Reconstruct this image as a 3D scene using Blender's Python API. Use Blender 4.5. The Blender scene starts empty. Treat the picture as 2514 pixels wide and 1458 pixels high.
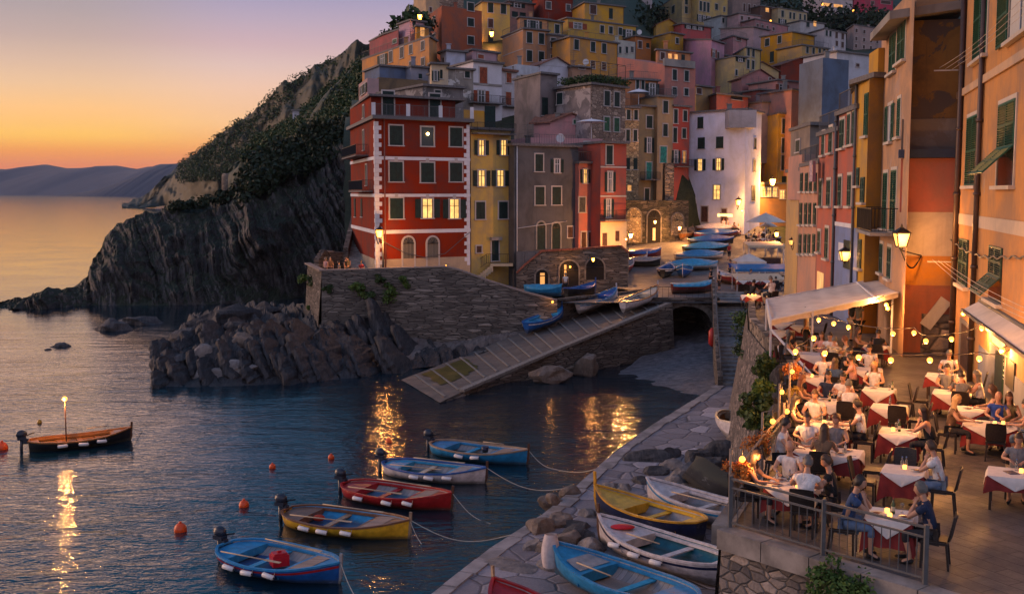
import bpy, bmesh, math, random
import numpy as np
from mathutils import Vector, Matrix, noise
R = math.radians
random.seed(7); np.random.seed(7)
sc = bpy.context.scene
COL = sc.collection
# ---------------- camera ----------------
F = 2700.0; CX = 1257.0; CY = 729.0; HOR = 474.0; CAMZ = 14.0
TH = math.atan((CY - HOR) / F)
cam = bpy.data.objects.new('camera', bpy.data.cameras.new('camera')); COL.objects.link(cam)
cam.location = (0, 0, CAMZ); cam.rotation_euler = (math.pi / 2 - TH, 0, 0)
cam.data.sensor_width = 36.0; cam.data.lens = 36.0 * F / 2514.0
cam.data.clip_start = 0.2; cam.data.clip_end = 60000
sc.camera = cam
# ---------------- world: dusk sky ----------------
def s2l(c):
    return tuple(((x / 255.0) / 12.92 if x / 255.0 <= 0.04045 else ((x / 255.0 + 0.055) / 1.055) ** 2.4) for x in c) + (1.0,)
W = bpy.data.worlds.new('World'); sc.world = W; W.use_nodes = True
nt = W.node_tree; nt.nodes.clear()
def N(t, ty, **k):
    n = t.nodes.new(ty)
    for a, b in k.items(): setattr(n, a, b)
    return n
out = N(nt, 'ShaderNodeOutputWorld'); bg = N(nt, 'ShaderNodeBackground')
tc = N(nt, 'ShaderNodeTexCoord'); sep = N(nt, 'ShaderNodeSeparateXYZ')
nt.links.new(tc.outputs['Generated'], sep.inputs[0])
def ramp(t, pts, src=None):
    r = N(t, 'ShaderNodeValToRGB'); e = r.color_ramp.elements
    while len(e) > 1: e.remove(e[-1])
    e[0].position = pts[0][0]; e[0].color = pts[0][1]
    for p, c in pts[1:]:
        q = e.new(p); q.color = c
    if src is not None: t.links.new(src, r.inputs[0])
    return r
def noise_n(t, scale, detail=4, rough=0.55, vec=None, dist=0.0):
    n = N(t, 'ShaderNodeTexNoise'); n.inputs['Scale'].default_value = scale; n.inputs['Detail'].default_value = detail
    n.inputs['Roughness'].default_value = rough; n.inputs['Distortion'].default_value = dist
    if vec is not None: t.links.new(vec, n.inputs['Vector'])
    return n
def mapping(t, src, scale=(1, 1, 1), rot=(0, 0, 0)):
    m = N(t, 'ShaderNodeMapping'); m.inputs['Scale'].default_value = scale; m.inputs['Rotation'].default_value = rot
    t.links.new(src, m.inputs['Vector']); return m.outputs[0]
FRONT = [(0, s2l((226, 98, 60))), (0.024, s2l((236, 134, 78))), (0.04, s2l((247, 166, 88))), (0.06, s2l((250, 196, 136))), (0.09, s2l((240, 196, 166))), (0.11, s2l((222, 190, 180))), (0.13, s2l((203, 170, 176))), (0.15, s2l((182, 162, 180))), (0.173, s2l((157, 149, 180))), (0.25, s2l((78, 118, 160))), (0.38, s2l((50, 132, 180))), (0.7, s2l((56, 118, 165))), (1, s2l((90, 116, 165)))]
SIDE = [(0, s2l((200, 120, 100))), (0.04, s2l((232, 162, 120))), (0.1, s2l((214, 176, 172))), (0.173, s2l((152, 146, 184))), (0.3, s2l((64, 108, 140))), (0.6, s2l((50, 108, 145))), (1, s2l((90, 116, 165)))]
GLOW = [(0, s2l((226, 98, 60))), (0.024, s2l((234, 134, 78))), (0.036, s2l((245, 157, 74))), (0.048, s2l((255, 194, 90))), (0.068, s2l((254, 194, 124))), (0.09, s2l((234, 190, 150))), (0.108, s2l((216, 181, 158))), (0.13, s2l((190, 164, 158))), (0.152, s2l((172, 155, 158))), (0.178, s2l((160, 148, 160))), (0.192, (2.8, 1.55, .92, 1)), (0.24, (2.1, 1.2, .85, 1)), (0.295, s2l((80, 124, 165))), (0.38, s2l((50, 132, 180))), (0.7, s2l((56, 118, 165))), (1, s2l((90, 116, 165)))]  # left sky; overbright warm band above the view is added to gild the water
BACK = [(0.0, (.24, .19, .19, 1)), (0.12, (.68, .60, .72, 1)), (0.35, (.64, .62, .84, 1)), (0.7, (.34, .38, .58, 1)), (1.0, s2l((90, 116, 165)))]
r1 = ramp(nt, FRONT, sep.outputs['Z']); r2 = ramp(nt, BACK, sep.outputs['Z']); r3 = ramp(nt, SIDE, sep.outputs['Z'])
def mrange(t, src, a, b, c=0.0, d=1.0, smooth=True):
    m = N(t, 'ShaderNodeMapRange', interpolation_type='SMOOTHSTEP' if smooth else 'LINEAR')
    m.inputs[1].default_value = a; m.inputs[2].default_value = b; m.inputs[3].default_value = c; m.inputs[4].default_value = d
    t.links.new(src, m.inputs[0]); return m.outputs[0]
def mixc(t, fac, a, b, mode='MIX'):
    m = N(t, 'ShaderNodeMix', data_type='RGBA', blend_type=mode)
    for v, i in ((fac, 0), (a, 6), (b, 7)):
        if hasattr(v, 'links'): t.links.new(v, m.inputs[i])
        else: m.inputs[i].default_value = v if i == 0 else (tuple(v) + (1,))[:4]
    return m.outputs[2]
mx = mixc(nt, mrange(nt, sep.outputs['X'], -0.42, 0.22), r1.outputs[0], r3.outputs[0])
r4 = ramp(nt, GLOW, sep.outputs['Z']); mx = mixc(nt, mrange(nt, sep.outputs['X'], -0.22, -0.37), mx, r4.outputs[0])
cn = noise_n(nt, 1.0, 6, .6, mapping(nt, tc.outputs['Generated'], (2.2, 2.2, 42)), .5)
mx = mixc(nt, mrange(nt, cn.outputs[0], .42, .72, 0, .05), mx, s2l((196, 132, 132))[:3])
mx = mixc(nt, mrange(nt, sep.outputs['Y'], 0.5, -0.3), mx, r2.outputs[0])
sky = N(nt, 'ShaderNodeTexSky', sky_type='NISHITA', sun_disc=False)
SUN_EL = R(4.0); SUN_AZ = R(-72)      # azimuth measured from +Y, negative = towards -X
sky.sun_elevation = R(2.0); sky.sun_rotation = SUN_AZ; sky.altitude = 10
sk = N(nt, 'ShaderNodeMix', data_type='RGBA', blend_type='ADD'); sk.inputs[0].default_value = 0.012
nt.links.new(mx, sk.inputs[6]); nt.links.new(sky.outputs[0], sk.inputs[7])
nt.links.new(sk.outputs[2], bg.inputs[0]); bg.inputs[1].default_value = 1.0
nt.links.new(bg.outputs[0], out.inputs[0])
# ---------------- sun: last warm glow from the sea side ----------------
sd = bpy.data.lights.new('sun', 'SUN'); sun = bpy.data.objects.new('sun', sd); COL.objects.link(sun)
sd.energy = 1.9; sd.angle = R(30); sd.color = (1.0, 0.58, 0.36)
dv = Vector((math.sin(SUN_AZ) * math.cos(SUN_EL * 3), math.cos(SUN_AZ) * math.cos(SUN_EL * 3), math.sin(SUN_EL * 3)))
sun.rotation_euler = (-dv).to_track_quat('-Z', 'Y').to_euler()
sc.view_settings.view_transform = 'Standard'; sc.view_settings.look = 'None'
sc.view_settings.exposure = 0.12; sc.view_settings.gamma = 1.0
sc.render.engine = 'CYCLES'
cy = sc.cycles; cy.use_denoising = True; cy.max_bounces = 6; cy.diffuse_bounces = 3; cy.glossy_bounces = 3
cy.transparent_max_bounces = 6; cy.transmission_bounces = 3; cy.sample_clamp_indirect = 4.0; cy.caustics_reflective = False; cy.caustics_refractive = False
cy.use_light_tree = True
# ---------------- projection helpers: a pixel of the photo (2514 px wide) to a place in the world ----------------
CT, ST = math.cos(TH), math.sin(TH)
def ray(u, v):
    a = (u - CX) / F; b = (CY - v) / F
    return Vector((a, CT + b * ST, -ST + b * CT))
def PZ(u, v, z):
    d = ray(u, v); t = (z - CAMZ) / d.z
    return Vector((d.x * t, d.y * t, z))
def PY(u, v, Y):
    d = ray(u, v); t = Y / d.y
    return Vector((d.x * t, Y, CAMZ + d.z * t))
def PF(u, v, p, q):
    """ray meets the vertical plane through plan points p,q"""
    d = ray(u, v); ex, ey = q[0] - p[0], q[1] - p[1]; nx, ny = ey, -ex
    t = (p[0] * nx + p[1] * ny) / (d.x * nx + d.y * ny)
    return Vector((d.x * t, d.y * t, CAMZ + d.z * t))
def UX(u, Y): return (u - CX) / F * Y * 1.0 / ray(u, HOR).y * 1.0 if False else PY(u, HOR, Y).x
def interp(x, xs, ys): return float(np.interp(x, xs, ys))
# ---------------- mesh builder ----------------
WL = {}
class MB:
    def __init__(s): s.v = []; s.f = []; s.m = []; s.sm = []
    def add(s, vs, fs, mi=0, smooth=False):
        o = len(s.v); s.v.extend([tuple(p) for p in vs])
        for f in fs: s.f.append(tuple(i + o for i in f)); s.m.append(mi); s.sm.append(smooth)
        return s
    def box(s, c, d, M=None, mi=0):
        x, y, z = d[0] / 2, d[1] / 2, d[2] / 2
        P = [Vector((sx * x, sy * y, sz * z)) for sz in (-1, 1) for sy in (-1, 1) for sx in (-1, 1)]
        if M is not None: P = [M @ p for p in P]
        c = Vector(c)
        return s.add([p + c for p in P], [(0, 2, 3, 1), (4, 5, 7, 6), (0, 1, 5, 4), (2, 6, 7, 3), (0, 4, 6, 2), (1, 3, 7, 5)], mi)
    def bar(s, a, b, w, h=None, up=(0, 0, 1), mi=0):
        """box from a to b with section w x h"""
        a = Vector(a); b = Vector(b); h = w if h is None else h
        d = (b - a)
        if d.length < 1e-6: return s
        d.normalize(); up = Vector(up)
        if abs(d.dot(up)) > 0.98: up = Vector((0, 1, 0))
        x = d.cross(up).normalized() * (w / 2); y = x.cross(d).normalized() * (h / 2)
        P = [a - x - y, a + x - y, a + x + y, a - x + y, b - x - y, b + x - y, b + x + y, b - x + y]
        return s.add(P, [(3, 2, 1, 0), (4, 5, 6, 7), (0, 1, 5, 4), (1, 2, 6, 5), (2, 3, 7, 6), (3, 0, 4, 7)], mi)
    def tube(s, pts, r, n=6, mi=0, cap=True, smooth=True):
        pts = [Vector(p) for p in pts]; rr = r if isinstance(r, (list, tuple)) else [r] * len(pts)
        rings = []; px = None
        for i, p in enumerate(pts):
            d = (pts[min(i + 1, len(pts) - 1)] - pts[max(i - 1, 0)]).normalized()
            if px is None:
                px = d.cross(Vector((0, 0, 1)) if abs(d.z) < 0.9 else Vector((1, 0, 0))).normalized()
            px = (px - d * px.dot(d)).normalized(); py = d.cross(px)
            rings.append([p + (px * math.cos(2 * math.pi * k / n) + py * math.sin(2 * math.pi * k / n)) * rr[i] for k in range(n)])
        V = [q for rg in rings for q in rg]; Fc = []
        for i in range(len(rings) - 1):
            for k in range(n):
                k2 = (k + 1) % n; Fc.append((i * n + k, i * n + k2, (i + 1) * n + k2, (i + 1) * n + k))
        s.add(V, Fc, mi, smooth)
        if cap:
            o = len(s.v) - len(V)
            s.f.append(tuple(o + k for k in range(n))[::-1]); s.m.append(mi); s.sm.append(False)
            s.f.append(tuple(o + (len(rings) - 1) * n + k for k in range(n))); s.m.append(mi); s.sm.append(False)
        return s
    def lathe(s, c, prof, n=12, mi=0, smooth=True):
        """prof list of (r,z)"""
        c = Vector(c)
        return s.tube([c + Vector((0, 0, z + i * 1e-5)) for i, (r, z) in enumerate(prof)], [max(r, 1e-3) for r, z in prof], n, mi, True, smooth)
    def prism(s, poly, z0, z1, mi=0, top=True, bot=False, mtop=None):
        """poly plan points; z1 number or list"""
        n = len(poly); za = z0 if isinstance(z0, (list, tuple)) else [z0] * n; zb = z1 if isinstance(z1, (list, tuple)) else [z1] * n
        V = [(p[0], p[1], za[i]) for i, p in enumerate(poly)] + [(p[0], p[1], zb[i]) for i, p in enumerate(poly)]
        area = sum(poly[i][0] * poly[(i + 1) % n][1] - poly[(i + 1) % n][0] * poly[i][1] for i in range(n))
        Fs = [(i, (i + 1) % n, n + (i + 1) % n, n + i) for i in range(n)]
        T = tuple(range(n, 2 * n)); B = tuple(range(n))[::-1]
        if area < 0: Fs = [f[::-1] for f in Fs]; T = T[::-1]; B = B[::-1]
        s.add(V, Fs, mi)
        o = len(s.v) - 2 * n
        if top: s.f.append(tuple(o + i for i in T)); s.m.append(mi if mtop is None else mtop); s.sm.append(False)
        if bot: s.f.append(tuple(o + i for i in B)); s.m.append(mi); s.sm.append(False)
        return s
    def sphere(s, c, r, n=10, m=7, mi=0, sc3=(1, 1, 1)):
        c = Vector(c); V = []; Fc = []
        for i in range(1, m):
            a = math.pi * i / m
            for k in range(n):
                b = 2 * math.pi * k / n
                V.append(c + Vector((r * sc3[0] * math.sin(a) * math.cos(b), r * sc3[1] * math.sin(a) * math.sin(b), r * sc3[2] * math.cos(a))))
        V.append(c + Vector((0, 0, r * sc3[2]))); V.append(c - Vector((0, 0, r * sc3[2])))
        for i in range(m - 2):
            for k in range(n):
                k2 = (k + 1) % n; Fc.append((i * n + k, (i + 1) * n + k, (i + 1) * n + k2, i * n + k2))
        t = len(V) - 2
        for k in range(n):
            Fc.append((t, k, (k + 1) % n)); Fc.append((t + 1, (m - 2) * n + (k + 1) % n, (m - 2) * n + k))
        return s.add(V, Fc, mi, True)
    def grid(s, P, mi=0, smooth=True, flip=False):
        """P array rows x cols x 3"""
        P = np.asarray(P, dtype=float); r, c = P.shape[:2]; o = len(s.v)
        s.v.extend(map(tuple, P.reshape(-1, 3)))
        for i in range(r - 1):
            for j in range(c - 1):
                q = (o + i * c + j, o + i * c + j + 1, o + (i + 1) * c + j + 1, o + (i + 1) * c + j)
                s.f.append(q[::-1] if flip else q); s.m.append(mi); s.sm.append(smooth)
        return s
    def quads(s, Q, mi=0):
        """Q array n x 4 x 3, fast"""
        o = len(s.v); n = len(Q)
        s.v.extend(map(tuple, np.asarray(Q).reshape(-1, 3)))
        s.f.extend([(o + 4 * i, o + 4 * i + 1, o + 4 * i + 2, o + 4 * i + 3) for i in range(n)]); s.m.extend([mi] * n); s.sm.extend([False] * n)
        return s
    def build(s, name, mat, parent=None, origin=None):
        mats = mat if isinstance(mat, (list, tuple)) else [mat]
        V = np.array(s.v, dtype=float).reshape(-1, 3)
        if parent is not None: og = np.array(WL.get(parent.name, (0, 0, 0)), dtype=float)
        elif origin is not None: og = np.array(origin, dtype=float)
        else:
            lo, hi = V.min(0), V.max(0); og = np.array([(lo[0] + hi[0]) / 2, (lo[1] + hi[1]) / 2, lo[2]])
        me = bpy.data.meshes.new(name)
        me.from_pydata((V - og).tolist(), [], s.f)
        for m in mats: me.materials.append(m)
        if any(s.m): me.polygons.foreach_set('material_index', s.m)
        me.polygons.foreach_set('use_smooth', s.sm)
        me.update()
        o = bpy.data.objects.new(name, me); COL.objects.link(o)
        if parent is not None: o.parent = parent; WL[o.name] = tuple(og)
        else: o.location = og; WL[o.name] = tuple(og)
        return o
def tag(o, label=None, cat=None, group=None, kind=None):
    for k, v in (('label', label), ('category', cat), ('group', group), ('kind', kind)):
        if v: o[k] = v
    return o
def empty(name, loc, label, cat, group=None, rz=0.0):
    o = bpy.data.objects.new(name, None); COL.objects.link(o); o.location = loc; o.rotation_euler = (0, 0, rz)
    o.empty_display_size = 0.3
    WL[o.name] = tuple(loc); return tag(o, label, cat, group)
def proto(name):
    """a root at the origin for things built once and copied"""
    o = bpy.data.objects.new(name, None); COL.objects.link(o); o.empty_display_size = 0.3; WL[o.name] = (0, 0, 0); return o
def kids(o): return KID.get(o.name, [])
KID = {}
def reg(root):
    """index children once so copies are quick"""
    for o in list(COL.objects):
        if o.parent is not None: KID.setdefault(o.parent.name, [])
    st = [root]
    while st:
        p = st.pop(); KID[p.name] = [c for c in p.children]; st += KID[p.name]
    return root
def copy_tree(o, parent=None):
    c = o.copy(); COL.objects.link(c)
    if parent is not None: c.parent = parent
    for ch in KID.get(o.name, []): copy_tree(ch, c)
    return c
USED = set()
def place(root, loc, rz=0.0, label=None, cat=None, group=None, rx=0.0, ry=0.0, scale=None):
    """first use moves the prototype itself, later uses copy it"""
    if root.name in USED: r = copy_tree(root)
    else: USED.add(root.name); r = root
    r.location = loc; r.rotation_euler = (rx, ry, rz)
    if scale: r.scale = (scale,) * 3 if not isinstance(scale, (tuple, list)) else scale
    for k in ('label', 'category', 'group'):
        if k in r: del r[k]
    return tag(r, label, cat, group)
# ---------------- materials ----------------
MC = {}
def newmat(name):
    m = bpy.data.materials.new(name); m.use_nodes = True
    return m, m.node_tree, m.node_tree.nodes['Principled BSDF']
def bump(t, bs, h, strength=0.3, dist=0.05):
    b = N(t, 'ShaderNodeBump'); b.inputs['Strength'].default_value = strength; b.inputs['Distance'].default_value = dist
    t.links.new(h, b.inputs['Height']); t.links.new(b.outputs[0], bs.inputs['Normal'])
def mul(c, k): return tuple(x * k for x in c[:3])
def flat(name, c, rough=0.6, metal=0.0, var=0.12, scale=6.0, spec=0.4):
    """plain material with slight variation of tone"""
    key = ('flat', name)
    if key in MC: return MC[key]
    m, t, b = newmat(name); tcn = N(t, 'ShaderNodeTexCoord'); nz = noise_n(t, scale, 5, 0.6, tcn.outputs['Object'])
    c = tuple(c[:3]); f = mrange(t, nz.outputs[0], 0.3, 0.7)
    t.links.new(mixc(t, f, mul(c, 1 - var), mul(c, 1 + var)), b.inputs['Base Color'])
    b.inputs['Roughness'].default_value = rough; b.inputs['Metallic'].default_value = metal; b.inputs['Specular IOR Level'].default_value = spec
    MC[key] = m; return m
def emis(name, c, s):
    key = ('em', name)
    if key in MC: return MC[key]
    m, t, b = newmat(name); b.inputs['Base Color'].default_value = tuple(c[:3]) + (1,)
    b.inputs['Emission Color'].default_value = tuple(c[:3]) + (1,); b.inputs['Emission Strength'].default_value = s
    MC[key] = m; return m
def plaster(c, stain=0.35, patch=None, rough=0.9):
    """old render wall: broad blotches, rain streaks, fine grain"""
    key = ('pl', tuple(round(x, 3) for x in c), stain, patch)
    if key in MC: return MC[key]
    m, t, b = newmat('plaster'); tcn = N(t, 'ShaderNodeTexCoord'); ob = tcn.outputs['Object']
    n1 = noise_n(t, 0.35, 6, 0.65, ob, 0.4); n2 = noise_n(t, 1.0, 5, 0.7, mapping(t, ob, (2.2, 2.2, 0.14))); n3 = noise_n(t, 9, 3, 0.6, ob)
    mc = sum(c[:3]) / 3; c = tuple(max(.004, mc + (x - mc) * 1.16) * .94 for x in c[:3]); g = tuple(0.6 * x + 0.4 * sum(c) / 3 for x in c)
    a = mixc(t, mrange(t, n1.outputs[0], 0.35, 0.68), mul(c, 1.08), mul(g, 1 - stain * 0.6))
    a = mixc(t, mrange(t, n2.outputs[0], 0.52, 0.78, 0, stain), a, mul(g, 0.5))
    a = mixc(t, mrange(t, n3.outputs[0], 0.3, 0.7, 0, 0.15), a, mul(c, 0.7))
    if patch:
        n4 = noise_n(t, 0.5, 8, 0.62, mapping(t, ob, (1, 1, 1), (0.3, 0.2, 0)), 0.6)
        a = mixc(t, mrange(t, n4.outputs[0], patch[0], patch[0] + 0.02, 0, 1, False), a, patch[1])
    t.links.new(a, b.inputs['Base Color']); b.inputs['Roughness'].default_value = rough; b.inputs['Specular IOR Level'].default_value = 0.15
    bump(t, b, n3.outputs[0], 0.25, 0.03)
    MC[key] = m; return m
def masonry(name, c1, c2, mortar, sx=1.6, sz=5.0, bstr=0.8, gap=0.05, rnd=1.0):
    """rubble or slate courses, works on a wall of any direction"""
    key = ('ma', name)
    if key in MC: return MC[key]
    m, t, b = newmat(name); tcn = N(t, 'ShaderNodeTexCoord'); ob = tcn.outputs['Object']
    wz = noise_n(t, 1.3, 3, 0.5, ob); add = N(t, 'ShaderNodeMix', data_type='RGBA', blend_type='LINEAR_LIGHT'); add.inputs[0].default_value = 0.06
    t.links.new(ob, add.inputs[6]); t.links.new(wz.outputs[1], add.inputs[7]); mp = mapping(t, add.outputs[2], (sx, sx, sz))
    v1 = N(t, 'ShaderNodeTexVoronoi', feature='F1'); v1.inputs['Scale'].default_value = 1; v1.inputs['Randomness'].default_value = rnd; t.links.new(mp, v1.inputs['Vector'])
    v2 = N(t, 'ShaderNodeTexVoronoi', feature='DISTANCE_TO_EDGE'); v2.inputs['Scale'].default_value = 1; v2.inputs['Randomness'].default_value = rnd; t.links.new(mp, v2.inputs['Vector'])
    sp = N(t, 'ShaderNodeSeparateColor'); t.links.new(v1.outputs['Color'], sp.inputs[0])
    n1 = noise_n(t, 0.4, 6, 0.7, ob); n3 = noise_n(t, 14, 4, 0.7, ob)
    a = mixc(t, sp.outputs[0], c1, c2)
    a = mixc(t, mrange(t, sp.outputs[1], 0.8, 1.0), a, mul(c2, 1.5))
    a = mixc(t, mrange(t, n3.outputs[0], 0.3, 0.75, 0, 0.4), a, mul(c1, 0.4))
    a = mixc(t, mrange(t, v2.outputs[0], gap, gap * 0.2), a, mortar)
    a = mixc(t, mrange(t, n1.outputs[0], 0.45, 0.75, 0, 0.55), a, mul(c1, 0.55))
    t.links.new(a, b.inputs['Base Color']); b.inputs['Roughness'].default_value = 0.92; b.inputs['Specular IOR Level'].default_value = 0.2
    h = mixc(t, 0.35, mrange(t, v2.outputs[0], 0.0, gap * 2.5), n3.outputs[0])
    bump(t, b, h, bstr, 0.08)
    MC[key] = m; return m
def rockmat(name, dark, light, dipx=0.5, scale=1.0, streak=14.0, moss=None, rough=0.75):
    """slaty rock: layers seen edge-on, tilted"""
    key = ('rk', name)
    if key in MC: return MC[key]
    m, t, b = newmat(name); tcn = N(t, 'ShaderNodeTexCoord'); ob = tcn.outputs['Object']
    mp = mapping(t, ob, (scale * streak * 0.12, scale * 0.5, scale * 0.12), (0, dipx, 0))
    n1 = noise_n(t, 1.5, 9, 0.7, mp, 0.3); n2 = noise_n(t, 0.25 * scale, 7, 0.7, ob); n3 = noise_n(t, 4 * scale, 8, 0.7, ob)
    a = mixc(t, mrange(t, n1.outputs[0], 0.38, 0.68), dark, light)
    a = mixc(t, mrange(t, n2.outputs[0], 0.4, 0.7, 0, 0.6), a, mul(dark, 0.7))
    a = mixc(t, mrange(t, n3.outputs[0], 0.35, 0.7, 0, 0.5), a, mul(light, 0.9))
    if moss:
        geo = N(t, 'ShaderNodeNewGeometry'); sx = N(t, 'ShaderNodeSeparateXYZ'); t.links.new(geo.outputs['Normal'], sx.inputs[0])
        n5 = noise_n(t, 0.5 * scale, 8, 0.75, ob)
        ad = N(t, 'ShaderNodeMath', operation='ADD'); t.links.new(mrange(t, sx.outputs[2], 0.1, 0.8, -0.15, 0.22), ad.inputs[0]); t.links.new(n5.outputs[0], ad.inputs[1])
        a = mixc(t, mrange(t, ad.outputs[0], 0.53, 0.64), a, moss)
    t.links.new(a, b.inputs['Base Color']); b.inputs['Roughness'].default_value = rough; b.inputs['Specular IOR Level'].default_value = 0.35
    h = mixc(t, 0.4, n1.outputs[0], n3.outputs[0]); bump(t, b, h, 0.9, 0.25 / scale)
    MC[key] = m; return m
def planks(name, c, axis=0, w=0.12, rough=0.6, var=0.25):
    """boards side by side across the given local axis"""
    key = ('pk', name)
    if key in MC: return MC[key]
    m, t, b = newmat(name); tcn = N(t, 'ShaderNodeTexCoord'); sx = N(t, 'ShaderNodeSeparateXYZ'); t.links.new(tcn.outputs['Object'], sx.inputs[0])
    d = N(t, 'ShaderNodeMath', operation='DIVIDE'); t.links.new(sx.outputs[axis], d.inputs[0]); d.inputs[1].default_value = w
    fr = N(t, 'ShaderNodeMath', operation='FRACT'); t.links.new(d.outputs[0], fr.inputs[0]); fl = N(t, 'ShaderNodeMath', operation='FLOOR'); t.links.new(d.outputs[0], fl.inputs[0])
    wn = N(t, 'ShaderNodeTexWhiteNoise', noise_dimensions='1D'); t.links.new(fl.outputs[0], wn.inputs['W'])
    nz = noise_n(t, 5, 6, 0.7, mapping(t, tcn.outputs['Object'], (1, 1, 6) if axis == 2 else ((8, 1, 1) if axis == 0 else (1, 8, 1))))
    a = mixc(t, wn.outputs[0], mul(c, 1 - var), mul(c, 1 + var)); a = mixc(t, mrange(t, nz.outputs[0], 0.35, 0.7, 0, 0.5), a, mul(c, 0.55))
    a = mixc(t, mrange(t, fr.outputs[0], 0.08, 0.02), a, mul(c, 0.15))
    t.links.new(a, b.inputs['Base Color']); b.inputs['Roughness'].default_value = rough
    bump(t, b, mrange(t, fr.outputs[0], 0.0, 0.1), 0.5, 0.02)
    MC[key] = m; return m
def paving(name, c1, c2, bw=0.9, bh=0.45, rot=0.0, gap=0.012, rough=0.7, off=0.5):
    key = ('pv', name)
    if key in MC: return MC[key]
    m, t, b = newmat(name); tcn = N(t, 'ShaderNodeTexCoord'); ob = tcn.outputs['Object']
    wz = noise_n(t, 0.7, 4, 0.6, ob); add = N(t, 'ShaderNodeMix', data_type='RGBA', blend_type='LINEAR_LIGHT'); add.inputs[0].default_value = 0.05
    t.links.new(ob, add.inputs[6]); t.links.new(wz.outputs[1], add.inputs[7])
    br = N(t, 'ShaderNodeTexBrick'); br.offset = off; t.links.new(mapping(t, add.outputs[2], (1, 1, 1), (0, 0, rot)), br.inputs['Vector'])
    br.inputs['Scale'].default_value = 1; br.inputs['Brick Width'].default_value = bw; br.inputs['Row Height'].default_value = bh
    br.inputs['Mortar Size'].default_value = gap; br.inputs['Mortar Smooth'].default_value = 0.3
    br.inputs['Color1'].default_value = tuple(c1) + (1,); br.inputs['Color2'].default_value = tuple(c2) + (1,); br.inputs['Mortar'].default_value = tuple(mul(c1, 0.25)) + (1,)
    n1 = noise_n(t, 0.6, 7, 0.7, ob); n3 = noise_n(t, 20, 4, 0.7, ob)
    a = mixc(t, mrange(t, n1.outputs[0], 0.35, 0.7, 0, 0.6), br.outputs[0], mul(c1, 0.5)); a = mixc(t, mrange(t, n3.outputs[0], 0.3, 0.7, 0, 0.3), a, mul(c1, 0.6))
    t.links.new(a, b.inputs['Base Color']); t.links.new(mrange(t, n1.outputs[0], 0.3, 0.7, rough - 0.15, rough + 0.15), b.inputs['Roughness'])
    h = mixc(t, 0.3, mrange(t, br.outputs[1], 1.0, 0.0), n3.outputs[0]); bump(t, b, h, 0.5, 0.03)
    MC[key] = m; return m
def leafmat(name, c1, c2, rough=0.6):
    key = ('lf', name)
    if key in MC: return MC[key]
    m, t, b = newmat(name); tcn = N(t, 'ShaderNodeTexCoord'); n1 = noise_n(t, 0.8, 5, 0.7, tcn.outputs['Object']); n2 = noise_n(t, 7, 3, 0.6, tcn.outputs['Object'])
    f = mixc(t, 0.5, n1.outputs[0], n2.outputs[0]); t.links.new(mixc(t, mrange(t, f, 0.4, 0.62), c1, c2), b.inputs['Base Color'])
    b.inputs['Roughness'].default_value = rough; b.inputs['Specular IOR Level'].default_value = 0.2
    MC[key] = m; return m
def glassmat(name, c=(0.02, 0.03, 0.035), rough=0.08):
    key = ('gl', name)
    if key in MC: return MC[key]
    m, t, b = newmat(name); b.inputs['Base Color'].default_value = tuple(c) + (1,); b.inputs['Roughness'].default_value = rough; b.inputs['Specular IOR Level'].default_value = 0.6
    MC[key] = m; return m
def clear(name, tint=(0.9, 0.95, 0.95), rough=0.03):
    key = ('cl', name)
    if key in MC: return MC[key]
    m, t, b = newmat(name); b.inputs['Base Color'].default_value = tuple(tint) + (1,); b.inputs['Roughness'].default_value = rough
    b.inputs['Transmission Weight'].default_value = 0.9; b.inputs['IOR'].default_value = 1.3
    MC[key] = m; return m
def fbm(x, y, z=0.0, o=5, h=0.8): return noise.fractal(Vector((x, y, z)), h, 2.0, o)
def leafquads(centers, radii, n, size, flatz=1.0, seed=0, shell=0.55):
    """leaf-sized faces through the volume of each clump"""
    rs = np.random.RandomState(seed); C = np.repeat(np.asarray(centers, float), n, 0); Rr = np.repeat(np.asarray(radii, float), n)
    k = len(C); d = rs.normal(size=(k, 3)); d /= np.linalg.norm(d, axis=1)[:, None]
    r = Rr * (shell + (1 - shell) * rs.rand(k) ** 0.6) * (0.85 + 0.3 * rs.rand(k)); P = C + d * r[:, None] * np.array([1, 1, flatz])
    nn = d + rs.normal(size=(k, 3)) * 0.7; nn /= np.linalg.norm(nn, axis=1)[:, None]
    a = np.cross(nn, rs.normal(size=(k, 3))); a /= np.linalg.norm(a, axis=1)[:, None]; b = np.cross(nn, a)
    s = size * (0.6 + 0.8 * rs.rand(k))[:, None]; a = a * s; b = b * s * 0.6
    return np.stack([P - a, P - b, P + a, P + b], 1)
# ================= setting: sea, land, walls =================
TZ = 7.2      # restaurant terrace level above the sea
VL = [760, 700, 600, 560, 500, 400, 300, 250, 200, 150, 100, 50, 0, -50, -120]; YL = [104, 106, 118, 122, 126, 132, 140, 150, 165, 185, 198, 215, 235, 260, 300]
YRR = [104, 112, 140, 150, 153, 158, 170, 185, 205, 235, 320, 390, 450, 520, 600]
def HY(u, v):
    a = np.interp(-v, [-x for x in VL], YL); b = np.interp(-v, [-x for x in VL], YRR)
    t = min(1, max(0, (u - 1480) / 260.0)); return float(a * (1 - t) + b * t)
M_slate = masonry('slate wall', (0.10, 0.085, 0.075), (0.22, 0.185, 0.155), (0.035, 0.03, 0.028), 0.9, 5.5, 0.9, 0.06)
M_rubble = masonry('rubble wall', (0.13, 0.11, 0.095), (0.32, 0.25, 0.19), (0.06, 0.05, 0.045), 1.1, 2.2, 1.0, 0.09)
M_bigrub = masonry('large stones', (0.09, 0.08, 0.08), (0.27, 0.22, 0.19), (0.075, 0.065, 0.058), 2.8, 5.4, .7, 0.05)
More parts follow.
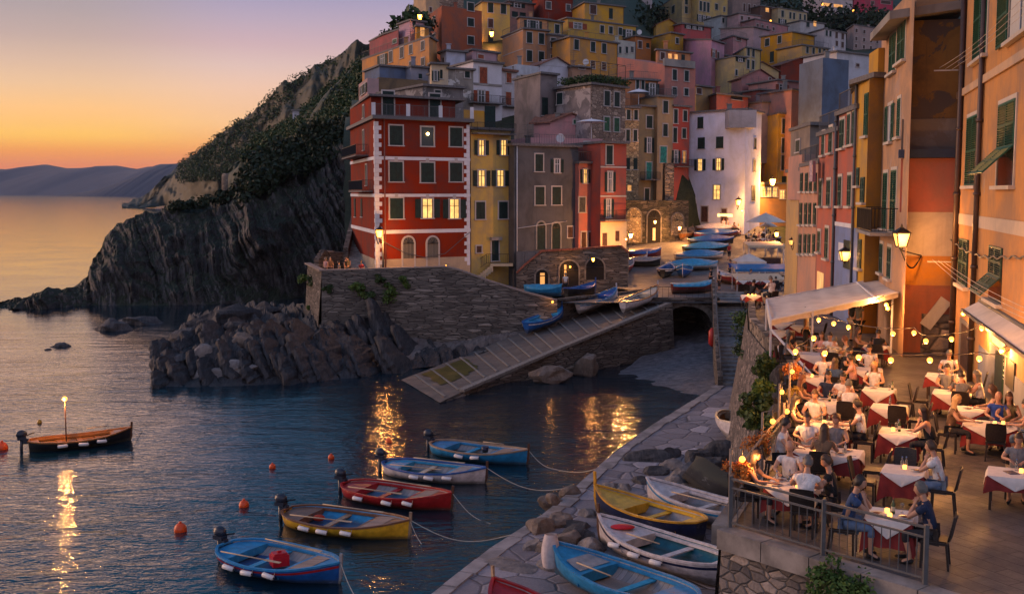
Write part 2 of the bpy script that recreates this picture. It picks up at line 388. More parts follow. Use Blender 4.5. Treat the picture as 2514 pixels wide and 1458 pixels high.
M_flag = masonry('flagstones', (0.21, 0.195, 0.215), (0.34, 0.31, 0.33), (0.10, 0.09, 0.095), 0.75, 1.0, 0.7, 0.03)
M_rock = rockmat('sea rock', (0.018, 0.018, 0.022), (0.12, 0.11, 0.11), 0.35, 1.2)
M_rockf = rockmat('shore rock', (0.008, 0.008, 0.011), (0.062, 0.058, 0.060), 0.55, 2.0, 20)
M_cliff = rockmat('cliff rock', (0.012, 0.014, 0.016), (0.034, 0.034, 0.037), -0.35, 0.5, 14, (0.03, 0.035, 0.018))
M_boul = rockmat('boulder stone', (0.11, 0.10, 0.10), (0.30, 0.26, 0.24), 0.3, 2.0, 4)
M_boul2 = rockmat('brown boulder stone', (0.10, 0.075, 0.06), (0.26, 0.20, 0.16), 0.3, 2.0, 4)
M_hill = leafmat('hill cover', (0.016, 0.024, 0.011), (0.045, 0.048, 0.024))
M_leaf = leafmat('dark leaves', (0.016, 0.035, 0.012), (0.05, 0.085, 0.025)); M_leaf2 = leafmat('bright leaves', (0.03, 0.07, 0.015), (0.10, 0.15, 0.03))
M_leafd = leafmat('blackish leaves', (0.010, 0.020, 0.010), (0.03, 0.045, 0.02))  # darkest of the leaf greens
M_bark = flat('bark', (0.07, 0.05, 0.035), 0.9, var=0.3)
M_conc = plaster((0.30, 0.28, 0.26), 0.6)
# ---- water
def watermat():
    m, t, b = newmat('sea water'); tcn = N(t, 'ShaderNodeTexCoord'); ob = tcn.outputs['Object']
    n1 = noise_n(t, 1.0, 4, 0.55, mapping(t, ob, (0.17, 0.42, 1), (0, 0, R(-14))), 0.6); n2 = noise_n(t, 1.0, 3, 0.6, mapping(t, ob, (1.5, 3.0, 1), (0, 0, R(18))), 0.8)
    n0 = noise_n(t, 1.0, 2, 0.5, mapping(t, ob, (0.05, 0.12, 1), (0, 0, R(-8))))
    s = mixc(t, 0.22, n1.outputs[0], n2.outputs[0]); s = mixc(t, 0.2, s, n0.outputs[0])
    b.inputs['Base Color'].default_value = (0.004, 0.022, 0.032, 1); b.inputs['Roughness'].default_value = 0.07; b.inputs['IOR'].default_value = 1.5
    nn = noise_n(t, 0.08, 4, 0.6, ob); t.links.new(mixc(t, mrange(t, nn.outputs[0], 0.35, 0.65), (0.001, 0.012, 0.024), (0.0015, 0.018, 0.030)), b.inputs['Base Color'])
    calm = mrange(t, nn.outputs[0], 0.3, 0.7, 0.45, 1.0)
    bp = N(t, 'ShaderNodeBump'); bp.inputs['Distance'].default_value = 0.32; t.links.new(s, bp.inputs['Height'])
    sy = N(t, 'ShaderNodeSeparateXYZ'); t.links.new(ob, sy.inputs[0]); far = mrange(t, sy.outputs[1], 42, 160, 1.0, 0.22); ml = N(t, 'ShaderNodeMath', operation='MULTIPLY'); t.links.new(calm, ml.inputs[0]); t.links.new(far, ml.inputs[1]); t.links.new(ml.outputs[0], bp.inputs['Strength']); t.links.new(bp.outputs[0], b.inputs['Normal'])
    return m
w = MB(); w.add([(-7400, -60, 0), (7400, -60, 0), (7400, 11350, 0), (-7400, 11350, 0)], [(0, 1, 2, 3)])
tag(w.build('sea_water', watermat(), origin=(0, 0, 0)), 'calm rippled sea reflecting the sunset glow', None, kind='structure')
# ---- generic loft between lines given in photo pixels with depth; real 3-D surface with strata relief
def line(pts, us):
    u = [p[0] for p in pts]; return [(x, interp(x, u, [p[1] for p in pts]), interp(x, u, [p[2] for p in pts])) for x in us]
def loft(lines, u0, u1, nc, rows, disp):
    us = np.linspace(u0, u1, nc); G = []
    L = [[PY(*p) for p in line(l, us)] for l in lines]
    for k in range(len(L) - 1):
        n = rows[k]
        for i in range(n + (1 if k == len(L) - 2 else 0)):
            f = i / n; row = []
            for j in range(nc):
                p = L[k][j].lerp(L[k + 1][j], f); row.append(disp(p, k + f, j / (nc - 1)) if disp else p)
            G.append(row)
    return np.array([[tuple(p) for p in r] for r in G])
def zY(v, z=0.0): return PZ(CX, v, z).y
# distant mountains beyond the bay
def ridge(name, pts, Y, mat, dY, label, amp=0.02, yb=None):
    us = np.linspace(pts[0][0], pts[-1][0], 160); rows = []
    for f, hh in ((0.0, 0.0), (0.25, 0.35), (0.5, 0.68), (0.75, 0.9), (1.0, 1.0), (1.5, 0.8), (2.2, 0.0)):
        row = []
        for u in us:
            v = interp(u, [p[0] for p in pts], [p[1] for p in pts]); p = PY(u, v, Y)
            h = p.z * hh * (1 + amp * 6 * fbm(u * 0.02, f * 3, 3) * (1 if 0 < f < 1 else 0.12)) - (0.5 if hh == 0 else 0)
            row.append((p.x, Y - dY + dY * f, h))
        rows.append(row)
    g = MB().grid(rows); tag(g.build(name, mat), label, None, kind='structure')
M_far = leafmat('far mountain', (0.016, 0.018, 0.038), (0.024, 0.026, 0.048))  # distance haze is partly put into this bluish base colour
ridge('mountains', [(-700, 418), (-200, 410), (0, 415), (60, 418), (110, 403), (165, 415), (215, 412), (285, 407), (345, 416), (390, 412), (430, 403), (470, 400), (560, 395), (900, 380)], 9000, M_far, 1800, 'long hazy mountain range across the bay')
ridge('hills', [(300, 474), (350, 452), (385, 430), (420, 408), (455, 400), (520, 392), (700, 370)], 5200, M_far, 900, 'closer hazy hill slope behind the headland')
# ---- big green hillside (left), two lofts
def hdisp(a, fz):
    def d(p, r, c):
        e = min(1.0, r * 3); n = fbm(p.x / fz, p.z / fz, p.y / fz, 6); return p + Vector((n * a * 0.3, -n * a * e, n * a * 0.5 * e))
    return d
hill_far = [[(300, 512, 1010), (330, 514, 1000), (400, 505, 1020), (470, 500, 900), (620, 500, 800), (900, 500, 700)],
            [(300, 510, 1020), (340, 500, 1030), (385, 470, 1050), (420, 438, 1040), (470, 430, 900), (620, 420, 800), (900, 400, 700)],
            [(300, 509, 1030), (345, 497, 1060), (390, 455, 1080), (425, 425, 1080), (440, 402, 1080), (470, 386, 1000), (510, 358, 950), (530, 340, 920), (580, 304, 900), (620, 280, 880), (660, 245, 860), (700, 205, 840), (755, 172, 820), (800, 152, 800), (830, 142, 780), (870, 126, 760), (960, 100, 740)],
            [(300, 515, 1200), (440, 440, 1300), (600, 330, 1200), (960, 150, 1000)]]
g = MB().grid(loft(hill_far, 300, 960, 200, [14, 46, 8], hdisp(16, 60))); tag(g.build('headland_hill', leafmat('headland cover', (0.012, 0.017, 0.010), (0.030, 0.034, 0.022))), 'tall green and rocky headland sloping into the sea', None, kind='structure')
hill_mid = [[(560, 500, 300), (700, 480, 260), (900, 460, 190)], [(560, 430, 320), (620, 392, 310), (700, 345, 290), (800, 320, 240), (890, 300, 190)],
            [(560, 420, 330), (610, 372, 330), (640, 335, 330), (700, 312, 320), (725, 292, 320), (760, 262, 310), (800, 226, 300), (850, 186, 290), (890, 150, 280), (950, 120, 270)],
            [(560, 440, 400), (700, 340, 400), (900, 200, 400)]]
g = MB().grid(loft(hill_mid, 560, 950, 110, [12, 40, 6], hdisp(5, 22))); tag(g.build('terraced_hill', M_hill), 'green scrubby slope rising behind the sea cliff', None, kind='structure')
# scrub on both slopes
rs = np.random.RandomState(3)
def scrub(name, label, area, n, rad, leaf, size, mat, seed, lines=None, u0=0, u1=1, lo=1.0, hi=2.0):
    C = []; Rr = []
    us = rs.uniform(u0, u1, n); fs = rs.uniform(lo, hi, n)
    for u, f in zip(us, fs):
        k = min(int(f), len(lines) - 2); a = PY(*line(lines[k], [u])[0]); b = PY(*line(lines[k + 1], [u])[0]); p = a.lerp(b, f - k)
        r = rad * rs.uniform(0.5, 1.3); C.append((p.x, p.y - r * 0.5, p.z + r * 0.3)); Rr.append(r)
    q = leafquads(C, Rr, leaf, size, 0.75, seed, 0.8)
    o = MB().quads(q).build(name, mat); return tag(o, label, None, kind='stuff')
scrub('scrub', 'dark scrub covering the far headland', None, 1500, 3.4, 24, 0.8, M_leaf, 11, hill_far, 440, 940, .75, 2.0)
scrub('undergrowth', 'bushes and undergrowth on the slope above the sea cliff', None, 1000, 1.5, 40, 0.32, M_leaf, 12, hill_mid, 600, 900, 1.0, 2.0)
# ---- near sea cliff with tilted strata
def saw(x, k=0.86):
    f = x - math.floor(x); return f / k if f < k else (1 - f) / (1 - k)
def cdisp(p, r, c):
    e = min(1, r * 5)
    dip = 0.80 - 0.40 * min(1, max(0, (p.x + 62) / 44.0))     # layers lean more to the seaward end
    s = p.x + p.z * dip + 2.6 * fbm(p.x * .05, p.z * .05, 3, 4) + p.y * .12
    mk_ = min(1.15, max(.45, .85 + 1.2 * fbm(p.x * .06, p.z * .10, 8, 4))); cut = noise.noise(Vector((math.floor(s / 3.1) * 3.7, p.z * .13, 2)))
    n3 = fbm(p.x * 0.07, p.z * 0.08, p.y * 0.04, 5); n4 = fbm(p.x * 0.6, p.z * 0.6, p.y * 0.3, 4); lg = saw(p.z / 5.5 - p.x * .05 + 1.2 * fbm(p.x * .08, p.z * .05, 5, 4), .7)
    a = ((saw(s / 3.1) * 2.0 + saw(s / 1.05 + .3) * .75 + saw(s / .42) * .22) * mk_ + cut * 2.0 + lg * .7) * e - 2.2 * e + n3 * 2.8 * e + n4 * 0.35
    return p + Vector((0.15 * a, -a, (0.5 * n4 + 0.8 * n3 + .5 * cut) * e))
sh = [(-120, 752), (0, 757), (95, 762), (170, 757), (240, 750), (380, 750), (500, 748), (600, 745), (680, 738), (760, 728), (900, 725)]
rg = [(-120, 748), (0, 744), (30, 738), (60, 734), (90, 722), (118, 708), (150, 712), (170, 704), (200, 690), (215, 672), (226, 648), (248, 622), (256, 588), (280, 560), (288, 545), (330, 527), (352, 530), (390, 520), (412, 508), (440, 497), (500, 492), (560, 470), (600, 442), (612, 402), (640, 388), (700, 356), (745, 338), (770, 318), (820, 306), (900, 298)]
uu = sorted(set([x for x, _ in sh + rg]))
Lsh = [(u, interp(u, *zip(*sh)), 0) for u in uu]; Lsh = [(u, v + 2, zY(v)) for u, v, _ in Lsh]
Lrg = [(u, interp(u, *zip(*rg)), zY(interp(u, *zip(*sh))) + interp(u, [-120, 150, 300, 600, 900], [3, 8, 18, 30, 34])) for u in uu]
Lmd = [(a[0], a[1] * 0.5 + b[1] * 0.5, a[2] * 0.72 + b[2] * 0.28) for a, b in zip(Lsh, Lrg)]
Lbk = [(u, min(v + 50, 752), Y + 45) for u, v, Y in Lrg]
cl = [Lsh, Lmd, Lrg, Lbk]
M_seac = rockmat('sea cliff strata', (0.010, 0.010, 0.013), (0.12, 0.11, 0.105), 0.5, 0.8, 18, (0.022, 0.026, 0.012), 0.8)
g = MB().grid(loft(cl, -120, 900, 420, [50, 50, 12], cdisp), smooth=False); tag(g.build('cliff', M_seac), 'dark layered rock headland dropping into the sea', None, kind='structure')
scrub('cliff_scrub', 'patches of scrub along the top of the dark cliff', None, 220, 1.5, 60, 0.35, M_leafd, 14, cl, 600, 900, 1.5, 2.05)
scrub('low_scrub', 'low scrub on the crest of the rocky point', None, 60, 0.8, 40, 0.25, M_leafd, 15, cl, 420, 620, 1.85, 2.0)
# ---- town hill, built as one ground sheet under the houses
def hillv(u): return interp(u, [800, 860, 890, 935, 1000, 1050, 1100], [330, 240, 165, 120, 105, 60, -120])
vs = [740, 700, 650, 600, 560, 520, 480, 440, 400, 350, 300, 260, 220, 180, 150, 120, 90, 60, 30, 0, -40, -80, -120]
G = []
for v in vs:
    row = []
    for u in np.linspace(845, 2700, 75):
        vv = max(v, hillv(u)); Y = HY(u, v); p = PY(u, vv + 26, HY(u, vv)); 
        if vv > v: p = Vector((p.x, Y, p.z))
        if 1815 < u < 2150 and v > 270: p.z = min(p.z, 9.2)
        if (u > 1250 and v > 480) or (u > 1500 and v > 230 and p.y < 151):
            t = min(1.0, (u - 1250) / 60.0); p.z = min(p.z, interp(p.y, [90, 95, 112, 125, 135, 143, 150, 175], [2, 3.5, 4.0, 4.6, 5.8, 7, 8.2, 12])) - 0.9 * t

        row.append((p.x + fbm(u * .02, v * .02) * 0.5, p.y, p.z))
    G.append(row)
g = MB().grid(G); tag(g.build('ground', M_hill), 'dark hillside ground below the village', None, kind='structure')
# ---- piazza
PZY = ([90, 95, 112, 125, 135, 143, 150, 165, 185], [4.6, 4.6, 5.0, 5.6, 6.8, 8.0, 9.2, 11, 13])
def pz(Y): return interp(Y, *PZY)
rl = [(985, 932, .03), (1165, 862, 0.95), (1300, 808, 2.4), (1450, 753, 3.6), (1600, 715, 4.75)]
rr = [(1080, 988, .03), (1235, 912, 0.8), (1370, 860, 2.0), (1510, 798, 3.3), (1650, 745, 4.6)]
RL = [PZ(*p) for p in rl]; RR = [PZ(*p) for p in rr]
def along(L, s):
    x = s * (len(L) - 1); i = min(int(x), len(L) - 2); return L[i].lerp(L[i + 1], x - i)
rows = []
for Y in list(np.arange(94.3, 166, 1.5)):
    xl = interp(Y, [94, 97, 100, 103, 112, 130, 150, 166], [3.9, 6.6, 9.5, 12.0, 6.0, 6.0, 12, 16]); rows.append([(xl + (34 - xl) * j / 30, Y, pz(Y) + 0.02 * fbm(xl + j, Y * .3)) for j in range(31)])
M_pave = paving('piazza paving', (0.13, 0.12, 0.12), (0.17, 0.155, 0.15), 0.9, 0.4, 0.35)
g = MB().grid(rows); tag(g.build('piazza_pavement', M_pave), 'sloping stone paved square above the slipway', None, kind='structure')
# piazza kerb wall towards the ramp
g = MB(); prev = None
for Y, x in [(94.3, 3.9), (97, 6.6), (100, 9.5), (103, 12.0), (103.6, 13.6)]:
    q = Vector((x, Y, 0))
    if prev is not None: g.add([(prev.x, prev.y, 1.0), (q.x, q.y, 1.0), (q.x, q.y, 4.9), (prev.x, prev.y, 4.9)], [(0, 1, 2, 3)])
    if prev is not None: g.bar((prev.x, prev.y - .1, 4.86), (q.x, q.y - .1, 4.9), 0.45, 0.2)
    prev = q
tag(g.build('kerb_wall', M_slate), 'low stone wall between the square and the slipway', 'wall')
# ---- slipway ramp
M_ramp = paving('ramp slabs', (0.105, 0.09, 0.082), (0.135, 0.115, 0.10), 1.6, 0.8, 0.6, 0.01)
M_rib = flat('rib stone', (0.18, 0.165, 0.15), 0.85, var=0.3)
g = MB(); rows = []
for i in range(41):
    a = along(RL, i / 40); b = along(RR, i / 40); rows.append([tuple(a.lerp(b, j / 10) + Vector((0, 0, 0.03 * fbm(i * .4, j * .5)))) for j in range(11)])
g.grid(rows)
for i in range(19):
    s = 0.04 + 0.92 * i / 18; a = along(RL, s).lerp(along(RR, s), 0.04); b = along(RR, s - 0.012).lerp(along(RL, s), 0.07); g.bar(a + Vector((0, 0, .05)), b + Vector((0, 0, .05)), 0.16, 0.07, mi=1)
g.bar(along(RR, 0.08) + Vector((0, 0, .1)), along(RR, 0.5) + Vector((0, 0, .1)), 0.5, 0.2, mi=1); g.bar(along(RR, 0.5) + Vector((0, 0, .1)), along(RR, 0.98) + Vector((0, 0, .1)), 0.5, 0.2, mi=1)
tag(g.build('ramp', [M_ramp, M_rib]), 'stone slipway ramp with raised ribs running into the water', None, kind='structure')
g = MB()
for i in range(30):
    a = along(RR, i / 30); b = along(RR, (i + 1) / 30); k = 0.35
    g.add([(a.x + k, a.y - 0.5 + .25, -1.5), (b.x + k, b.y - 0.5 + .25, -1.5), (b.x, b.y - .25, b.z + .02), (a.x, a.y - .25, a.z + .02)], [(0, 1, 2, 3)])
tag(g.build('slipway_wall', M_slate), 'dark stone wall under the outer edge of the slipway', 'wall')
# algae patch on the wet ramp end, shallow bottom
g = MB(); c0 = PZ(1075, 918, 0.1)
g.grid([[tuple(along(RL, s).lerp(along(RR, s), q) + Vector((fbm(s * 20, q * 9) * .5, 0, 0.055 + 0.01 * fbm(s * 30, q * 20)))) for q in np.linspace(0.12, 0.62, 9)] for s in np.linspace(0.06, 0.20, 9)])
tag(g.build('algae', leafmat('algae', (0.028, 0.034, 0.008), (0.075, 0.07, 0.014), 0.5)), 'yellow green algae on the wet foot of the slipway', None, kind='stuff')
# ---- tunnel arch wall, channel and beach
ax0, ax1, AY = PY(1605, 760, 95).x, PY(1757, 760, 95).x, 95.0
acx = PY(1686, 760, AY).x; arad = PY(1750, 760, AY).x - acx; spr = PY(1690, 805, AY).z; crown = PY(1690, 751, AY).z
g = MB(); n = 20
arc = [(acx - arad * math.cos(math.pi * i / n), spr + (crown - spr) * math.sin(math.pi * i / n)) for i in range(n + 1)]
top = 4.75
for i in range(n): g.add([(arc[i][0], AY, arc[i][1]), (arc[i + 1][0], AY, arc[i + 1][1]), (arc[i + 1][0], AY, top), (arc[i][0], AY, top)], [(0, 1, 2, 3)])
g.add([(ax0 - .6, AY, -1), (arc[0][0], AY, -1), (arc[0][0], AY, top), (ax0 - .6, AY, top)], [(0, 1, 2, 3)]); g.add([(arc[-1][0], AY, -1), (ax1, AY, -1), (ax1, AY, top), (arc[-1][0], AY, top)], [(0, 1, 2, 3)])
for i in range(n): g.add([(arc[i][0], AY, arc[i][1]), (arc[i + 1][0], AY, arc[i + 1][1]), (arc[i + 1][0], AY + 9, arc[i + 1][1]), (arc[i][0], AY + 9, arc[i][1])], [(0, 1, 2, 3)])
for x in (arc[0][0], arc[-1][0]): g.add([(x, AY, -1), (x, AY + 9, -1), (x, AY + 9, spr), (x, AY, spr)], [(0, 1, 2, 3)])
g.add([(ax0 - 1, AY + 9, -1), (ax1 + 1, AY + 9, -1), (ax1 + 1, AY + 9, 4.4), (ax0 - 1, AY + 9, 4.4)], [(0, 1, 2, 3)])
g.box(((ax0 + ax1) / 2, AY + .1, top + .08), (ax1 - ax0 + .6, 0.6, 0.25))
br = tag(g.build('stone_arch', M_slate), 'dark stone arch of the tunnel under the square', 'arch')
g = MB()
for i in range(17):
    a0, a1 = math.pi * (i + .05) / 17, math.pi * (i + .95) / 17; P = []
    for yy in (AY - .12, AY + .2):
        for a, k in ((a0, 1.0), (a1, 1.0), (a1, 1.22), (a0, 1.22)): P.append((acx - arad * k * math.cos(a), yy, spr + ((crown - spr) * k if k > 1 else (crown - spr)) * math.sin(a)))
    g.add(P, [(0, 1, 2, 3), (0, 4, 5, 1), (1, 5, 6, 2), (2, 6, 7, 3), (3, 7, 4, 0)])
g.build('arch_stones', flat('arch stone', (0.17, 0.15, 0.13), 0.9, var=0.4, scale=1.5), br)
# beach
M_beach = rockmat('beach pebbles', (0.05, 0.05, 0.055), (0.24, 0.22, 0.23), 0, 5.0, 2)
def quayX(Y): return interp(Y, [20, 40, 50, 60, 70, 74.3, 95, 105], [-6.5, -3.0, 1.2, 6.2, 11.6, 14.0, 17.4, 18.5])
G = []
for Y in np.linspace(72, 104, 50):
    xl = interp(Y, [72, 83, 95, 104], [7.5, 7.0, 13.0, 13.0]); xr = quayX(Y) + .3
    z = interp(Y, [72, 78, 84, 88, 95, 104], [-.4, -0.05, 0.2, 0.4, 1.1, 1.5])
    G.append([(xl + (xr - xl) * j / 24, Y, z + 0.35 * fbm((xl + (xr - xl) * j / 24) * .35, Y * .35, 2) * min(1, max(0.3, z)) + 0.6 * (j / 24 - .5)) for j in range(25)])
tag(MB().grid(G).build('beach', M_beach), 'small dark pebble beach in front of the tunnel', None, kind='structure')
# ---- channel right wall + steps + quay
QZ = 0.9
g = MB()
wl = [(14.0, 74.0, 1.3), (14.6, 78, 2.1), (15.7, 85, 3.6), (17.4, 95, 5.3), (18.2, 100, 5.9)]
for a, b in zip(wl[:-1], wl[1:]): g.prism([(a[0], a[1]), (b[0], b[1]), (b[0] + .35, b[1]), (a[0] + .35, a[1])], -1, [a[2] + .3, b[2] + .3, b[2] + .3, a[2] + .3])
tag(g.build('channel_wall', M_slate), 'stone wall between the tunnel channel and the steps', 'wall')
g = MB(); M_step = flat('step stone', (0.23, 0.22, 0.21), 0.8, var=0.35, scale=2)
def stepsxy(Y): return interp(Y, [74, 85, 100, 104], [14.3, 16.0, 18.5, 19.0]), interp(Y, [74, 85, 100, 104], [16.2, 18.9, 23, 24])
Yc = 74.4; zc = QZ; k = 0
while zc < 4.95:
    land = (9 <= k < 10)
    d = 5.5 if land else 0.85
    a, b = stepsxy(Yc); c, e = stepsxy(Yc + d); zc += 0.165
    g.prism([(a, Yc), (b, Yc), (e, Yc + d), (c, Yc + d)], zc - .6, zc); Yc += d - .02; k += 1
a, b = stepsxy(Yc)
g.build('steps', M_step); tag(bpy.data.objects['steps'], 'stone steps climbing from the quay to the square', 'steps')
# quay sheet
Q = [PZ(1040, 1475, QZ), PZ(1205, 1345, QZ), PZ(1330, 1265, QZ), PZ(1410, 1200, QZ), PZ(1500, 1118, QZ), PZ(1600, 1045, QZ), PZ(1700, 985, QZ), Vector((14.0, 74.4, 0)), Vector((22, 74.4, 0)), Vector((22, 20, 0)), Vector((-8, 26, 0))]
g = MB().prism([(p.x, p.y) for p in Q], -2.5, QZ); tag(g.build('quay_pavement', M_flag), 'grey flagstone quay along the water', None, kind='structure')
g = MB()
for a, b in zip(Q[:7], Q[1:8]):
    d = (b - a); L = math.hypot(d.x, d.y); n = max(1, int(L / 1.3))
    for i in range(n):
        p = a.lerp(b, (i + .03) / n); q = a.lerp(b, (i + .97) / n); h = QZ + .03 + random.uniform(0, .05); nx = Vector((d.y, -d.x, 0)).normalized() * random.uniform(.5, .75)
        g.prism([(p.x, p.y), (q.x, q.y), (q.x + nx.x, q.y + nx.y), (p.x + nx.x, p.y + nx.y)], QZ - .5, h)
tag(g.build('quay_edge', flat('edge stone', (0.25, 0.23, 0.23), 0.85, var=0.35, scale=1.2)), 'large pale edge stones of the quay', None, kind='structure')
# ---- restaurant terrace: floor, retaining wall, parapet
TE = [(4.35, 21.8), (5.95, 25.8), (7.2, 28.7), (9.8, 36.8), (10.4, 41), (12.0, 55), (14.3, 66), (16.3, 74.2), (19.0, 85), (23.0, 100)]
def teX(Y): return interp(Y, [p[1] for p in TE], [p[0] for p in TE])
def tz(Y): return interp(Y, [60, 74, 100, 104], [TZ, 6.6, 5.1, 5.0])
M_tpave = paving('terrace paving', (0.080, 0.070, 0.068), (0.115, 0.098, 0.092), 1.15, 0.36, R(62), 0.014, 0.62)
FE = [(7.15, 18.4), (8.2, 17.1), (9.6, 15.4)]
g = MB()
rows = []
for Y in np.linspace(21.8, 104, 70):
    x0 = teX(Y); rows.append([(x0 + (30 - x0) * (j / 24) ** 1.3, Y, tz(Y)) for j in range(25)])
g.grid(rows)
g.add([(4.35, 21.8, TZ), (7.15, 18.4, TZ), (10.5, 14.3, TZ), (30, 10, TZ), (30, 21.8, TZ)], [(0, 1, 2, 3, 4)])
tag(g.build('terrace_pavement', M_tpave), 'worn stone slab floor of the restaurant terrace', None, kind='structure')
g = MB(); E = [(10.5, 14.3), (7.15, 18.4), (4.35, 21.8)] + TE[1:]
for i, (a, b) in enumerate(zip(E[:-1], E[1:])):
    a = Vector((a[0], a[1], 0)); b = Vector((b[0], b[1], 0)); d = (b - a).normalized(); nn = Vector((-d.y, d.x, 0))
    n = max(2, int((b - a).length / 1.0)); rr_ = []
    for z in np.linspace(-1, 1, 12):
        zz = interp(z, [-1, 1], [-0.5, tz((a.y + b.y) / 2) - .02]); row = []
        for j in range(n + 1):
            p = a.lerp(b, j / n); zt = tz(p.y); zz = -0.5 + (zt - .03 + .5) * (z + 1) / 2; o = (1 - (z + 1) / 2) * (1.2 if i > 2 else 0.5)
            row.append((p.x + nn.x * (o + .12), p.y + nn.y * (o + .12), zz))
        rr_.append(row)
    g.grid(rr_, smooth=False)
tag(g.build('retaining_wall', M_bigrub), 'rough stone retaining wall below the restaurant terrace', 'wall')
# coping at front edge, parapet along far side
g = MB(); M_cop = flat('coping stone', (0.22, 0.19, 0.17), 0.9, var=0.4, scale=1.4)
def coping(g, P, w, h, z0, out=0.1):
    for a, b in zip(P[:-1], P[1:]):
        a = Vector((a[0], a[1], 0)); b = Vector((b[0], b[1], 0)); L = (b - a).length; n = max(1, int(L / 1.1)); d = (b - a).normalized(); nn = Vector((-d.y, d.x, 0))
        for i in range(n):
            p = a.lerp(b, (i + .01) / n); q = a.lerp(b, (i + .99) / n); z = z0(p.y) + random.uniform(0, .02)
            g.prism([(p.x - nn.x * (w - out), p.y - nn.y * (w - out)), (q.x - nn.x * (w - out), q.y - nn.y * (w - out)), (q.x + nn.x * out, q.y + nn.y * out), (p.x + nn.x * out, p.y + nn.y * out)], z - h, z)
coping(g, E[:3] + TE[1:4], 0.42, 0.4, lambda Y: TZ + .05, 0.3)
tag(g.build('kerb', M_cop), 'pale kerb stones along the terrace edge below the railing', None, kind='structure')
g = MB()
for a, b in zip(TE[3:8], TE[4:9]):
    g.prism([(a[0] - .05, a[1]), (b[0] - .05, b[1]), (b[0] + .32, b[1]), (a[0] + .32, a[1])], [tz(a[1]) - 1, tz(b[1]) - 1] * 1 + [tz(b[1]) - 1, tz(a[1]) - 1], [tz(a[1]) + .55, tz(b[1]) + .55, tz(b[1]) + .55, tz(a[1]) + .55])
tag(g.build('parapet_wall', M_rubble), 'low stone parapet beside the covered dining tables', 'wall')
# ---- sea wall below the red building
W0 = PY(790, 665, 96); W1 = Vector((4.3, 93.7, 0)); WB = PY(755, 650, 106)
g = MB(); tp = [(790, 664), (940, 660), (1095, 655), (1130, 664), (1200, 690), (1290, 718), (1368, 738)]
rows = []; us = np.linspace(790, 1368, 60)
for f in np.linspace(0, 1, 16):
    row = []
    for u in us:
        p = PF(u, interp(u, *zip(*tp)), (W0.x, W0.y), (W1.x, W1.y)); z = -0.5 + (p.z + .5) * f
        row.append((p.x, p.y - (1 - f) * 0.9 - 0.06 * fbm(p.x * .6, z * .8), z))
    rows.append(row)
g.grid(rows, smooth=False)
rows = []
for f in np.linspace(0, 1, 16):
    rows.append([(W0.x + (WB.x - W0.x) * q - (1 - f) * 0.5, W0.y + (WB.y - W0.y) * q - (1 - f) * .9 * (1 - q), -0.5 + (W0.z + .5) * f) for q in np.linspace(0, 1, 14)])
g.grid(rows, smooth=False, flip=True)
swall = tag(g.build('sea_wall', M_slate), 'tall slate sea wall below the red corner building', 'wall')
g = MB(); pts = [PF(u, v, (W0.x, W0.y), (W1.x, W1.y)) for u, v in tp]
g.bar((WB.x, WB.y, W0.z + .02), (W0.x, W0.y + .2, W0.z + .02), 0.55, 0.14)
for a, b in zip(pts[:-1], pts[1:]): g.bar(a + Vector((0, .2, .02)), b + Vector((0, .2, .02)), 0.5, 0.12)
g.build('coping', plaster((0.30, 0.24, 0.21), 0.4), swall)
# belvedere floor behind the sea wall + fill
g = MB(); g.prism([(WB.x, WB.y), (W0.x + .1, W0.y + .3), (-3.0, 95.4), (0.6, 95.2), (3.6, 94.6), (3.8, 112), (-18, 130)], 0.5, [6.35, 6.35, 6.3, 4.7, 4.6, 4.6, 6.35]); tag(g.build('belvedere_pavement', M_pave), 'paved lookout and lane behind the sea wall', None, kind='structure')
# ---- shore rocks, foreground of sea wall
def rdisp(p, r, c):
    s = p.x * 1.0 + p.z * 0.55 + p.y * .32 + .8 * fbm(p.x * .15, p.y * .15, 3, 3); k = math.floor(s / 1.5); k2 = math.floor(s / .48)
    h1 = noise.noise(Vector((k * 3.3, p.y * .16, 1))); h2 = noise.noise(Vector((k2 * 5.1, p.y * .25, 4))); n3 = fbm(p.x * .22, p.y * .22, 1, 5); n4 = fbm(p.x * 1.1, p.y * 1.1, p.z, 3)
    e = min(1, r * 2.2) * (1 if r < 2.9 else 0.4); return p + Vector((0, 0, (h1 * 1.0 + h2 * 0.35 + saw(s / 1.5) * .55 + n3 * .4 + n4 * .15 - .45) * e)) + Vector((0, -0.9 * h1 * e, 0))
def zl(pts): return [(u, v, PZ(u, v, z).y) for u, v, z in pts]
sl = [zl([(372, 928, 0), (380, 948, 0), (480, 950, 0), (630, 945, 0), (740, 938, 0), (840, 930, 0), (930, 922, 0), (1010, 905, 0), (1100, 895, 0.3), (1200, 860, 1.2)]),
      zl([(372, 920, .3), (380, 895, 1.2), (440, 870, 1.6), (520, 850, 2.0), (620, 840, 2.2), (700, 850, 1.6), (800, 880, .9), (930, 893, .5), (1010, 885, .5), (1100, 872, .8), (1200, 845, 1.5)]),
      zl([(372, 916, .3), (390, 870, 1.4), (470, 790, 2.2), (540, 775, 3.0), (650, 757, 3.2), (700, 790, 2.8), (760, 820, 2.6), (850, 850, 1.8), (930, 865, 1.0), (1010, 868, .8), (1100, 858, 1.0), (1200, 832, 1.8)]),
      zl([(372, 905, -.5), (400, 850, -.5), (480, 775, -.5), (600, 752, .3), (690, 745, 1.6), (760, 755, 3.2), (820, 790, 3.0), (900, 820, 2.2), (1000, 840, 1.0), (1100, 840, 1.0), (1200, 820, 1.8)])]
g = MB().grid(loft(sl, 372, 1200, 330, [22, 30, 24], rdisp), smooth=False); tag(g.build('rocky_shore', M_rockf), 'layered dark rock shore below the sea wall', None, kind='structure')
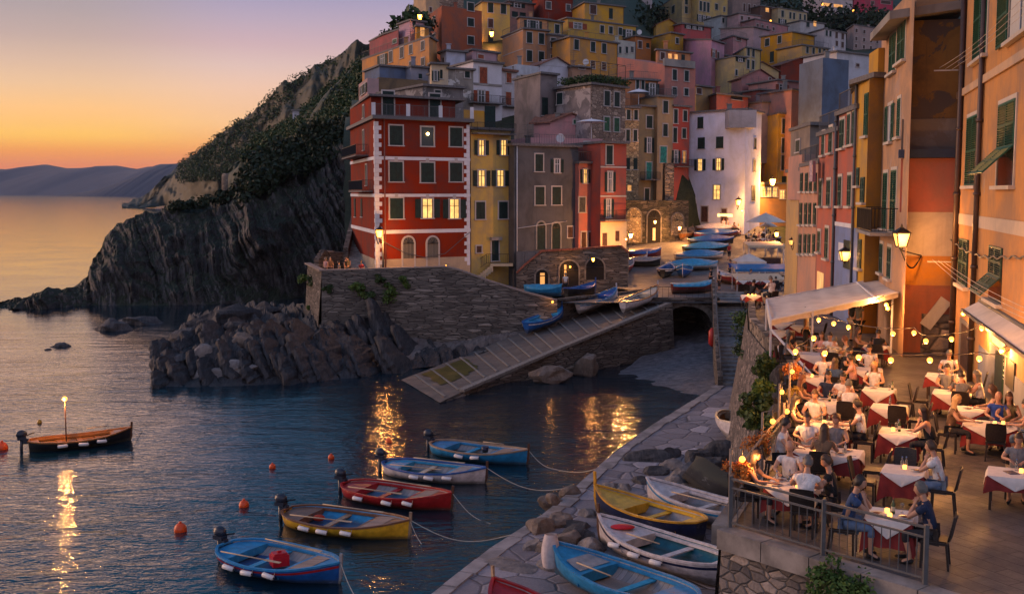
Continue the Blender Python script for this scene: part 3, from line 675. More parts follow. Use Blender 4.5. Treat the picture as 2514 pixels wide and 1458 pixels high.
# rock ledge running to the ramp
g = MB(); rows = []
for f, dz in ((0, -1), (.12, .25), (.3, .5), (.55, .45), (.8, .9), (1, 1.2)):
    rows.append([tuple(PZ(u, interp(u, [745, 930, 1100, 1290], [935, 905, 868, 822]) - f * 26, interp(u, [745, 930, 1100, 1290], [0, .2, .7, 2.0])) + Vector((0, 0, dz + .35 * fbm(u * .03, f * 4)))) for u in np.linspace(745, 1290, 110)])
g.grid(rows, smooth=False); tag(g.build('rock_ledge', rockmat('ledge rock', (0.09, 0.075, 0.07), (0.22, 0.18, 0.16), 1.4, 1.5, 8)), 'flat rock ledge leading to the slipway', None, kind='structure')
def boulder(p, size, seed, mat, label, group=None, rot=0.0, tilt=0.0, name='boulder', cuts=9, rough=0.16):
    """angular stone: a sphere cut by random planes, then roughened"""
    rs2 = np.random.RandomState(seed); bm = bmesh.new(); bmesh.ops.create_icosphere(bm, subdivisions=3, radius=1)
    pl = [(Vector(rs2.normal(size=3)).normalized(), rs2.uniform(0.55, 0.82)) for _ in range(cuts)]
    for v in bm.verts:
        for n_, d_ in pl:
            q = v.co.dot(n_)
            if q > d_: v.co -= n_ * (q - d_)
        v.co += v.co.normalized() * rough * fbm(v.co.x * 1.6 + seed, v.co.y * 1.6, v.co.z * 1.6, 4)
        v.co = Vector((v.co.x * size[0], v.co.y * size[1], v.co.z * size[2]))
    me = bpy.data.meshes.new(name); bm.to_mesh(me); bm.free(); me.materials.append(mat)
    me.polygons.foreach_set('use_smooth', [False] * len(me.polygons))
    o = bpy.data.objects.new(name, me); COL.objects.link(o); o.location = p; o.rotation_euler = (0, tilt, rot)
    return tag(o, label, 'boulder', group)
def slab_into(g, base, top, w, t, seed):
    """tilted blade of slate from base to top"""
    a = Vector(base); b = Vector(top); d = (b - a); L = d.length; d.normalize(); sd_ = Vector((0.25, 1, 0)).normalized(); sd_ = (sd_ - d * sd_.dot(d)).normalized(); nn = d.cross(sd_)
    rows = []
    m = 14
    for i in range(m + 1):
        f = i / m; c = a.lerp(b, f); ww = w * (1 - .75 * f ** 2.2) * (1 + .25 * fbm(f * 4, seed)); tt = t * (1 - .5 * f) * (1 + .3 * fbm(f * 5, seed + 9)); c = c + nn * 0.25 * t * fbm(f * 3, seed + 4)
        rows.append([tuple(c + sd_ * ww * x + nn * tt * y) for x, y in ((-.5, -.5), (-.15, -.62), (.2, -.45), (.5, -.5), (.55, .1), (.5, .5), (.1, .6), (-.3, .45), (-.5, .5), (-.56, 0), (-.5, -.5))])
    g.grid(rows, smooth=False); tp_ = rows[-1]; g.add([tuple(x) for x in tp_[:-1]], [tuple(range(len(tp_) - 1))])
def slab(base, top, w, t, seed, mat, label, group, name='rock_slab'):
    g = MB(); slab_into(g, base, top, w, t, seed); return tag(g.build(name, mat), label, 'rock', group)
g = MB(); rs = np.random.RandomState(9)
for i in range(120):
    u = rs.uniform(395, 1010); v = interp(u, [395, 560, 760, 1010], [905, 870, 880, 862]) + rs.uniform(-45, 42); v = max(v, interp(u, [395, 540, 760, 1010], [880, 790, 800, 850]))
    z = interp(v, [780, 860, 940], [2.4, 1.5, .2]) if u < 760 else interp(v, [800, 860, 925], [2.0, 1.0, .2]); b_ = PZ(u, v, z); L_ = rs.uniform(2.2, 4.4) * (1 if u > 520 else .6); dr = Vector((-.60 - rs.uniform(-.06, .06), .30, .72)).normalized()
    slab_into(g, b_ - dr * 1.4 + Vector((0, .5, 0)), b_ + dr * L_ * .62, rs.uniform(2.4, 4.4), rs.uniform(.4, .85), i + 200)
tag(g.build('rock_strata', M_rockf), 'tilted slate layers breaking out of the rocky shore', None, kind='structure')
# three fins of slate leaning on the sea wall, and lower fins
for i, (u0, v0, z0, u1, v1, z1, w_, t_, lab) in enumerate([
    (965, 855, 1.0, 905, 735, 4.9, 2.6, 1.0, 'tallest slate fin leaning on the sea wall under the bushes'),
    (925, 862, .9, 872, 775, 3.6, 2.4, .9, 'dark slate fin beside the tallest fin'), (985, 858, .9, 945, 770, 3.6, 2.0, .8, 'slender slate fin behind the tallest fin'),
    (1128, 832, 1.0, 1062, 775, 3.0, 2.2, .9, 'broad pointed slate fin standing alone by the sea wall'), (1165, 830, 1.0, 1105, 795, 2.3, 1.6, .6, 'low slate fin next to the broad pointed one'),
    (1235, 812, 1.8, 1180, 775, 3.3, 1.6, .6, 'narrow slate fin close to the slipway'), (885, 872, .6, 820, 800, 2.9, 2.4, .8, 'slate fin in front of the sea wall corner'),
    (845, 885, .5, 780, 815, 2.8, 2.6, .8, 'slate fin below the wall corner'), (790, 905, .2, 735, 830, 2.4, 2.6, .9, 'wide slate fin beside the rock steps'),
    (745, 920, 0, 690, 830, 2.6, 2.4, .9, 'wet slate fin above the water'), (705, 928, 0, 640, 835, 2.5, 2.6, .9, 'long striped slate fin near the pale boulder'), (665, 930, 0, 602, 835, 2.4, 2.4, .8, 'leaning slate fin next to the tan boulder')]):
    slab(PZ(u0, v0, z0) + Vector((0, .6, -.8)), PZ(u1, v1, z1), w_, t_, i + 20, M_rockf, lab, None)
for i, (u, v, z, s, m_, lab) in enumerate([
    (545, 918, .4, (3.3, 1.4, .95), M_boul, 'long pale flat boulder at the waterline'), (500, 875, 1.5, (.9, .8, 1.1), M_boul, 'upright grey boulder on the rocky point'),
    (538, 868, 1.5, (1.0, .9, 1.25), M_boul, 'grey rounded boulder between two larger ones'), (590, 852, 2.0, (1.5, 1.0, 1.7), M_boul2, 'tall tan boulder with a split face'),
    (575, 902, .9, (1.1, .8, .8), M_boul, 'small pale boulder behind the long flat one'), (590, 815, 2.6, (1.6, 1.1, .9), M_rockf, 'dark sloping boulder on top of the point'),
    (430, 900, .7, (1.8, 1.3, 1.5), M_rock, 'dark blocky rock at the tip of the point'), (460, 850, 1.4, (1.6, 1.2, 1.5), M_rock, 'dark stacked rock behind the tip'), (700, 800, 2.6, (1.6, 1.2, 1.0), M_rockf, 'grey boulder below the sea wall corner'),
    (540, 790, 2.4, (3.4, 1.6, 1.5), M_rockf, 'big blocky outcrop at the back of the point'), (655, 775, 2.6, (2.2, 1.4, 1.3), M_rockf, 'flat topped outcrop beside the big block'),
    (1445, 0, 84.2, (1.1, 1.0, 1.6), M_boul2, 'tall boulder against the slipway wall'), (1350, 0, 80.8, (1.7, .9, .8), M_boul2, 'low flat boulder in the water by the slipway'),
    (1510, 822, .5, (.7, .6, .5), M_boul2, 'small boulder at the edge of the pebble beach'),
    (268, 812, -.1, (2.4, 1.4, 1.15), M_rock, 'dark wet rock in the sea with foam'), (357, 797, -.1, (2.9, 1.5, 1.3), M_rock, 'larger dark rock in the sea near the point'),
    (148, 853, -.1, (1.1, .8, .5), M_rock, 'small round rock in the golden water'), (116, 861, -.1, (.5, .3, .22), M_rock, 'tiny rock beside the small round rock'), (180, 828, -.1, (.6, .3, .1), M_rock, 'rock barely breaking the golden water'),
    (333, 504, 0, (9, 6, 3.5), M_rock, 'far dark islet off the headland'), (365, 508, 0, (10, 8, 2.6), M_rock, 'low far rock joined to the headland')]):
    Y = PZ(u, v, z) if v else Vector((PY(u, HOR, z).x, z, .5)); boulder(Y, s, 40 + i, m_, lab, rot=random.uniform(-.4, .4), tilt=random.uniform(-.2, .2), rough=.22 if m_ is not M_boul else .1)

# small things on the far slopes
p = PY(752, 300, 305); o = empty('house', (p.x, p.y, p.z - 3), 'lone white house on the green slope left of the village', 'house'); g = MB(); g.box((p.x, p.y, p.z + .3), (6.5, 5, 5)); g.build('wall', plaster((0.55, 0.52, 0.56), .3), o); g = MB(); g.box((p.x, p.y, p.z + 3), (7.3, 5.8, .3)); g.build('roof', M_conc, o)
g = MB(); [g.box((p.x + k * 1.6 - 1.6, p.y - 2.52, p.z + .9), (.8, .06, 1.3)) for k in range(3)]; g.build('window', glassmat('pane'), o)
p = PY(566, 448, 520); g = MB(); g.tube([p - Vector((0, 0, 6)), p + Vector((0, 0, 3.4)), p + Vector((0, 0, 4.2))], [4.2, 4.0, 3.4], 14); tag(g.build('bunker', M_rubble), 'round stone bunker on the headland path', 'bunker')
p = PY(632, 385, 200); g = MB(); g.tube([p - Vector((0, 0, 3)), p + Vector((0, 0, .6)), p + Vector((0, 0, 1.0))], [1.7, 1.5, 1.1], 10); tag(g.build('bunker', M_rubble), 'small squat stone hut on top of the dark cliff', 'bunker')
# ================= houses =================
M_frame = plaster((0.46, 0.42, 0.40), 0.2); M_roofslab = flat('roof slab', (0.13, 0.12, 0.12), 0.85, var=0.3); M_tile = flat('roof tile', (0.17, 0.075, 0.05), 0.85, var=0.45, scale=3)
M_pane = glassmat('pane'); M_lit = None
def litmat(name, c, s):
    m, t, b = newmat(name); tcn = N(t, 'ShaderNodeTexCoord'); n = noise_n(t, 1.6, 3, 0.6, tcn.outputs['Object'])
    t.links.new(mixc(t, mrange(t, n.outputs[0], 0.35, 0.65), mul(c, 0.55), c), b.inputs['Emission Color']); b.inputs['Emission Strength'].default_value = s
    b.inputs['Base Color'].default_value = (0.3, 0.2, 0.1, 1); return m
M_lit = litmat('lit window', (1.0, 0.56, 0.15), 1.5); M_lit2 = litmat('warm window', (1.0, 0.42, 0.10), 0.9)
def louvre(name, c):
    m, t, b = newmat(name); tcn = N(t, 'ShaderNodeTexCoord'); sx = N(t, 'ShaderNodeSeparateXYZ'); t.links.new(tcn.outputs['Object'], sx.inputs[0])
    d = N(t, 'ShaderNodeMath', operation='MULTIPLY'); t.links.new(sx.outputs[2], d.inputs[0]); d.inputs[1].default_value = 14; fr = N(t, 'ShaderNodeMath', operation='FRACT'); t.links.new(d.outputs[0], fr.inputs[0])
    nz = noise_n(t, 3, 4, 0.6, tcn.outputs['Object']); t.links.new(mixc(t, mrange(t, nz.outputs[0], 0.35, 0.65), mul(c, .7), mul(c, 1.3)), b.inputs['Base Color']); b.inputs['Roughness'].default_value = 0.75
    bump(t, b, fr.outputs[0], 0.6, 0.03); return m
M_green = louvre('green shutters', (0.003, 0.021, 0.020)); M_green2 = louvre('bright green shutters', (0.012, 0.085, 0.045)); M_rust = louvre('rust shutters', (0.26, 0.055, 0.02)); M_brown = louvre('brown shutters', (0.07, 0.03, 0.022)); M_teal = louvre('teal shutters', (0.01, 0.20, 0.19)); M_greysh = louvre('grey shutters', (0.06, 0.065, 0.07))
M_iron = flat('dark iron', (0.025, 0.024, 0.026), 0.5, 0.6); M_rail = flat('grey railing', (0.10, 0.098, 0.10), 0.6, 0.2); M_pipe = flat('drain pipe', (0.10, 0.085, 0.08), 0.5, 0.3); M_white = plaster((0.66, 0.65, 0.68), 0.25)
class Face:
    def __init__(s, p, q, eps=0.0):
        s.p = Vector((p[0], p[1], 0)); s.q = Vector((q[0], q[1], 0)); s.t = (s.q - s.p).normalized(); n = Vector((s.t.y, -s.t.x, 0))
        mid = (s.p + s.q) / 2
        if n.dot(Vector((0, 0, 0)) - mid) < 0: n = -n
        s.n = n
    def hit(s, u, v): return PF(u, v, s.p, s.q)
    def mpp(s, u, v): return (s.hit(u + 3, v) - s.hit(u - 3, v)).length / 6, abs(s.hit(u, v - 3).z - s.hit(u, v + 3).z) / 6
    def box(s, g, c, w, h, d, off=0.0, mi=0):
        """box on the wall centred at c, sticking d out of it"""
        M = Matrix((s.t, s.n, Vector((0, 0, 1)))).transposed()
        g.box(c + s.n * (off + d / 2), (w, d, h), M, mi)
SH = {'s': None, 'S': None, 'o': 1, 'l': 1}
def window(par, fc, c, w, h, st, green=None):
    """one window: surround (own mesh), pane or shutters as children"""
    gm = green or M_green; big = w > 0.5
    g = MB(); t = 0.13
    lit = st in 'lLkK'; framed = st not in 'SDK'
    if framed:
        fc.box(g, c + Vector((0, 0, h / 2 + t / 2)), w + 2 * t, t, .07); fc.box(g, c - Vector((0, 0, h / 2 + .05)), w + 2 * t + .1, .1, .14)
        for sx in (-1, 1): fc.box(g, c + fc.t * sx * (w / 2 + t / 2), t, h, .065)
    else:
        fc.box(g, c - Vector((0, 0, h / 2 + .05)), w + .3, .1, .12)
    win = g.build('window', M_frame, par)
    # dark or lit pane
    g = MB(); fc.box(g, c, w, h, .02, .004); 
    pane = g.build('pane', (M_lit if st in 'lL' else M_lit2 if lit else M_pane), win)
    if st in 'lLkoO' and w > .45:
        g = MB(); fc.box(g, c, .07, h, .03, .025)
        for sx in (-1, 1): fc.box(g, c + fc.t * sx * (w / 2 - .04), .07, h, .03, .025)
        fc.box(g, c + Vector((0, 0, h * .15)), w, .05, .025, .025); g.build('sash', M_brown if lit else M_white, win)
    g = MB(); any_ = False; smat = {'r': M_rust, 'b': M_brown, 't': M_teal, 'g': M_green2, 'w': M_greysh, 'O': M_rust}.get(st, gm)
    if st in 'sSrbtgwBG':
        for sx in (-1, 1): fc.box(g, c + fc.t * sx * w * .25, w * .5 - .015, h - .02, .045, .02)
        fc.box(g, c, w, h, .012, .021); any_ = True
    if st in 'loO':
        for sx in (-1, 1): g = MB(); fc.box(g, c + fc.t * sx * (w / 2 + t + .02 + w * .27), w * .52, h, .05, .05); g.build('shutter', smat, win)
    if any_: g.build('shutters', smat, win)
    return win
def railing(par, pts, z, h=0.95, step=0.16, mat=None, name='railing', r=.025, posts=True):
    g = MB(); pts = [Vector((p[0], p[1], z if len(p) < 3 else p[2])) for p in pts]
    for a, b in zip(pts[:-1], pts[1:]):
        g.bar(a + Vector((0, 0, h)), b + Vector((0, 0, h)), r * 2, r * 1.6); g.bar(a + Vector((0, 0, .08)), b + Vector((0, 0, .08)), r * 1.2)
        n = max(1, int((b - a).length / step))
        for i in range(n + 1): p = a.lerp(b, i / n); g.bar(p + Vector((0, 0, .05)), p + Vector((0, 0, h)), r * (.8 if i % 10 else 1.8))
    return g.build(name, mat or M_iron, par)
def chimney(par, p, h=1.2, mat=None):
    g = MB(); g.box(p + Vector((0, 0, h / 2)), (.55, .55, h)); g.box(p + Vector((0, 0, h + .05)), (.75, .75, .1)); g.build('chimney', mat or M_conc, par)
def antenna(par, p, h=2.0):
    g = MB(); g.bar(p, p + Vector((0, 0, h)), .04)
    for k in range(3): g.bar(p + Vector((-.5, 0, h - .2 - k * .25)), p + Vector((.5, 0, h - .2 - k * .25)), .025)
    g.build('antenna', M_rail, par)
def dish(par, p):
    g = MB(); g.tube([p + Vector((0, -.1, 0)), p + Vector((0, -.16, 0))], [.42, .45], 14); g.bar(p + Vector((0, 0, -.7)), p, .05); g.build('dish', M_white, par)
HS = {}
def house(label, col, A, B, C, vt, vb, wins=(), roof='flat', phi=22, depth=8.0, patch=None, stain=.35, mat=None, name='house', cat='house', top=0.0, rail=False, extra='', green=None, zb=None, vtA=None, band=()):
    """A,B,C = photo columns (or (column, depth)) of the three visible corners"""
    def uy(q, d=None): return q if isinstance(q, tuple) else (q, d)
    uB, YB = uy(B); YB = YB or HY(uB, vb); p = PY(uB, HOR, YB); b = Vector((p.x, p.y, 0)); ph = R(phi)
    fd = Vector((math.cos(ph), math.sin(ph), 0)); sd_ = Vector((-math.sin(ph), math.cos(ph), 0))
    def sol(u, d):
        r_ = ray(u, HOR); a = r_.x / r_.y; den = d.x - a * d.y
        t = (a * b.y - b.x) / den if abs(den) > 1e-5 else 20; return b + d * t
    uC, YC = uy(C); c = sol(uC, fd) if YC is None else Vector((PY(uC, HOR, YC).x, YC, 0))
    if A is None: a = b + sd_ * depth
    else:
        uA, YA = uy(A)
        if YA is None:
            a = sol(uA, sd_); L = (a - b).length
            if L > 16 or (a - b).dot(sd_) < 0: a = Vector((PY(uA, HOR, YB * 1.07).x, YB * 1.07, 0))
        else: a = Vector((PY(uA, HOR, YA).x, YA, 0))
    d = a + c - b
    if A is not None and (a - b).length < 4: k = depth / (a - b).length; d = c + (a - b) * k; a2 = a; 
    zt = PY(uB, vt, b.y).z; zbm = (PY(uB, vb, b.y).z - 6) if zb is None else zb
    o = empty(name, (b.x, b.y, zbm), label, cat)
    tops = [zt] * 4
    if vtA is not None: tops[0] = PY(uy(A)[0], vtA, a.y).z; tops[3] = tops[0]
    M = mat or plaster(col, stain, patch)
    g = MB(); poly = [(a.x, a.y), (b.x, b.y), (c.x, c.y), (d.x, d.y)]; g.prism(poly, zbm, tops)
    g.build('wall', M, o)
    F_ = {'L': Face(a, b), 'F': Face(b, c)}
    if roof == 'flat' or roof == 'terrace':
        g = MB(); cen = (a + b + c + d) / 4; e = 0.35
        P = [q + (q - cen).normalized() * e * 1.4 for q in (a, b, c, d)]
        g.prism([(q.x, q.y) for q in P], [x + .002 for x in tops], [x + .24 for x in tops], bot=True)
        g.build('roof', M_roofslab, o)
        if roof == 'terrace' or rail:
            railing(o, [(q.x, q.y) for q in (a.lerp(d, 0), b, c)], zt + .24, mat=M_rail, step=.3)
    elif roof in ('gable', 'gableF'):
        # ridge runs back from the front face ('gable': gable end shows on side L; 'gableF': gable end is the front)
        h = min(1.8, (c - b).length * .18 + .4) if roof == 'gable' else min(1.8, (c - b).length * .22)
        g = MB(); up = Vector((0, 0, 1)); B0 = [q + up * (tops[i] + .02) for i, q in enumerate((a, b, c, d))]
        ov = .35
        if roof == 'gable': r0 = (B0[0] + B0[1]) / 2 + up * h; r1_ = (B0[2] + B0[3]) / 2 + up * h
        else: r0 = (B0[1] + B0[2]) / 2 + up * h; r1_ = (B0[0] + B0[3]) / 2 + up * h
        wg = MB()
        if roof == 'gable':
            ex = (B0[0] - B0[1]).normalized() * ov; fx = (r1_ - r0).normalized() * ov
            q = [B0[1] - ex - fx, B0[2] - ex + fx, r1_ + fx, r0 - fx, B0[0] + ex - fx, B0[3] + ex + fx]; 
            wg.add([B0[0], B0[1], r0 - up * .05], [(0, 1, 2)]); wg.add([B0[2], B0[3], r1_ - up * .05], [(0, 1, 2)])
            T = [(0, 1, 2, 3), (3, 2, 5, 4)]
        else:
            ex = (B0[2] - B0[1]).normalized() * ov; fx = (r1_ - r0).normalized() * ov
            q = [B0[1] - ex - fx, B0[0] - ex + fx, r1_ + fx, r0 - fx, B0[2] + ex - fx, B0[3] + ex + fx]
            wg.add([B0[1], B0[2], r0 - up * .05], [(0, 1, 2)]); wg.add([B0[0], B0[3], r1_ - up * .05], [(0, 1, 2)]); T = [(0, 1, 2, 3), (3, 2, 5, 4)]
        dn = up * .14
        for f in T:
            P = [q[i] for i in f]; g.add(P + [x - dn for x in P], [(0, 1, 2, 3), (7, 6, 5, 4), (0, 4, 5, 1), (1, 5, 6, 2), (2, 6, 7, 3), (3, 7, 4, 0)])
        g.build('roof', M_tile, o)
        for k_ in (0, 3): w2 = MB(); w2.add(wg.v[k_:k_ + 3], [(0, 1, 2)]); w2.build('gable', M, o)
    for (fk, us, vs_, w, h, st) in wins:
        fc = F_[fk]
        for v in vs_:
            z = fc.hit(us[0], v).z; mw, mh = fc.mpp(us[0], v)
            for u in us:
                q = fc.hit(u, HOR); window(o, fc, Vector((q.x, q.y, z)), w * mw, h * mh, st, green)
    if band:
        g = MB()
        for (fk, v, th) in band:
            fc = F_[fk]; L = (fc.q - fc.p).length; u = uB; z = PY(uB, v, b.y).z; fc.box(g, Vector(((fc.p.x + fc.q.x) / 2, (fc.p.y + fc.q.y) / 2, z)), L + .04, th, .05)
        g.build('string_course', M_frame, o)
    rnd = random.Random(int(uB * 7 + vt))
    cen = (a + b + c + d) / 4 + Vector((0, 0, min(tops) + .2))
    if YB > 135 and vb < 420:
        if rnd.random() < .45: extra += 'c'
        if rnd.random() < .3: extra += 'a'
        if rnd.random() < .4: extra += 'p'
    if 'c' in extra: chimney(o, b.lerp(c, rnd.uniform(.25, .8)).lerp(a, .35) + Vector((0, 0, zt + .1)), rnd.uniform(.9, 1.6), M if rnd.random() < .5 else None)
    if 'a' in extra: antenna(o, b.lerp(c, rnd.uniform(.2, .8)).lerp(a, .3) + Vector((0, 0, zt + .2)), rnd.uniform(1.6, 2.6))
    if 'd' in extra: dish(o, b.lerp(c, rnd.uniform(.2, .8)) + Vector((0, .5, zt + .9)))
    if 'p' in extra:
        g = MB(); fc = F_['F']; e_ = fc.q - fc.t * .15; g.tube([(e_.x + fc.n.x * .1, e_.y + fc.n.y * .1, zbm), (e_.x + fc.n.x * .1, e_.y + fc.n.y * .1, zt)], .06); g.build('drain_pipe', M_pipe, o)
    HS[label] = (o, F_, a, b, c, d, zt); return HS[label]
def balcony(o, fc, u0, u1, v, out=.9, mat=None, slab=None, h=.95):
    """v = photo row of the floor line"""
    z = fc.hit((u0 + u1) / 2, v).z; p = fc.hit(u0, HOR); q = fc.hit(u1, HOR); p.z = q.z = 0; g = MB()
    c = (p + q) / 2; c.z = z; fc.box(g, c, (q - p).length, .14, out); s_ = g.build('balcony', slab or M_roofslab, o)
    a = p + fc.n * (out - .04); b = q + fc.n * (out - .04)
    railing(s_, [(p.x, p.y), (a.x, a.y), (b.x, b.y), (q.x, q.y)], z + .07, h, .14, mat or M_iron)
def box_on(o, fc, u0, u1, v0, v1, d, mat, name, off=0.0):
    a = fc.hit(u0, v0); b = fc.hit(u1, v1); um = (u0 + u1) / 2; c = fc.hit(um, (v0 + v1) / 2); c.z = (fc.hit(um, v0).z + fc.hit(um, v1).z) / 2
    g = MB(); fc.box(g, c, Vector((a.x - b.x, a.y - b.y)).length, abs(fc.hit(um, v0).z - fc.hit(um, v1).z), d, off); return g.build(name, mat, o)
def arch_door(o, fc, u, v0, v1, w, mat, frame=M_frame, name='door'):
    """arched doorway: v0 top of arch, v1 threshold"""
    z0 = fc.hit(u, v1).z; z1 = fc.hit(u, v0).z; q = fc.hit(u, HOR); W_ = w * fc.mpp(u, v1)[0] / 2; q.z = 0; g = MB(); g2 = MB(); g3 = MB()
    sp = z1 - W_; n = 12; ring = [(-W_, z0)] + [(-W_ * math.cos(math.pi * i / n), sp + W_ * math.sin(math.pi * i / n)) for i in range(n + 1)] + [(W_, z0)]
    k = 1 + .16 / W_; ro = [(-W_ - .16, z0)] + [(-W_ * k * math.cos(math.pi * i / n), sp + W_ * k * math.sin(math.pi * i / n)) for i in range(n + 1)] + [(W_ + .16, z0)]
    P = lambda x, z, d: q + fc.t * x + fc.n * d + Vector((0, 0, z))
    for i in range(len(ring) - 1):
        a, b, c, d = ring[i], ring[i + 1], ro[i + 1], ro[i]; g.add([P(*a, .09), P(*b, .09), P(*c, .09), P(*d, .09), P(*a, 0), P(*b, 0), P(*c, 0), P(*d, 0)], [(0, 1, 2, 3), (0, 4, 5, 1), (3, 2, 6, 7)])
    g2.add([P(x, z, .03) for x, z in ring], [tuple(range(len(ring)))])
    fr = g.build(name, frame, o); g2.build('leaf', mat, fr)
    fc.box(g3, q + Vector((0, 0, sp)), 2 * W_, .08, .06, .03)
    for i in range(1, 6): a = math.pi * i / 6; g3.bar(P(0, sp, .05), P(-W_ * math.cos(a), sp + W_ * math.sin(a), .05), .03)
    g3.build('fanlight', M_iron, fr); return fr
Cpink = (0.48, 0.24, 0.24); Clil = (0.50, 0.28, 0.36); Cterra = (0.33, 0.11, 0.065); Cpeach = (0.50, 0.26, 0.14); Coch = (0.52, 0.28, 0.06); Cyel = (0.55, 0.38, 0.13); Ccream = (0.56, 0.43, 0.27)
Cgrey = (0.115, 0.113, 0.118); Cred = (0.21, 0.030, 0.013); Csalm = (0.47, 0.18, 0.15); Cwhite = (0.60, 0.58, 0.62); Colive = (0.26, 0.20, 0.12); Cora = (0.55, 0.25, 0.08)
# ---- the red corner building ----
o, F_, a, b, c, d, zt = house('tall red corner building with white quoins and roof terrace above the sea wall', Cred, (862, 118), (922, 100), (1153, 105.5), 292, 660, roof='none', stain=.42, name='corner_building', cat='building', zb=5.0)
fF, fL = F_['F'], F_['L']
for u, v, w, h, st in [(972, 333, 32, 48, 's'), (1049, 336, 30, 46, 'D'), (1119, 337, 30, 46, 's'), (972, 422, 32, 48, 's'), (1049, 424, 32, 48, 's'), (1119, 423, 30, 46, 's'), (973, 512, 32, 50, 's'), (1049, 512, 26, 46, 'l'), (1115, 513, 24, 46, 'l')]:
    q = fF.hit(u, v); mw, mh = fF.mpp(u, v); wn = window(o, fF, q, w * mw, h * mh, st if st != 'D' else 'k' if 0 else 's' if st != 'D' else 'D')
    if st == 'D':
        g = MB(); fF.box(g, q + Vector((0, 0, h * mh / 2 + .07)), w * mw + .3, .14, .07); [fF.box(g, q + fF.t * s_ * (w * mw / 2 + .07), .14, h * mh, .07) for s_ in (-1, 1)]; g.build('surround', M_frame, wn)
        g = MB(); g.sphere(q + fF.n * .12 + Vector((0, 0, .25)), .13); g.build('bulb', emis('bulb', (1, .55, .15), 30), wn)  # glowing sphere stands in for a lamp reflected in the dark pane
    if v > 400 and st in 'sl':
        g = MB(); fF.box(g, q + Vector((0, 0, h * mh / 2 + .28)), .32, .3, .09); g.build('keystone', M_frame, wn)
for v, th in ((388, .30), (480, .28), (570, .34)):
    for fc in (fF, fL):
        g = MB(); z = fF.hit(930, v).z; m = (fc.p + fc.q) / 2; m.z = z; fc.box(g, m, (fc.q - fc.p).length + .1, th, .07); g.build('string_course', M_white, o)
g = MB(); z0_, z1_ = fF.hit(930, 660).z, zt
for fc, end, sgn in ((fF, fF.p, 1), (fF, fF.q, -1), (fL, fL.q, -1)):
    k = 0; z = z0_
    while z < z1_ - .3:
        w_ = .62 if k % 2 else .34; cc = Vector((end.x, end.y, 0)) + fc.t * sgn * w_ / 2; cc.z = z + .19; fc.box(g, cc, w_, .37, .055); z += .38; k += 1
g.build('quoins', M_white, o)
g = MB(); z = fF.hit(930, 656).z
for fc in (fF, fL): m = (fc.p + fc.q) / 2; m.z = fF.hit(930, 640).z - 1.2; fc.box(g, m, (fc.q - fc.p).length + .05, 2.6, .045)
g.build('plinth', plaster((0.42, 0.33, 0.24), .5), o)
cen = (a + b + c + d) / 4
g = MB(); P = [q + (q - cen).normalized() * .7 for q in (a, b, c, d)]; g.prism([(q.x, q.y) for q in P], zt, zt + .32, bot=True); g.build('cornice', flat('cornice', (0.10, 0.10, 0.11), .7), o)
M_redw = plaster(Cred, .42)
zz = zt + .32; ai = a.lerp(b, .82) + fF.t * .0; fr0 = b.lerp(a, .12); fr1 = c.lerp(d, .12) - fF.t * 1.0; h2 = PY(905, 236, 101.5).z
g = MB(); g.prism([(a.x, a.y), (fr0.x, fr0.y), (fr1.x, fr1.y), (d.x, d.y)], zz, h2); g.build('attic', M_redw, o)
fa = Face(fr0, fr1); g = MB(); P = [a, fr0 - fF.t * .6 + fa.n * .8, fr1 + fF.t * .7 + fa.n * .8, d]; g.prism([(q.x, q.y) for q in P], h2, h2 + .2, bot=True); g.build('roof', M_roofslab, o)
for u in (955, 1069):
    z = zz + 1.25; q = fa.hit(u, HOR); q.z = z; window(o, fa, q, 1.15, 2.3, 's')
rb = [b + (b - cen).normalized() * .35, c + (c - cen).normalized() * .35]
railing(o, [(rb[0].x, rb[0].y), (rb[1].x, rb[1].y)], zt + .32, 1.0, .13, M_rail)
g = MB()
for f in (0.0, .34, .67, 1.0): p = rb[0].lerp(rb[1], f); g.box((p.x, p.y, zt + .32 + .55), (.34, .34, 1.1))
g.build('terrace_pillars', M_white, o)
for u in (1001, 1061): arch_door(o, fF, u, 582, 655, 27, planks('door grille', (0.13, 0.12, 0.10), 0, .15))
balcony(o, fL, 868, 905, 386, 1.2); balcony(o, fL, 880, 915, 470, 1.0)
for u, v, h in ((893, 345, 48), (900, 430, 50), (872, 510, 44), (888, 510, 44), (893, 275, 30)):
    q = fL.hit(u, v); window(o, fL, q, 1.1, h * fL.mpp(u, v)[1], 'S' if v > 500 else 's')
g = MB(); q = fF.hit(943, 400) + fF.n * .1; g.tube([(q.x, q.y, 6.0), (q.x, q.y, zt)], .07); g.build('drain_pipe', flat('copper pipe', (0.2, .07, .05), .6), o)
# steps and wall left of the red building
g = MB()
for i in range(16):
    Y = 104 + i * .95; x0 = PY(855, HOR, Y).x; x1 = PY(915 - i * 1.5, HOR, Y).x; g.prism([(x0, Y), (x1, Y), (x1, Y + .97), (x0, Y + .97)], 4, 6.35 + .19 * (i + 1))
tag(g.build('steps', M_step), 'stone steps climbing beside the red corner building', 'steps')
g = MB(); p0_ = PY(775, 650, 107); p1_ = PY(790, 612, 108); p2_ = PY(852, 612, 112); p3_ = PY(856, 530, 122)
g.prism([(p0_.x, 106), (p1_.x, 107), (p1_.x + .5, 107), (p0_.x + .5, 106)], 3, [p0_.z + .6, p1_.z, p1_.z, p0_.z + .6]); g.prism([(p1_.x, 107), (p2_.x, 109.5), (p2_.x, 110), (p1_.x, 107.5)], 3, [p1_.z, p2_.z - .2, p2_.z - .2, p1_.z]); g.prism([(p2_.x, 109.5), (p3_.x, 124), (p3_.x + .5, 124), (p2_.x + .5, 109.5)], 3, [p2_.z + .3, p3_.z, p3_.z, p2_.z + .3])
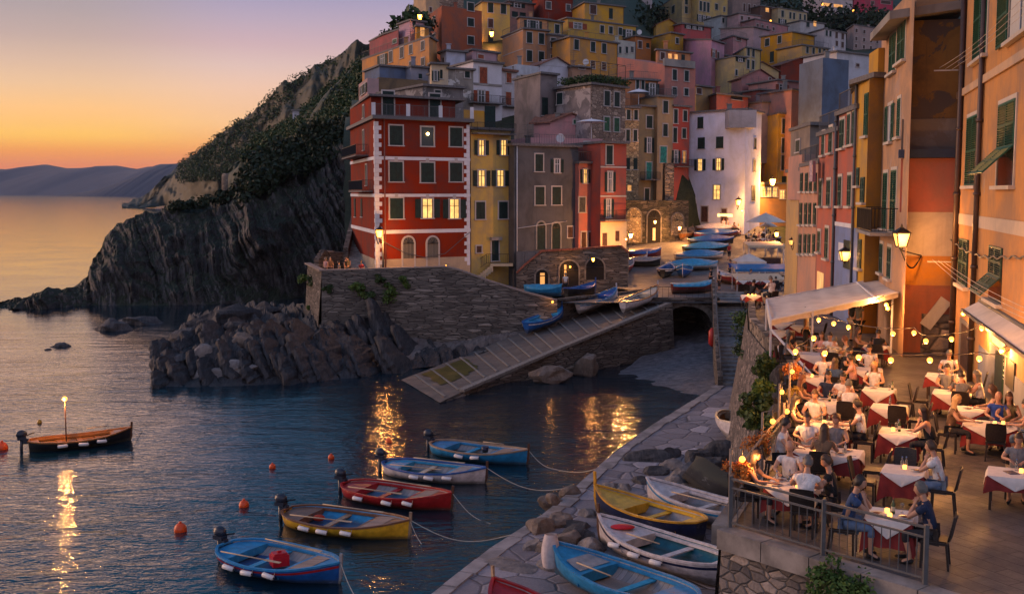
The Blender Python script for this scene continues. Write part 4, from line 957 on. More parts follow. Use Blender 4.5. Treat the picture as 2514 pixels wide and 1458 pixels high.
tag(g.build('stone_wall', M_slate), 'old stone wall beside the steps at the lookout', 'wall')
# ---- front row ----
o, F_, a, b, c, d, zt = house('narrow yellow house squeezed beside the red corner building', Cyel, None, (1156, 106), (1254, 109), 318, 690, [('F', [1182], [363], 14, 36, 'l'), ('F', [1236], [363], 14, 36, 'l'), ('F', [1182], [438], 17, 38, 'l'), ('F', [1228], [438], 17, 38, 'l'), ('F', [1179, 1235], [517], 22, 42, 's'), ('F', [1175], [612], 12, 16, 'L' if 0 else 'b')], zb=4.6, stain=.38)
fF = F_['F']; balcony(o, fF, 1158, 1252, 330, 1.0)
g = MB(); q0 = b.lerp(a, .25); q1 = b.lerp(c, .68).lerp(a, .25); ztt = PY(1160, 270, 108).z; g.prism([(q0.x, q0.y), (q1.x, q1.y), (q1.x, q1.y + 5), (q0.x, q0.y + 5)], zt, ztt); g.build('attic', plaster(Coch, .2), o)
fa = Face(q0, q1); q = fa.hit(1203, HOR); q.z = zt + 1.4; window(o, fa, q, 1.3, 2.2, 'S')
box_on(o, fF, 1202, 1228, 582, 590, .35, M_conc, 'door_hood'); q = fF.hit(1215, 615); window(o, fF, q, .85, 2.0, 's')
g = MB(); dz = fF.hit(1215, 646).z; p = fF.hit(1215, HOR); p.z = 0
for i in range(10): cc = p - fF.t * (.9 + .28 * i) + fF.n * .6; g.box((cc.x, cc.y, dz - .17 * (i + 1) - .3), (.32, 1.1, .6))
cc = p + fF.n * .6; g.box((cc.x + .3, cc.y, dz - .12), (2.2, 1.2, .24)); s_ = g.build('entrance_steps', plaster((0.5, .42, .3), .4), o)
railing(s_, [(p.x - 3.4, p.y - 1.1, dz - 1.85), (p.x - .8, p.y - 1.1, dz), (p.x + 1.4, p.y - 1.0, dz)], 0, .95, .2)
o, F_, a, b, c, d, zt = house('plain grey house with a cluttered railed roof terrace', Cgrey, None, (1262, 107.5), (1419, 112), 358, 690, [('F', [1323], [400], 19, 42, 's'), ('F', [1367], [408], 12, 32, 'o'), ('F', [1325, 1366], [481], 22, 44, 's'), ('F', [1400], [570], 12, 26, 'b')], stain=.6, extra='cad', zb=4.6, roof='terrace')
fF = F_['F']; arch_door(o, fF, 1328, 545, 612, 20, M_green, M_conc); arch_door(o, fF, 1365, 547, 612, 20, M_green, M_conc)
g = MB(); p = fF.hit(1268, 400) + fF.n * .1; g.tube([(p.x, p.y, 5), (p.x, p.y, zt)], .07); z = fF.hit(1300, 560).z; p2_ = fF.hit(1390, 560) + fF.n * .1; g.tube([(p.x, p.y, z), (p2_.x, p2_.y, z + .6)], .04); g.build('drain_pipe', flat('white pipe', (.5, .48, .48), .5), o)
o, F_, a, b, c, d, zt = house('pink house with two glowing windows beside the plain grey one', Csalm, None, (1421, 111), (1478, 113), 402, 610, [('F', [1436, 1462], [433], 9, 33, 'l'), ('F', [1429, 1462], [503], 15, 36, 'w'), ('F', [1433], [590], 11, 40, 'b'), ('F', [1450], [588], 11, 36, 'b')], zb=5, roof='terrace')
o, F_, a, b, c, d, zt = house('deep red house with a cream lamplit ground floor', (0.37, 0.10, 0.075), None, (1474, 110), (1537, 112), 352, 610, [('F', [1495], [381], 15, 46, 's'), ('F', [1497], [447], 10, 48, 'o'), ('F', [1494], [512], 9, 44, 'o')], zb=5, band=(('F', 410, .15), ('F', 482, .15)))
fF = F_['F']; box_on(o, fF, 1474, 1537, 545, 640, .06, plaster((.62, .52, .36), .25), 'ground_floor'); balcony(o, fF, 1474, 1534, 541, .8); box_on(o, fF, 1510, 1519, 567, 592, .03, M_brown, 'shutter', .065); box_on(o, fF, 1478, 1489, 572, 606, .03, M_brown, 'door', .065)
o, F_, a, b, c, d, zt = house('pale pink terrace storey stepping up behind the red house', (0.50, .27, .27), None, (1300, 118), (1478, 121), 338, 400, [('F', [1440], [362], 12, 26, 's')], roof='none', rail=False)
house('pink gabled house with an open white parasol on its roof', (0.50, .27, .27), (1310, 128), (1350, 126), (1450, 127), 300, 380, [('F', [1420], [300], 26, 10, 'g')], roof='gableF', extra='c')
# arched terrace wall in front of grey house
w0, w1 = PY(1268, 690, 106.2), PY(1540, 600, 106.8); fw = Face(w0, w1); g = MB()
tp = [(1268, 672), (1290, 650), (1330, 618), (1440, 612), (1524, 605), (1542, 622)]; us = np.linspace(1268, 1542, 60); rows = [[], []]
for u in us:
    t_ = fw.hit(u, interp(u, *zip(*tp))); rows[0].append((t_.x, t_.y, 4.2)); rows[1].append(tuple(t_))
g.grid(rows, smooth=False); g.grid([rows[1], [(x, y + .6, z) for x, y, z in rows[1]]], smooth=False); g.grid([rows[1], [(x, y, z - .01) for x, y, z in rows[1]]]); e_ = rows[1][-1]; g.add([(e_[0], e_[1], 4), (e_[0], e_[1] + 5, 4), (e_[0], e_[1] + 5, e_[2]), e_], [(0, 1, 2, 3)])
aw = tag(g.build('terrace_wall', M_slate), 'dark stone wall with three glowing cellar arches under the grey house', 'wall')
g = MB(); [g.bar(Vector(rows[1][i]) + Vector((0, .2, .08)), Vector(rows[1][i + 1]) + Vector((0, .2, .08)), .7, .16) for i in range(59)]; g.build('coping', flat('brick coping', (.24, .08, .05), .9, var=.4), aw)
g = MB(); g.prism([(w0.x, w0.y + .3), (w1.x, w1.y + .3), (w1.x + 1, w1.y + 8), (w0.x, w0.y + 8)], 4, 8.3); tag(g.build('lane_pavement', M_pave), 'narrow lane in front of the grey and pink houses', None, kind='structure')
M_dark = flat('dark recess', (0.012, .010, .009), .95)  # near-black colour paints the shade inside the arches; a stall counter shares it
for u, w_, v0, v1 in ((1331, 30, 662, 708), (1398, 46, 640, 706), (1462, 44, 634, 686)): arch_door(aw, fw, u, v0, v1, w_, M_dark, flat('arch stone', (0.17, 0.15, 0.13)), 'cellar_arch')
box_on(aw, fw, 1326, 1337, 670, 706, .03, M_lit2, 'lit_door', .05); box_on(aw, fw, 1385, 1390, 650, 700, .03, M_lit2, 'lit_door', .05)
# ---- second line, Y 120-160 ----
M_ptow = masonry('pale stone tower', (0.20, .14, .11), (.40, .30, .23), (.09, .07, .06), 1.6, 3.0, .8, .07)
o, F_, a, b, c, d, zt = house('brown stone tower house with a planted roof terrace', Cgrey, (1366, 130), (1450, 124), (1533, 129), 208, 330, [('F', [1488, 1512], [242], 13, 36, 's'), ('F', [1488, 1512], [305], 13, 34, 'g'), ('L', [1374], [243], 14, 28, 's')], mat=M_ptow, rail=True, phi=30)
box_on(o, F_['L'], 1366, 1448, 222, 420, .03, plaster((.24, .21, .21), .8, (0.52, (.33, .29, .28))), 'render_patch')
C_ = []; [C_.append(tuple(p_ + Vector((0, 0, zt + .7)))) for p_ in [a.lerp(b, t_) for t_ in np.linspace(.2, 1, 9)] + [b.lerp(c, t_) for t_ in np.linspace(.1, 1, 8)]]
q = leafquads(C_, [.75] * len(C_), 90, .14, .7, 5, .3); MB().quads(q).build('planting', M_leaf, o)
g = MB()
for t_ in np.linspace(0, 1, 5):
    p = b.lerp(c, t_) + Vector((0, 0, zt)); g.bar(p, p + Vector((0, 0, 2.6)), .06); p2_ = p + (a - b).normalized() * 4; g.bar(p + Vector((0, 0, 2.6)), p2_ + Vector((0, 0, 2.6)), .05)
g.bar(b + Vector((0, 0, zt + 2.6)), c + Vector((0, 0, zt + 2.6)), .05); g.build('pergola', M_iron, o)
house('grey plastered wall house joining the stone tower', (0.23, .20, .20), None, (1326, 129), (1367, 131), 182, 400, [('F', [1337], [262], 14, 44, 'S')], stain=.7)
house('beige grey house with four green windows and a white roof parapet', (0.30, .25, .20), None, (1269, 150), (1327, 152), 186, 300, [('F', [1284, 1315], [198], 12, 25, 's'), ('F', [1284], [252], 12, 25, 's')], extra='c', roof='none')
house('white rooftop parapet box above the beige grey house', (0.50, .52, .56), None, (1267, 152), (1322, 155), 158, 188, roof='none', stain=.6, name='roof_room')
o, F_, a, b, c, d, zt = house('white house with rust red shutters and a railed balcony', Cwhite, (1107, 150), (1163, 143), (1232, 146), 152, 300, [('F', [1187], [187], 18, 42, 'r'), ('F', [1182], [240], 16, 34, 'O')], stain=.15, extra='a')
balcony(o, F_['F'], 1150, 1228, 255, 1.2); box_on(o, F_['F'], 1163, 1232, 206, 211, .12, M_conc, 'ledge')
o, F_, a, b, c, d, zt = house('slim white house with small rust red shutters', (0.55, .50, .52), None, (1232, 147), (1268, 149), 175, 300, [('F', [1249], [192], 12, 24, 'r'), ('F', [1248], [243], 13, 32, 'r')], roof='none'); balcony(o, F_['F'], 1234, 1265, 263, .9)
g = MB(); cen = (a + b + c + d) / 4; g.prism([(q.x + (q.x - cen.x) * .12, q.y + (q.y - cen.y) * .12) for q in (a, b, c, d)], zt, zt + .3, bot=True); g.build('roof', M_tile, o)
house('blue white rooftop room with a small terracotta shutter', (0.46, .47, .56), (1083, 156), (1098, 153), (1146, 155), 126, 170, [('L', [1091], [148], 4, 12, 'b')], name='roof_room')
house('low pink rooftop room with a terracotta window', (0.42, .28, .30), (1146, 158), (1161, 156), (1222, 160), 124, 160, [('F', [1181], [140], 14, 10, 'r')], name='roof_room')
house('small cream gabled house in front of the white one', (0.62, .48, .32), (1058, 142), (1061, 140), (1102, 141), 158, 230, [('F', [1071], [187], 6, 24, 'o'), ('F', [1085], [183], 6, 22, 'S')], roof='flat')
house('weathered grey house with one dark green window by the cream one', (0.30, .27, .24), None, (1101, 141), (1163, 143), 170, 300, [('F', [1148], [184], 12, 16, 's')], stain=.8, patch=(0.55, (.5, .48, .46)))
house('long low grey house rising behind the red building', (0.19, .175, .175), (935, 122), (1040, 116), (1138, 119), 212, 320, [('F', [1076], [231], 14, 17, 's')], stain=.7, vtA=232, patch=(0.56, (.30, .28, .27)))
house('long ochre brown garden wall house behind the red roof', (0.19, .135, .085), (908, 134), (933, 127), (1052, 131), 190, 240, [], stain=.7, roof='none')
house('pale pink block at the seaward end behind the red roof', (0.45, .30, .29), (884, 133), (905, 125.5), (933, 126.5), 192, 260, [('L', [893, 899], [220], 5, 22, 'o')], roof='none')
house('flat blue grey rooftop storey under the orange row', (0.13, .17, .26), None, (935, 150), (1012, 153), 163, 200, [], stain=.35)
house('pale blue grey rooftop storey with one dark opening', (0.28, .28, .33), None, (1012, 150), (1056, 152), 165, 200, [('F', [1034], [188], 8, 12, 'S')])
# orange row on the left skyline
o, F_, a, b, c, d, zt = house('long sea facing row house painted orange and brown', (0.55, .27, .11), (893, 178), (1056, 152), (1075, 157), 92, 170, [('L', [1041], [112], 8, 22, 'w'), ('L', [1012], [121], 8, 22, 'w'), ('L', [990], [129], 9, 27, 'w'), ('L', [963], [139], 9, 27, 'w'), ('L', [943], [147], 11, 26, 'o'), ('L', [1012, 1041], [160], 8, 18, 'w')], roof='flat', rail=True, extra='c')
box_on(o, F_['L'], 1003, 1056, 60, 180, .02, plaster((.24, .18, .15), .4), 'brown_front') if 0 else None
house('small lilac pink house behind the roof railing', (0.50, .32, .38), (983, 172), (1010, 168), (1046, 170), 52, 100, [('F', [1020], [60], 7, 18, 'S')], name='house')
house('dark pink rooftop room on the left skyline', (0.36, .12, .12), None, (943, 176), (982, 170), 88, 120, [('F', [973], [101], 10, 10, 'g')], name='roof_room')
house('orange lit loggia room at the end of the skyline terrace', (0.60, .26, .04), (1022, 165), (1026, 164), (1056, 166), 66, 110, [('F', [1040], [80], 10, 22, 'K')], name='roof_room')
house('tall terracotta tower house with three front windows', Cterra, (1057, 200), (1087, 190), (1184, 196), 14, 160, [('F', [1157], [18, 56, 100], 15, 20, 's'), ('L', [1068], [52, 93, 135], 7, 22, 'w')], phi=20, extra='c', roof='none')
house('cream tower house above the terracotta one', (0.50, .36, .22), None, (1049, 214), (1082, 216), -60, 60, [('F', [1060], [25], 6, 12, 'b')])
house('stone gabled house above the terracotta tower', Cgrey, None, (1080, 216), (1140, 218), -30, 20, [], mat=M_ptow)
house('pale yellow house with a glowing wall lamp', Cyel, None, (1185, 205), (1252, 208), 6, 140, [('F', [1205, 1236], [20], 13, 24, 's'), ('F', [1205], [58], 12, 22, 'b'), ('F', [1205], [98], 12, 22, 'S')], phi=15)
house('brown house with stacked balconies behind the pale yellow one', (0.36, .20, .17), None, (1250, 214), (1310, 218), 4, 90, [('F', [1264, 1283], [36], 14, 14, 'S'), ('F', [1270], [14], 16, 10, 'o')], rail=True)
house('dark red house with a bright orange side wall', (0.20, .035, .022), (1306, 224), (1334, 214), (1405, 218), -20, 60, [('F', [1345], [14], 12, 18, 's'), ('F', [1393], [20], 10, 16, 's')], green=M_greysh)
house('yellow house with a balcony door high on the slope', (0.52, .30, .07), (1403, 215), (1433, 207), (1528, 212), 8, 80, [('F', [1453], [24], 15, 22, 'b'), ('F', [1496], [34], 9, 26, 'S')], rail=True)
house('wide peach house with white bands on its side wall', Cpeach, (1234, 190), (1284, 180), (1346, 183), 72, 180, [('F', [1299, 1328], [93, 138], 13, 27, 's')], band=(('L', 75, .12), ('L', 120, .12)), rail=True)
house('peach attic storey set behind the peach roof terrace', Cpeach, (1270, 189), (1276, 187), (1345, 190), 44, 80, [('F', [1300, 1315], [60], 12, 18, 'o')], name='roof_room')
house('greyish tan house between the peach and amber ones', (0.30, .21, .16), None, (1346, 182), (1397, 185), 86, 180, [('F', [1357, 1382], [106, 148], 12, 24, 's')])
house('mustard rooftop rooms above the tan house', (0.42, .28, .10), None, (1342, 190), (1380, 192), 52, 95, [('F', [1366], [72], 11, 22, 's')], name='roof_room')
o, F_, a, b, c, d, zt = house('broad amber house with brown and green windows', (0.52, .27, .08), None, (1398, 176), (1513, 184), 92, 185, [('F', [1413, 1453, 1480], [110], 11, 25, 's'), ('F', [1453, 1480], [160], 10, 18, 'b')], rail=True, extra='cp')
house('long mustard house with a sagging grey roof', (0.46, .29, .08), None, (1392, 196), (1557, 206), 46, 100, [('F', [1475, 1496, 1519], [72], 9, 18, 's'), ('F', [1540], [84], 14, 20, 'o'), ('F', [1416], [64], 20, 14, 'O')], extra='ca')
house('pale green white lower front beside the amber house', (0.45, .45, .40), None, (1512, 188), (1557, 191), 98, 145, [('F', [1519], [123], 6, 16, 's'), ('F', [1535], [123], 6, 16, 's'), ('F', [1548], [122], 7, 14, 'w')], roof='none')
house('small orange cottage behind the long roof', (0.42, .16, .06), None, (1556, 200), (1594, 203), 90, 130, [('F', [1567], [110], 9, 18, 'b'), ('F', [1586], [112], 7, 12, 'S')], extra='d')
house('white gabled wall behind the planted roof terrace', (0.52, .52, .58), None, (1325, 158), (1405, 162), 160, 200, [], roof='gableF')
house('low brown rooftop room beside the white gable', (0.36, .22, .15), None, (1404, 160), (1450, 162), 165, 200, [('F', [1426], [166], 14, 8, 'b')], name='roof_room', extra='d')
o, F_, a, b, c, d, zt = house('large salmon pink house with a grey parapet and green awning', (0.46, .20, .16), (1513, 166), (1628, 155), (1703, 159), 160, 300, [('F', [1652, 1681], [184], 10, 26, 's'), ('F', [1652, 1681], [224], 10, 18, 's')], roof='none', vtA=141)
box_on(o, F_['F'], 1628, 1703, 148, 166, .35, M_conc, 'parapet'); 
house('upper storey loggia under a dark green awning', (0.46, .22, .12), (1606, 163), (1610, 162), (1690, 166), 124, 160, [('F', [1622], [138], 10, 18, 'b'), ('F', [1640, 1655], [140], 8, 16, 'K'), ('F', [1672], [142], 8, 16, 'S')], name='roof_room')
o, F_, a, b, c, d, zt = house('orange balconied house tucked under the salmon pink one', (0.44, .19, .09), None, (1545, 151.5), (1612, 154), 196, 300, [('F', [1562, 1575], [208], 7, 22, 's'), ('F', [1598], [220], 14, 28, 'o')], rail=True, extra='c'); balcony(o, F_['F'], 1580, 1645, 238, 1.2, M_rail)
o, F_, a, b, c, d, zt = house('olive tan tenement with a turquoise shutter', Colive, None, (1566, 147), (1614, 149), 262, 600, [('F', [1592], [300], 14, 30, 's'), ('F', [1592], [357], 9, 36, 'o'), ('F', [1592], [420], 13, 42, 't'), ('F', [1588], [480], 11, 34, 's')], zb=6); balcony(o, F_['F'], 1572, 1610, 442, .9)
o, F_, a, b, c, d, zt = house('slim tan tenement with stone flecked upper floors', (0.38, .27, .16), None, (1612, 148), (1650, 150), 238, 600, [('F', [1631], [263], 12, 30, 's'), ('F', [1631], [320], 11, 30, 's'), ('F', [1627], [380], 16, 40, 't')], zb=6)
o, F_, a, b, c, d, zt = house('lamplit stone tenement with pairs of dark windows', (0.5, .33, .15), None, (1532, 143), (1567, 144), 266, 600, [('F', [1541, 1559], [282], 9, 24, 's'), ('F', [1540, 1558], [333], 9, 28, 's'), ('F', [1541, 1559], [402], 9, 28, 'S'), ('F', [1545], [462], 9, 14, 'K')], mat=masonry('lamplit stone', (.24, .17, .10), (.55, .40, .22), (.12, .09, .06), 1.8, 3, .7, .06), zb=6, rail=True)  # lamplight warmth is put into this stone colour
o, F_, a, b, c, d, zt = house('narrow red tenement next to the white house', (0.42, .10, .08), None, (1650, 150), (1690, 152), 262, 600, [('F', [1656], [286], 9, 34, 's'), ('F', [1679], [285], 9, 26, 's'), ('F', [1655], [332], 9, 36, 's'), ('F', [1677], [328], 9, 24, 's'), ('F', [1658], [385], 8, 30, 'o'), ('F', [1678], [386], 7, 28, 'k')], zb=6); balcony(o, F_['F'], 1648, 1690, 410, 1.0)
# dark stone arcade below them
w0, w1 = PY(1535, 560, 138.5), PY(1690, 560, 143); fw = Face(w0, w1); g = MB(); z1_ = PY(1600, 492, 140).z
g.prism([(w0.x, w0.y), (w1.x, w1.y), (w1.x, w1.y + 3), (w0.x, w0.y + 3)], 4, z1_); aw = tag(g.build('arcade', masonry('mossy wall', (.045, .045, .035), (.12, .10, .08), (.02, .018, .015), 1.2, 4, .9, .07)), 'dark mossy stone arcade with lamplit arches below the tenements', 'arcade')
for u, w_, v0, v1 in ((1556, 36, 512, 596), (1606, 32, 516, 596), (1664, 28, 524, 578)): arch_door(aw, fw, u, v0, v1, w_, M_dark if u == 1606 else masonry('lamplit vault', (.30, .22, .12), (.55, .42, .24), (.12, .09, .06), 2, 3, .8, .07), flat('arch stone', (0.17, 0.15, 0.13)), 'stone_archway')  # paler, yellower stone sheet puts lamplight into the colour of two arches
box_on(aw, fw, 1602, 1608, 560, 590, .03, M_lit, 'lit_door', .05)
g = MB(); p = fw.hit(1635, 400); g.prism([(p.x, p.y + .5), (p.x + 1.2, p.y + 1), (p.x + 1.2, p.y + 3), (p.x, p.y + 3)], 8, p.z); tag(g.build('stone_pier', M_rubble), 'tall rough stone pier rising from the arcade', 'wall')
g = MB(); p0_ = fw.hit(1690, 560); g.prism([(22.6, 142), (23.6, 150), (22.8, 150), (21.8, 142)], 4, [9.5, 10.8, 10.8, 9.5]); tag(g.build('garden_wall', M_rubble), 'low mossy stone wall beside the boats', 'wall')
# white house
o, F_, a, b, c, d, zt = house('big white house at the head of the square with lit windows', (0.66, .68, .82), (1684, 153), (1828, 146), (1866, 153), 270, 570, [('L', [1717], [302], 14, 28, 'S'), ('L', [1720, 1765], [352], 17, 28, 'S'), ('L', [1718, 1763], [405], 11, 28, 'l'), ('L', [1760], [472], 17, 34, 'L'), ('L', [1731], [526], 16, 38, 'b'), ('L', [1779], [545], 14, 24, 'b'), ('L', [1779], [518], 12, 10, 'b'), ('F', [1851], [353], 5, 26, 's'), ('F', [1850], [407], 5, 28, 's'), ('F', [1849], [475], 8, 36, 's')], stain=.3, zb=6, extra='c', patch=(0.66, (.36, .34, .34)))
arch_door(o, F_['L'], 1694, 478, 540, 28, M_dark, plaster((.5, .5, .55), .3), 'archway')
box_on(o, F_['L'], 1762, 1798, 526, 532, .06, emis('sign light', (1, .6, .2), 3.0), 'lit_sign')
g = MB(); q0 = b.lerp(a, .22); g.box((b.x - .5, b.y + 1.5, zt - 1.2), (3.6, 3.6, 2.3)); g.build('balcony_box', plaster((.38, .36, .38), .5), o)
# lit orange buildings in the alley
house('orange alley house glowing in lamplight', (0.55, .25, .04), None, (1866, 166), (1908, 170), 298, 520, [('F', [1880], [322, 364, 408], 8, 26, 'S'), ('F', [1896], [322, 364, 410], 6, 24, 'S')], zb=8, phi=5)
house('yellow alley house with tall dark windows', (0.55, .36, .08), None, (1907, 160), (1940, 163), 280, 520, [('F', [1923], [310, 358, 400], 14, 36, 's'), ('F', [1923], [445], 9, 24, 'S')], zb=8, phi=5)
house('glass fronted restaurant glowing below the alley lamp', (0.28, .16, .07), None, (1866, 156), (1934, 160), 452, 560, [('F', [1874, 1888, 1902], [472], 11, 22, 'L'), ('F', [1920], [478], 12, 20, 'L')], zb=7, phi=5, name='restaurant', cat='restaurant')
# middle cluster behind the white house
house('salmon red house with one wide dark window', (0.40, .13, .10), (1712, 172), (1755, 160), (1832, 166), 232, 300, [('F', [1804], [235], 28, 20, 'D')], extra='a', roof='flat')
house('long rose pink house with a grey curved roof edge', (0.42, .20, .19), (1785, 190), (1815, 184), (1905, 190), 192, 260, [('F', [1884], [201], 5, 20, 'b')], roof='gableF')
house('rose house with a big shuttered window', (0.46, .24, .22), None, (1903, 176), (1995, 182), 198, 290, [('F', [1914], [215], 14, 14, 'O')])
house('cream gable peeking between the rose roofs', (0.50, .36, .18), None, (1820, 205), (1905, 208), 172, 200, [], roof='gableF')
house('oxblood house under a wide tiled gable', (0.20, .045, .03), (1872, 218), (1910, 212), (2005, 218), 160, 210, [('F', [1978, 1990], [164], 6, 14, 'o')], roof='gableF', extra='c')
house('rose orange house with a lamplit side alley', (0.50, .26, .20), None, (1938, 160), (1985, 164), 222, 330, [('F', [1975], [258], 8, 50, 'K')])
house('grey walled roof terrace above the alley', (0.34, .27, .28), None, (1866, 164), (1936, 168), 252, 300, [], roof='terrace')
house('stack of dark red rooms above the alley', (0.24, .07, .06), None, (1860, 172), (1915, 175), 222, 300, [('F', [1880], [240], 12, 14, 'b')])
house('plum lilac house with a blank side wall', (0.48, .26, .34), (1672, 205), (1741, 192), (1772, 197), 100, 200, [('F', [1746], [130], 6, 20, 'O'), ('F', [1757], [138], 5, 22, 'b')], vtA=98, extra='a')
house('dusty pink house with a small railed roof', (0.46, .23, .24), (1745, 225), (1793, 215), (1826, 220), 90, 150, [('F', [1806], [94], 12, 10, 'b')], rail=True)
house('cream yellow house with six paired windows', (0.48, .37, .17), (1796, 200), (1824, 190), (1860, 194), 118, 200, [('F', [1830, 1842], [126], 6, 22, 's'), ('F', [1830, 1842], [157], 6, 22, 's')])
house('small amber house wedged beside the cream yellow one', (0.40, .22, .05), None, (1772, 200), (1800, 202), 138, 190, [('F', [1777], [172], 7, 18, 's')])
house('yellow cream lower house with a corner window', (0.48, .36, .18), None, (1798, 188), (1826, 190), 140, 195, [('F', [1811], [146], 9, 10, 'o'), ('F', [1802], [178], 5, 14, 's')])
house('tan house with hanging plants beside the salmon block', (0.40, .26, .12), None, (1703, 162), (1745, 165), 212, 290, [('F', [1712], [224], 12, 14, 'b')])
house('mustard gabled house right of the dark trees', (0.50, .29, .06), (1600, 215), (1606, 212), (1668, 216), 62, 130, [('F', [1660], [88], 10, 14, 'S')], roof='gableF')
house('golden cube house with a tiny green window', (0.44, .25, .05), None, (1641, 200), (1672, 203), 82, 130, [('F', [1657], [100], 7, 14, 's')])
house('red and glass conservatory house with white balcony', (0.40, .10, .10), None, (1668, 212), (1740, 217), 60, 100, [('F', [1684, 1698, 1712], [65], 8, 10, 'o')], rail=True)
house('tall cream apartment house with blue grey windows', (0.46, .34, .17), (1606, 330), (1668, 300), (1706, 305), -20, 55, [('F', [1678, 1696], [24], 7, 17, 's'), ('F', [1678, 1696], [2], 7, 17, 's'), ('L', [1647], [28], 7, 18, 's'), ('L', [1624], [36], 5, 18, 's')])
house('cream yellow apartment house with balconies', (0.46, .34, .15), None, (1706, 300), (1767, 308), -15, 70, [('F', [1713, 1722, 1731], [14], 6, 24, 's'), ('F', [1751], [16], 7, 15, 's'), ('F', [1711, 1722, 1733], [44], 6, 16, 'o'), ('F', [1749], [50], 8, 16, 'w')], rail=True)
house('yellow sliver house beside the apartments', (0.50, .36, .14), None, (1765, 318), (1778, 320), -10, 60, [('F', [1770], [22], 5, 12, 'w')])
house('tall grey brown tenement on the skyline', (0.26, .19, .17), (1777, 350), (1790, 345), (1857, 352), -40, 45, [('F', [1818, 1830, 1843], [18], 5, 20, 'b')])
house('dark brown tenement with a glowing window', (0.16, .09, .07), None, (1857, 345), (1901, 350), 16, 60, [('F', [1874], [24], 8, 10, 'K'), ('F', [1892], [52], 4, 7, 'L')], rail=True)
house('cream terrace house with a chimney row', (0.46, .37, .22), None, (1900, 345), (1971, 355), 20, 60, [('F', [1911], [33], 6, 16, 's'), ('F', [1930, 1939], [37], 5, 16, 's'), ('F', [1954, 1965], [40], 5, 14, 's'), ('F', [1911], [52], 9, 12, 'o')], extra='c')
house('white and green cottage under the cream apartments', (0.46, .48, .48), None, (1762, 290), (1797, 293), 40, 75, [('F', [1768], [50], 5, 12, 's'), ('F', [1781, 1790], [52], 5, 14, 's')])
house('flat roofed pink cottage with a pale roof', (0.46, .30, .30), (1778, 290), (1805, 285), (1858, 290), 34, 70, [('F', [1813, 1830], [44], 6, 10, 'b')])
house('row of small pink cottages stepping downhill', (0.40, .20, .21), None, (1845, 280), (1925, 292), 48, 90, [('F', [1851, 1863, 1875, 1890], [62], 5, 9, 'b')])
house('pinkish grey shed roofed house above the ochre one', (0.38, .28, .30), (1762, 255), (1842, 245), (1880, 250), 68, 110, [], vtA=72, rail=True)
o, F_, a, b, c, d, zt = house('big ochre house with scattered dark windows', (0.46, .24, .04), (1860, 238), (1936, 226), (1990, 232), 80, 170, [('L', [1876], [107], 10, 18, 's'), ('L', [1906], [100], 9, 18, 's'), ('L', [1888], [142], 9, 26, 'S'), ('L', [1909], [133], 9, 16, 'S')], vtA=92, phi=25)
house('lower golden wing of the ochre house with a railed terrace', (0.50, .32, .12), None, (1960, 218), (2024, 224), 112, 170, [('F', [1973, 1988, 2003, 2014], [122], 6, 16, 's')], rail=True)
house('white gabled house with grey windows on the far slope', (0.50, .46, .48), (1968, 300), (2014, 290), (2066, 298), 72, 140, [('F', [2019, 2028], [80], 5, 14, 's'), ('F', [2043, 2058], [85], 6, 15, 'b'), ('F', [2044, 2058], [106], 6, 14, 'b')])
house('pale cottage with an orange lit doorway', (0.44, .42, .42), None, (1955, 320), (2014, 326), 52, 90, [('F', [1973], [60], 8, 12, 's'), ('F', [1990], [58], 7, 13, 'K')])
house('greyish pink block of flats on the far slope', (0.36, .27, .25), (2068, 330), (2085, 320), (2165, 330), 62, 140, [('F', [2091, 2110, 2129, 2144], [74], 5, 9, 'b'), ('F', [2091, 2110, 2127, 2142], [94], 5, 9, 'b'), ('F', [2091, 2110, 2127], [112], 5, 9, 'b')])
house('white villa with an orange lit porch at the top', (0.50, .42, .42), None, (1990, 430), (2080, 440), -10, 20, [('F', [2018, 2045], [11], 22, 8, 'K')])
house('magenta villa near the top of the slope', (0.45, .07, .11), None, (2083, 440), (2178, 450), -8, 26, [('F', [2128], [6], 8, 8, 'b'), ('F', [2160], [5], 24, 8, 'b')])
house('grey cottages above the dark trees', (0.36, .32, .33), None, (1545, 330), (1596, 335), -12, 40, [('F', [1562], [4], 8, 12, 'b'), ('F', [1560], [26], 6, 12, 'b')], rail=True)
house('blue house wall with a faint chalk like drawing', (0.12, .155, .22), None, (2012, 150), (2075, 153), 142, 300, [], stain=.5, phi=8, roof='none')
house('white rooftop studio beside the blue wall', (0.50, .50, .54), None, (2045, 165), (2130, 170), 128, 200, [('F', [2096], [160], 8, 8, 'b')])
# scaffold tower
# ---- trees on the hillside ----
def tree(p, h, r, mat, label, group=None, seed=1, n=700, size=.35, trunk=True, name='tree', fl=.85):
    o = empty(name, p, label, 'tree', group); rs2 = np.random.RandomState(seed); g = MB(); top = Vector(p) + Vector((0, 0, h * .6)); g.tube([p, Vector(p).lerp(top, .5) + Vector((.1 * h * rs2.normal() * .3, 0, 0)), top], [h * .035, h * .026, h * .012], 7)
    C_ = []; Rr = []
    for i in range(9):
        dd = rs2.normal(size=3); dd /= np.linalg.norm(dd); q = Vector(p) + Vector((dd[0] * r * .55, dd[1] * r * .55, h * .68 + dd[2] * r * .45 * fl)); C_.append(tuple(q)); Rr.append(r * rs2.uniform(.35, .6)); g.tube([Vector(p) + Vector((0, 0, h * rs2.uniform(.3, .55))), q], [h * .014, h * .005], 5)
    g.build('trunk', M_bark, o); MB().quads(leafquads(C_, Rr, n // 9, size, fl, seed, .5)).build('crown', mat, o); return o
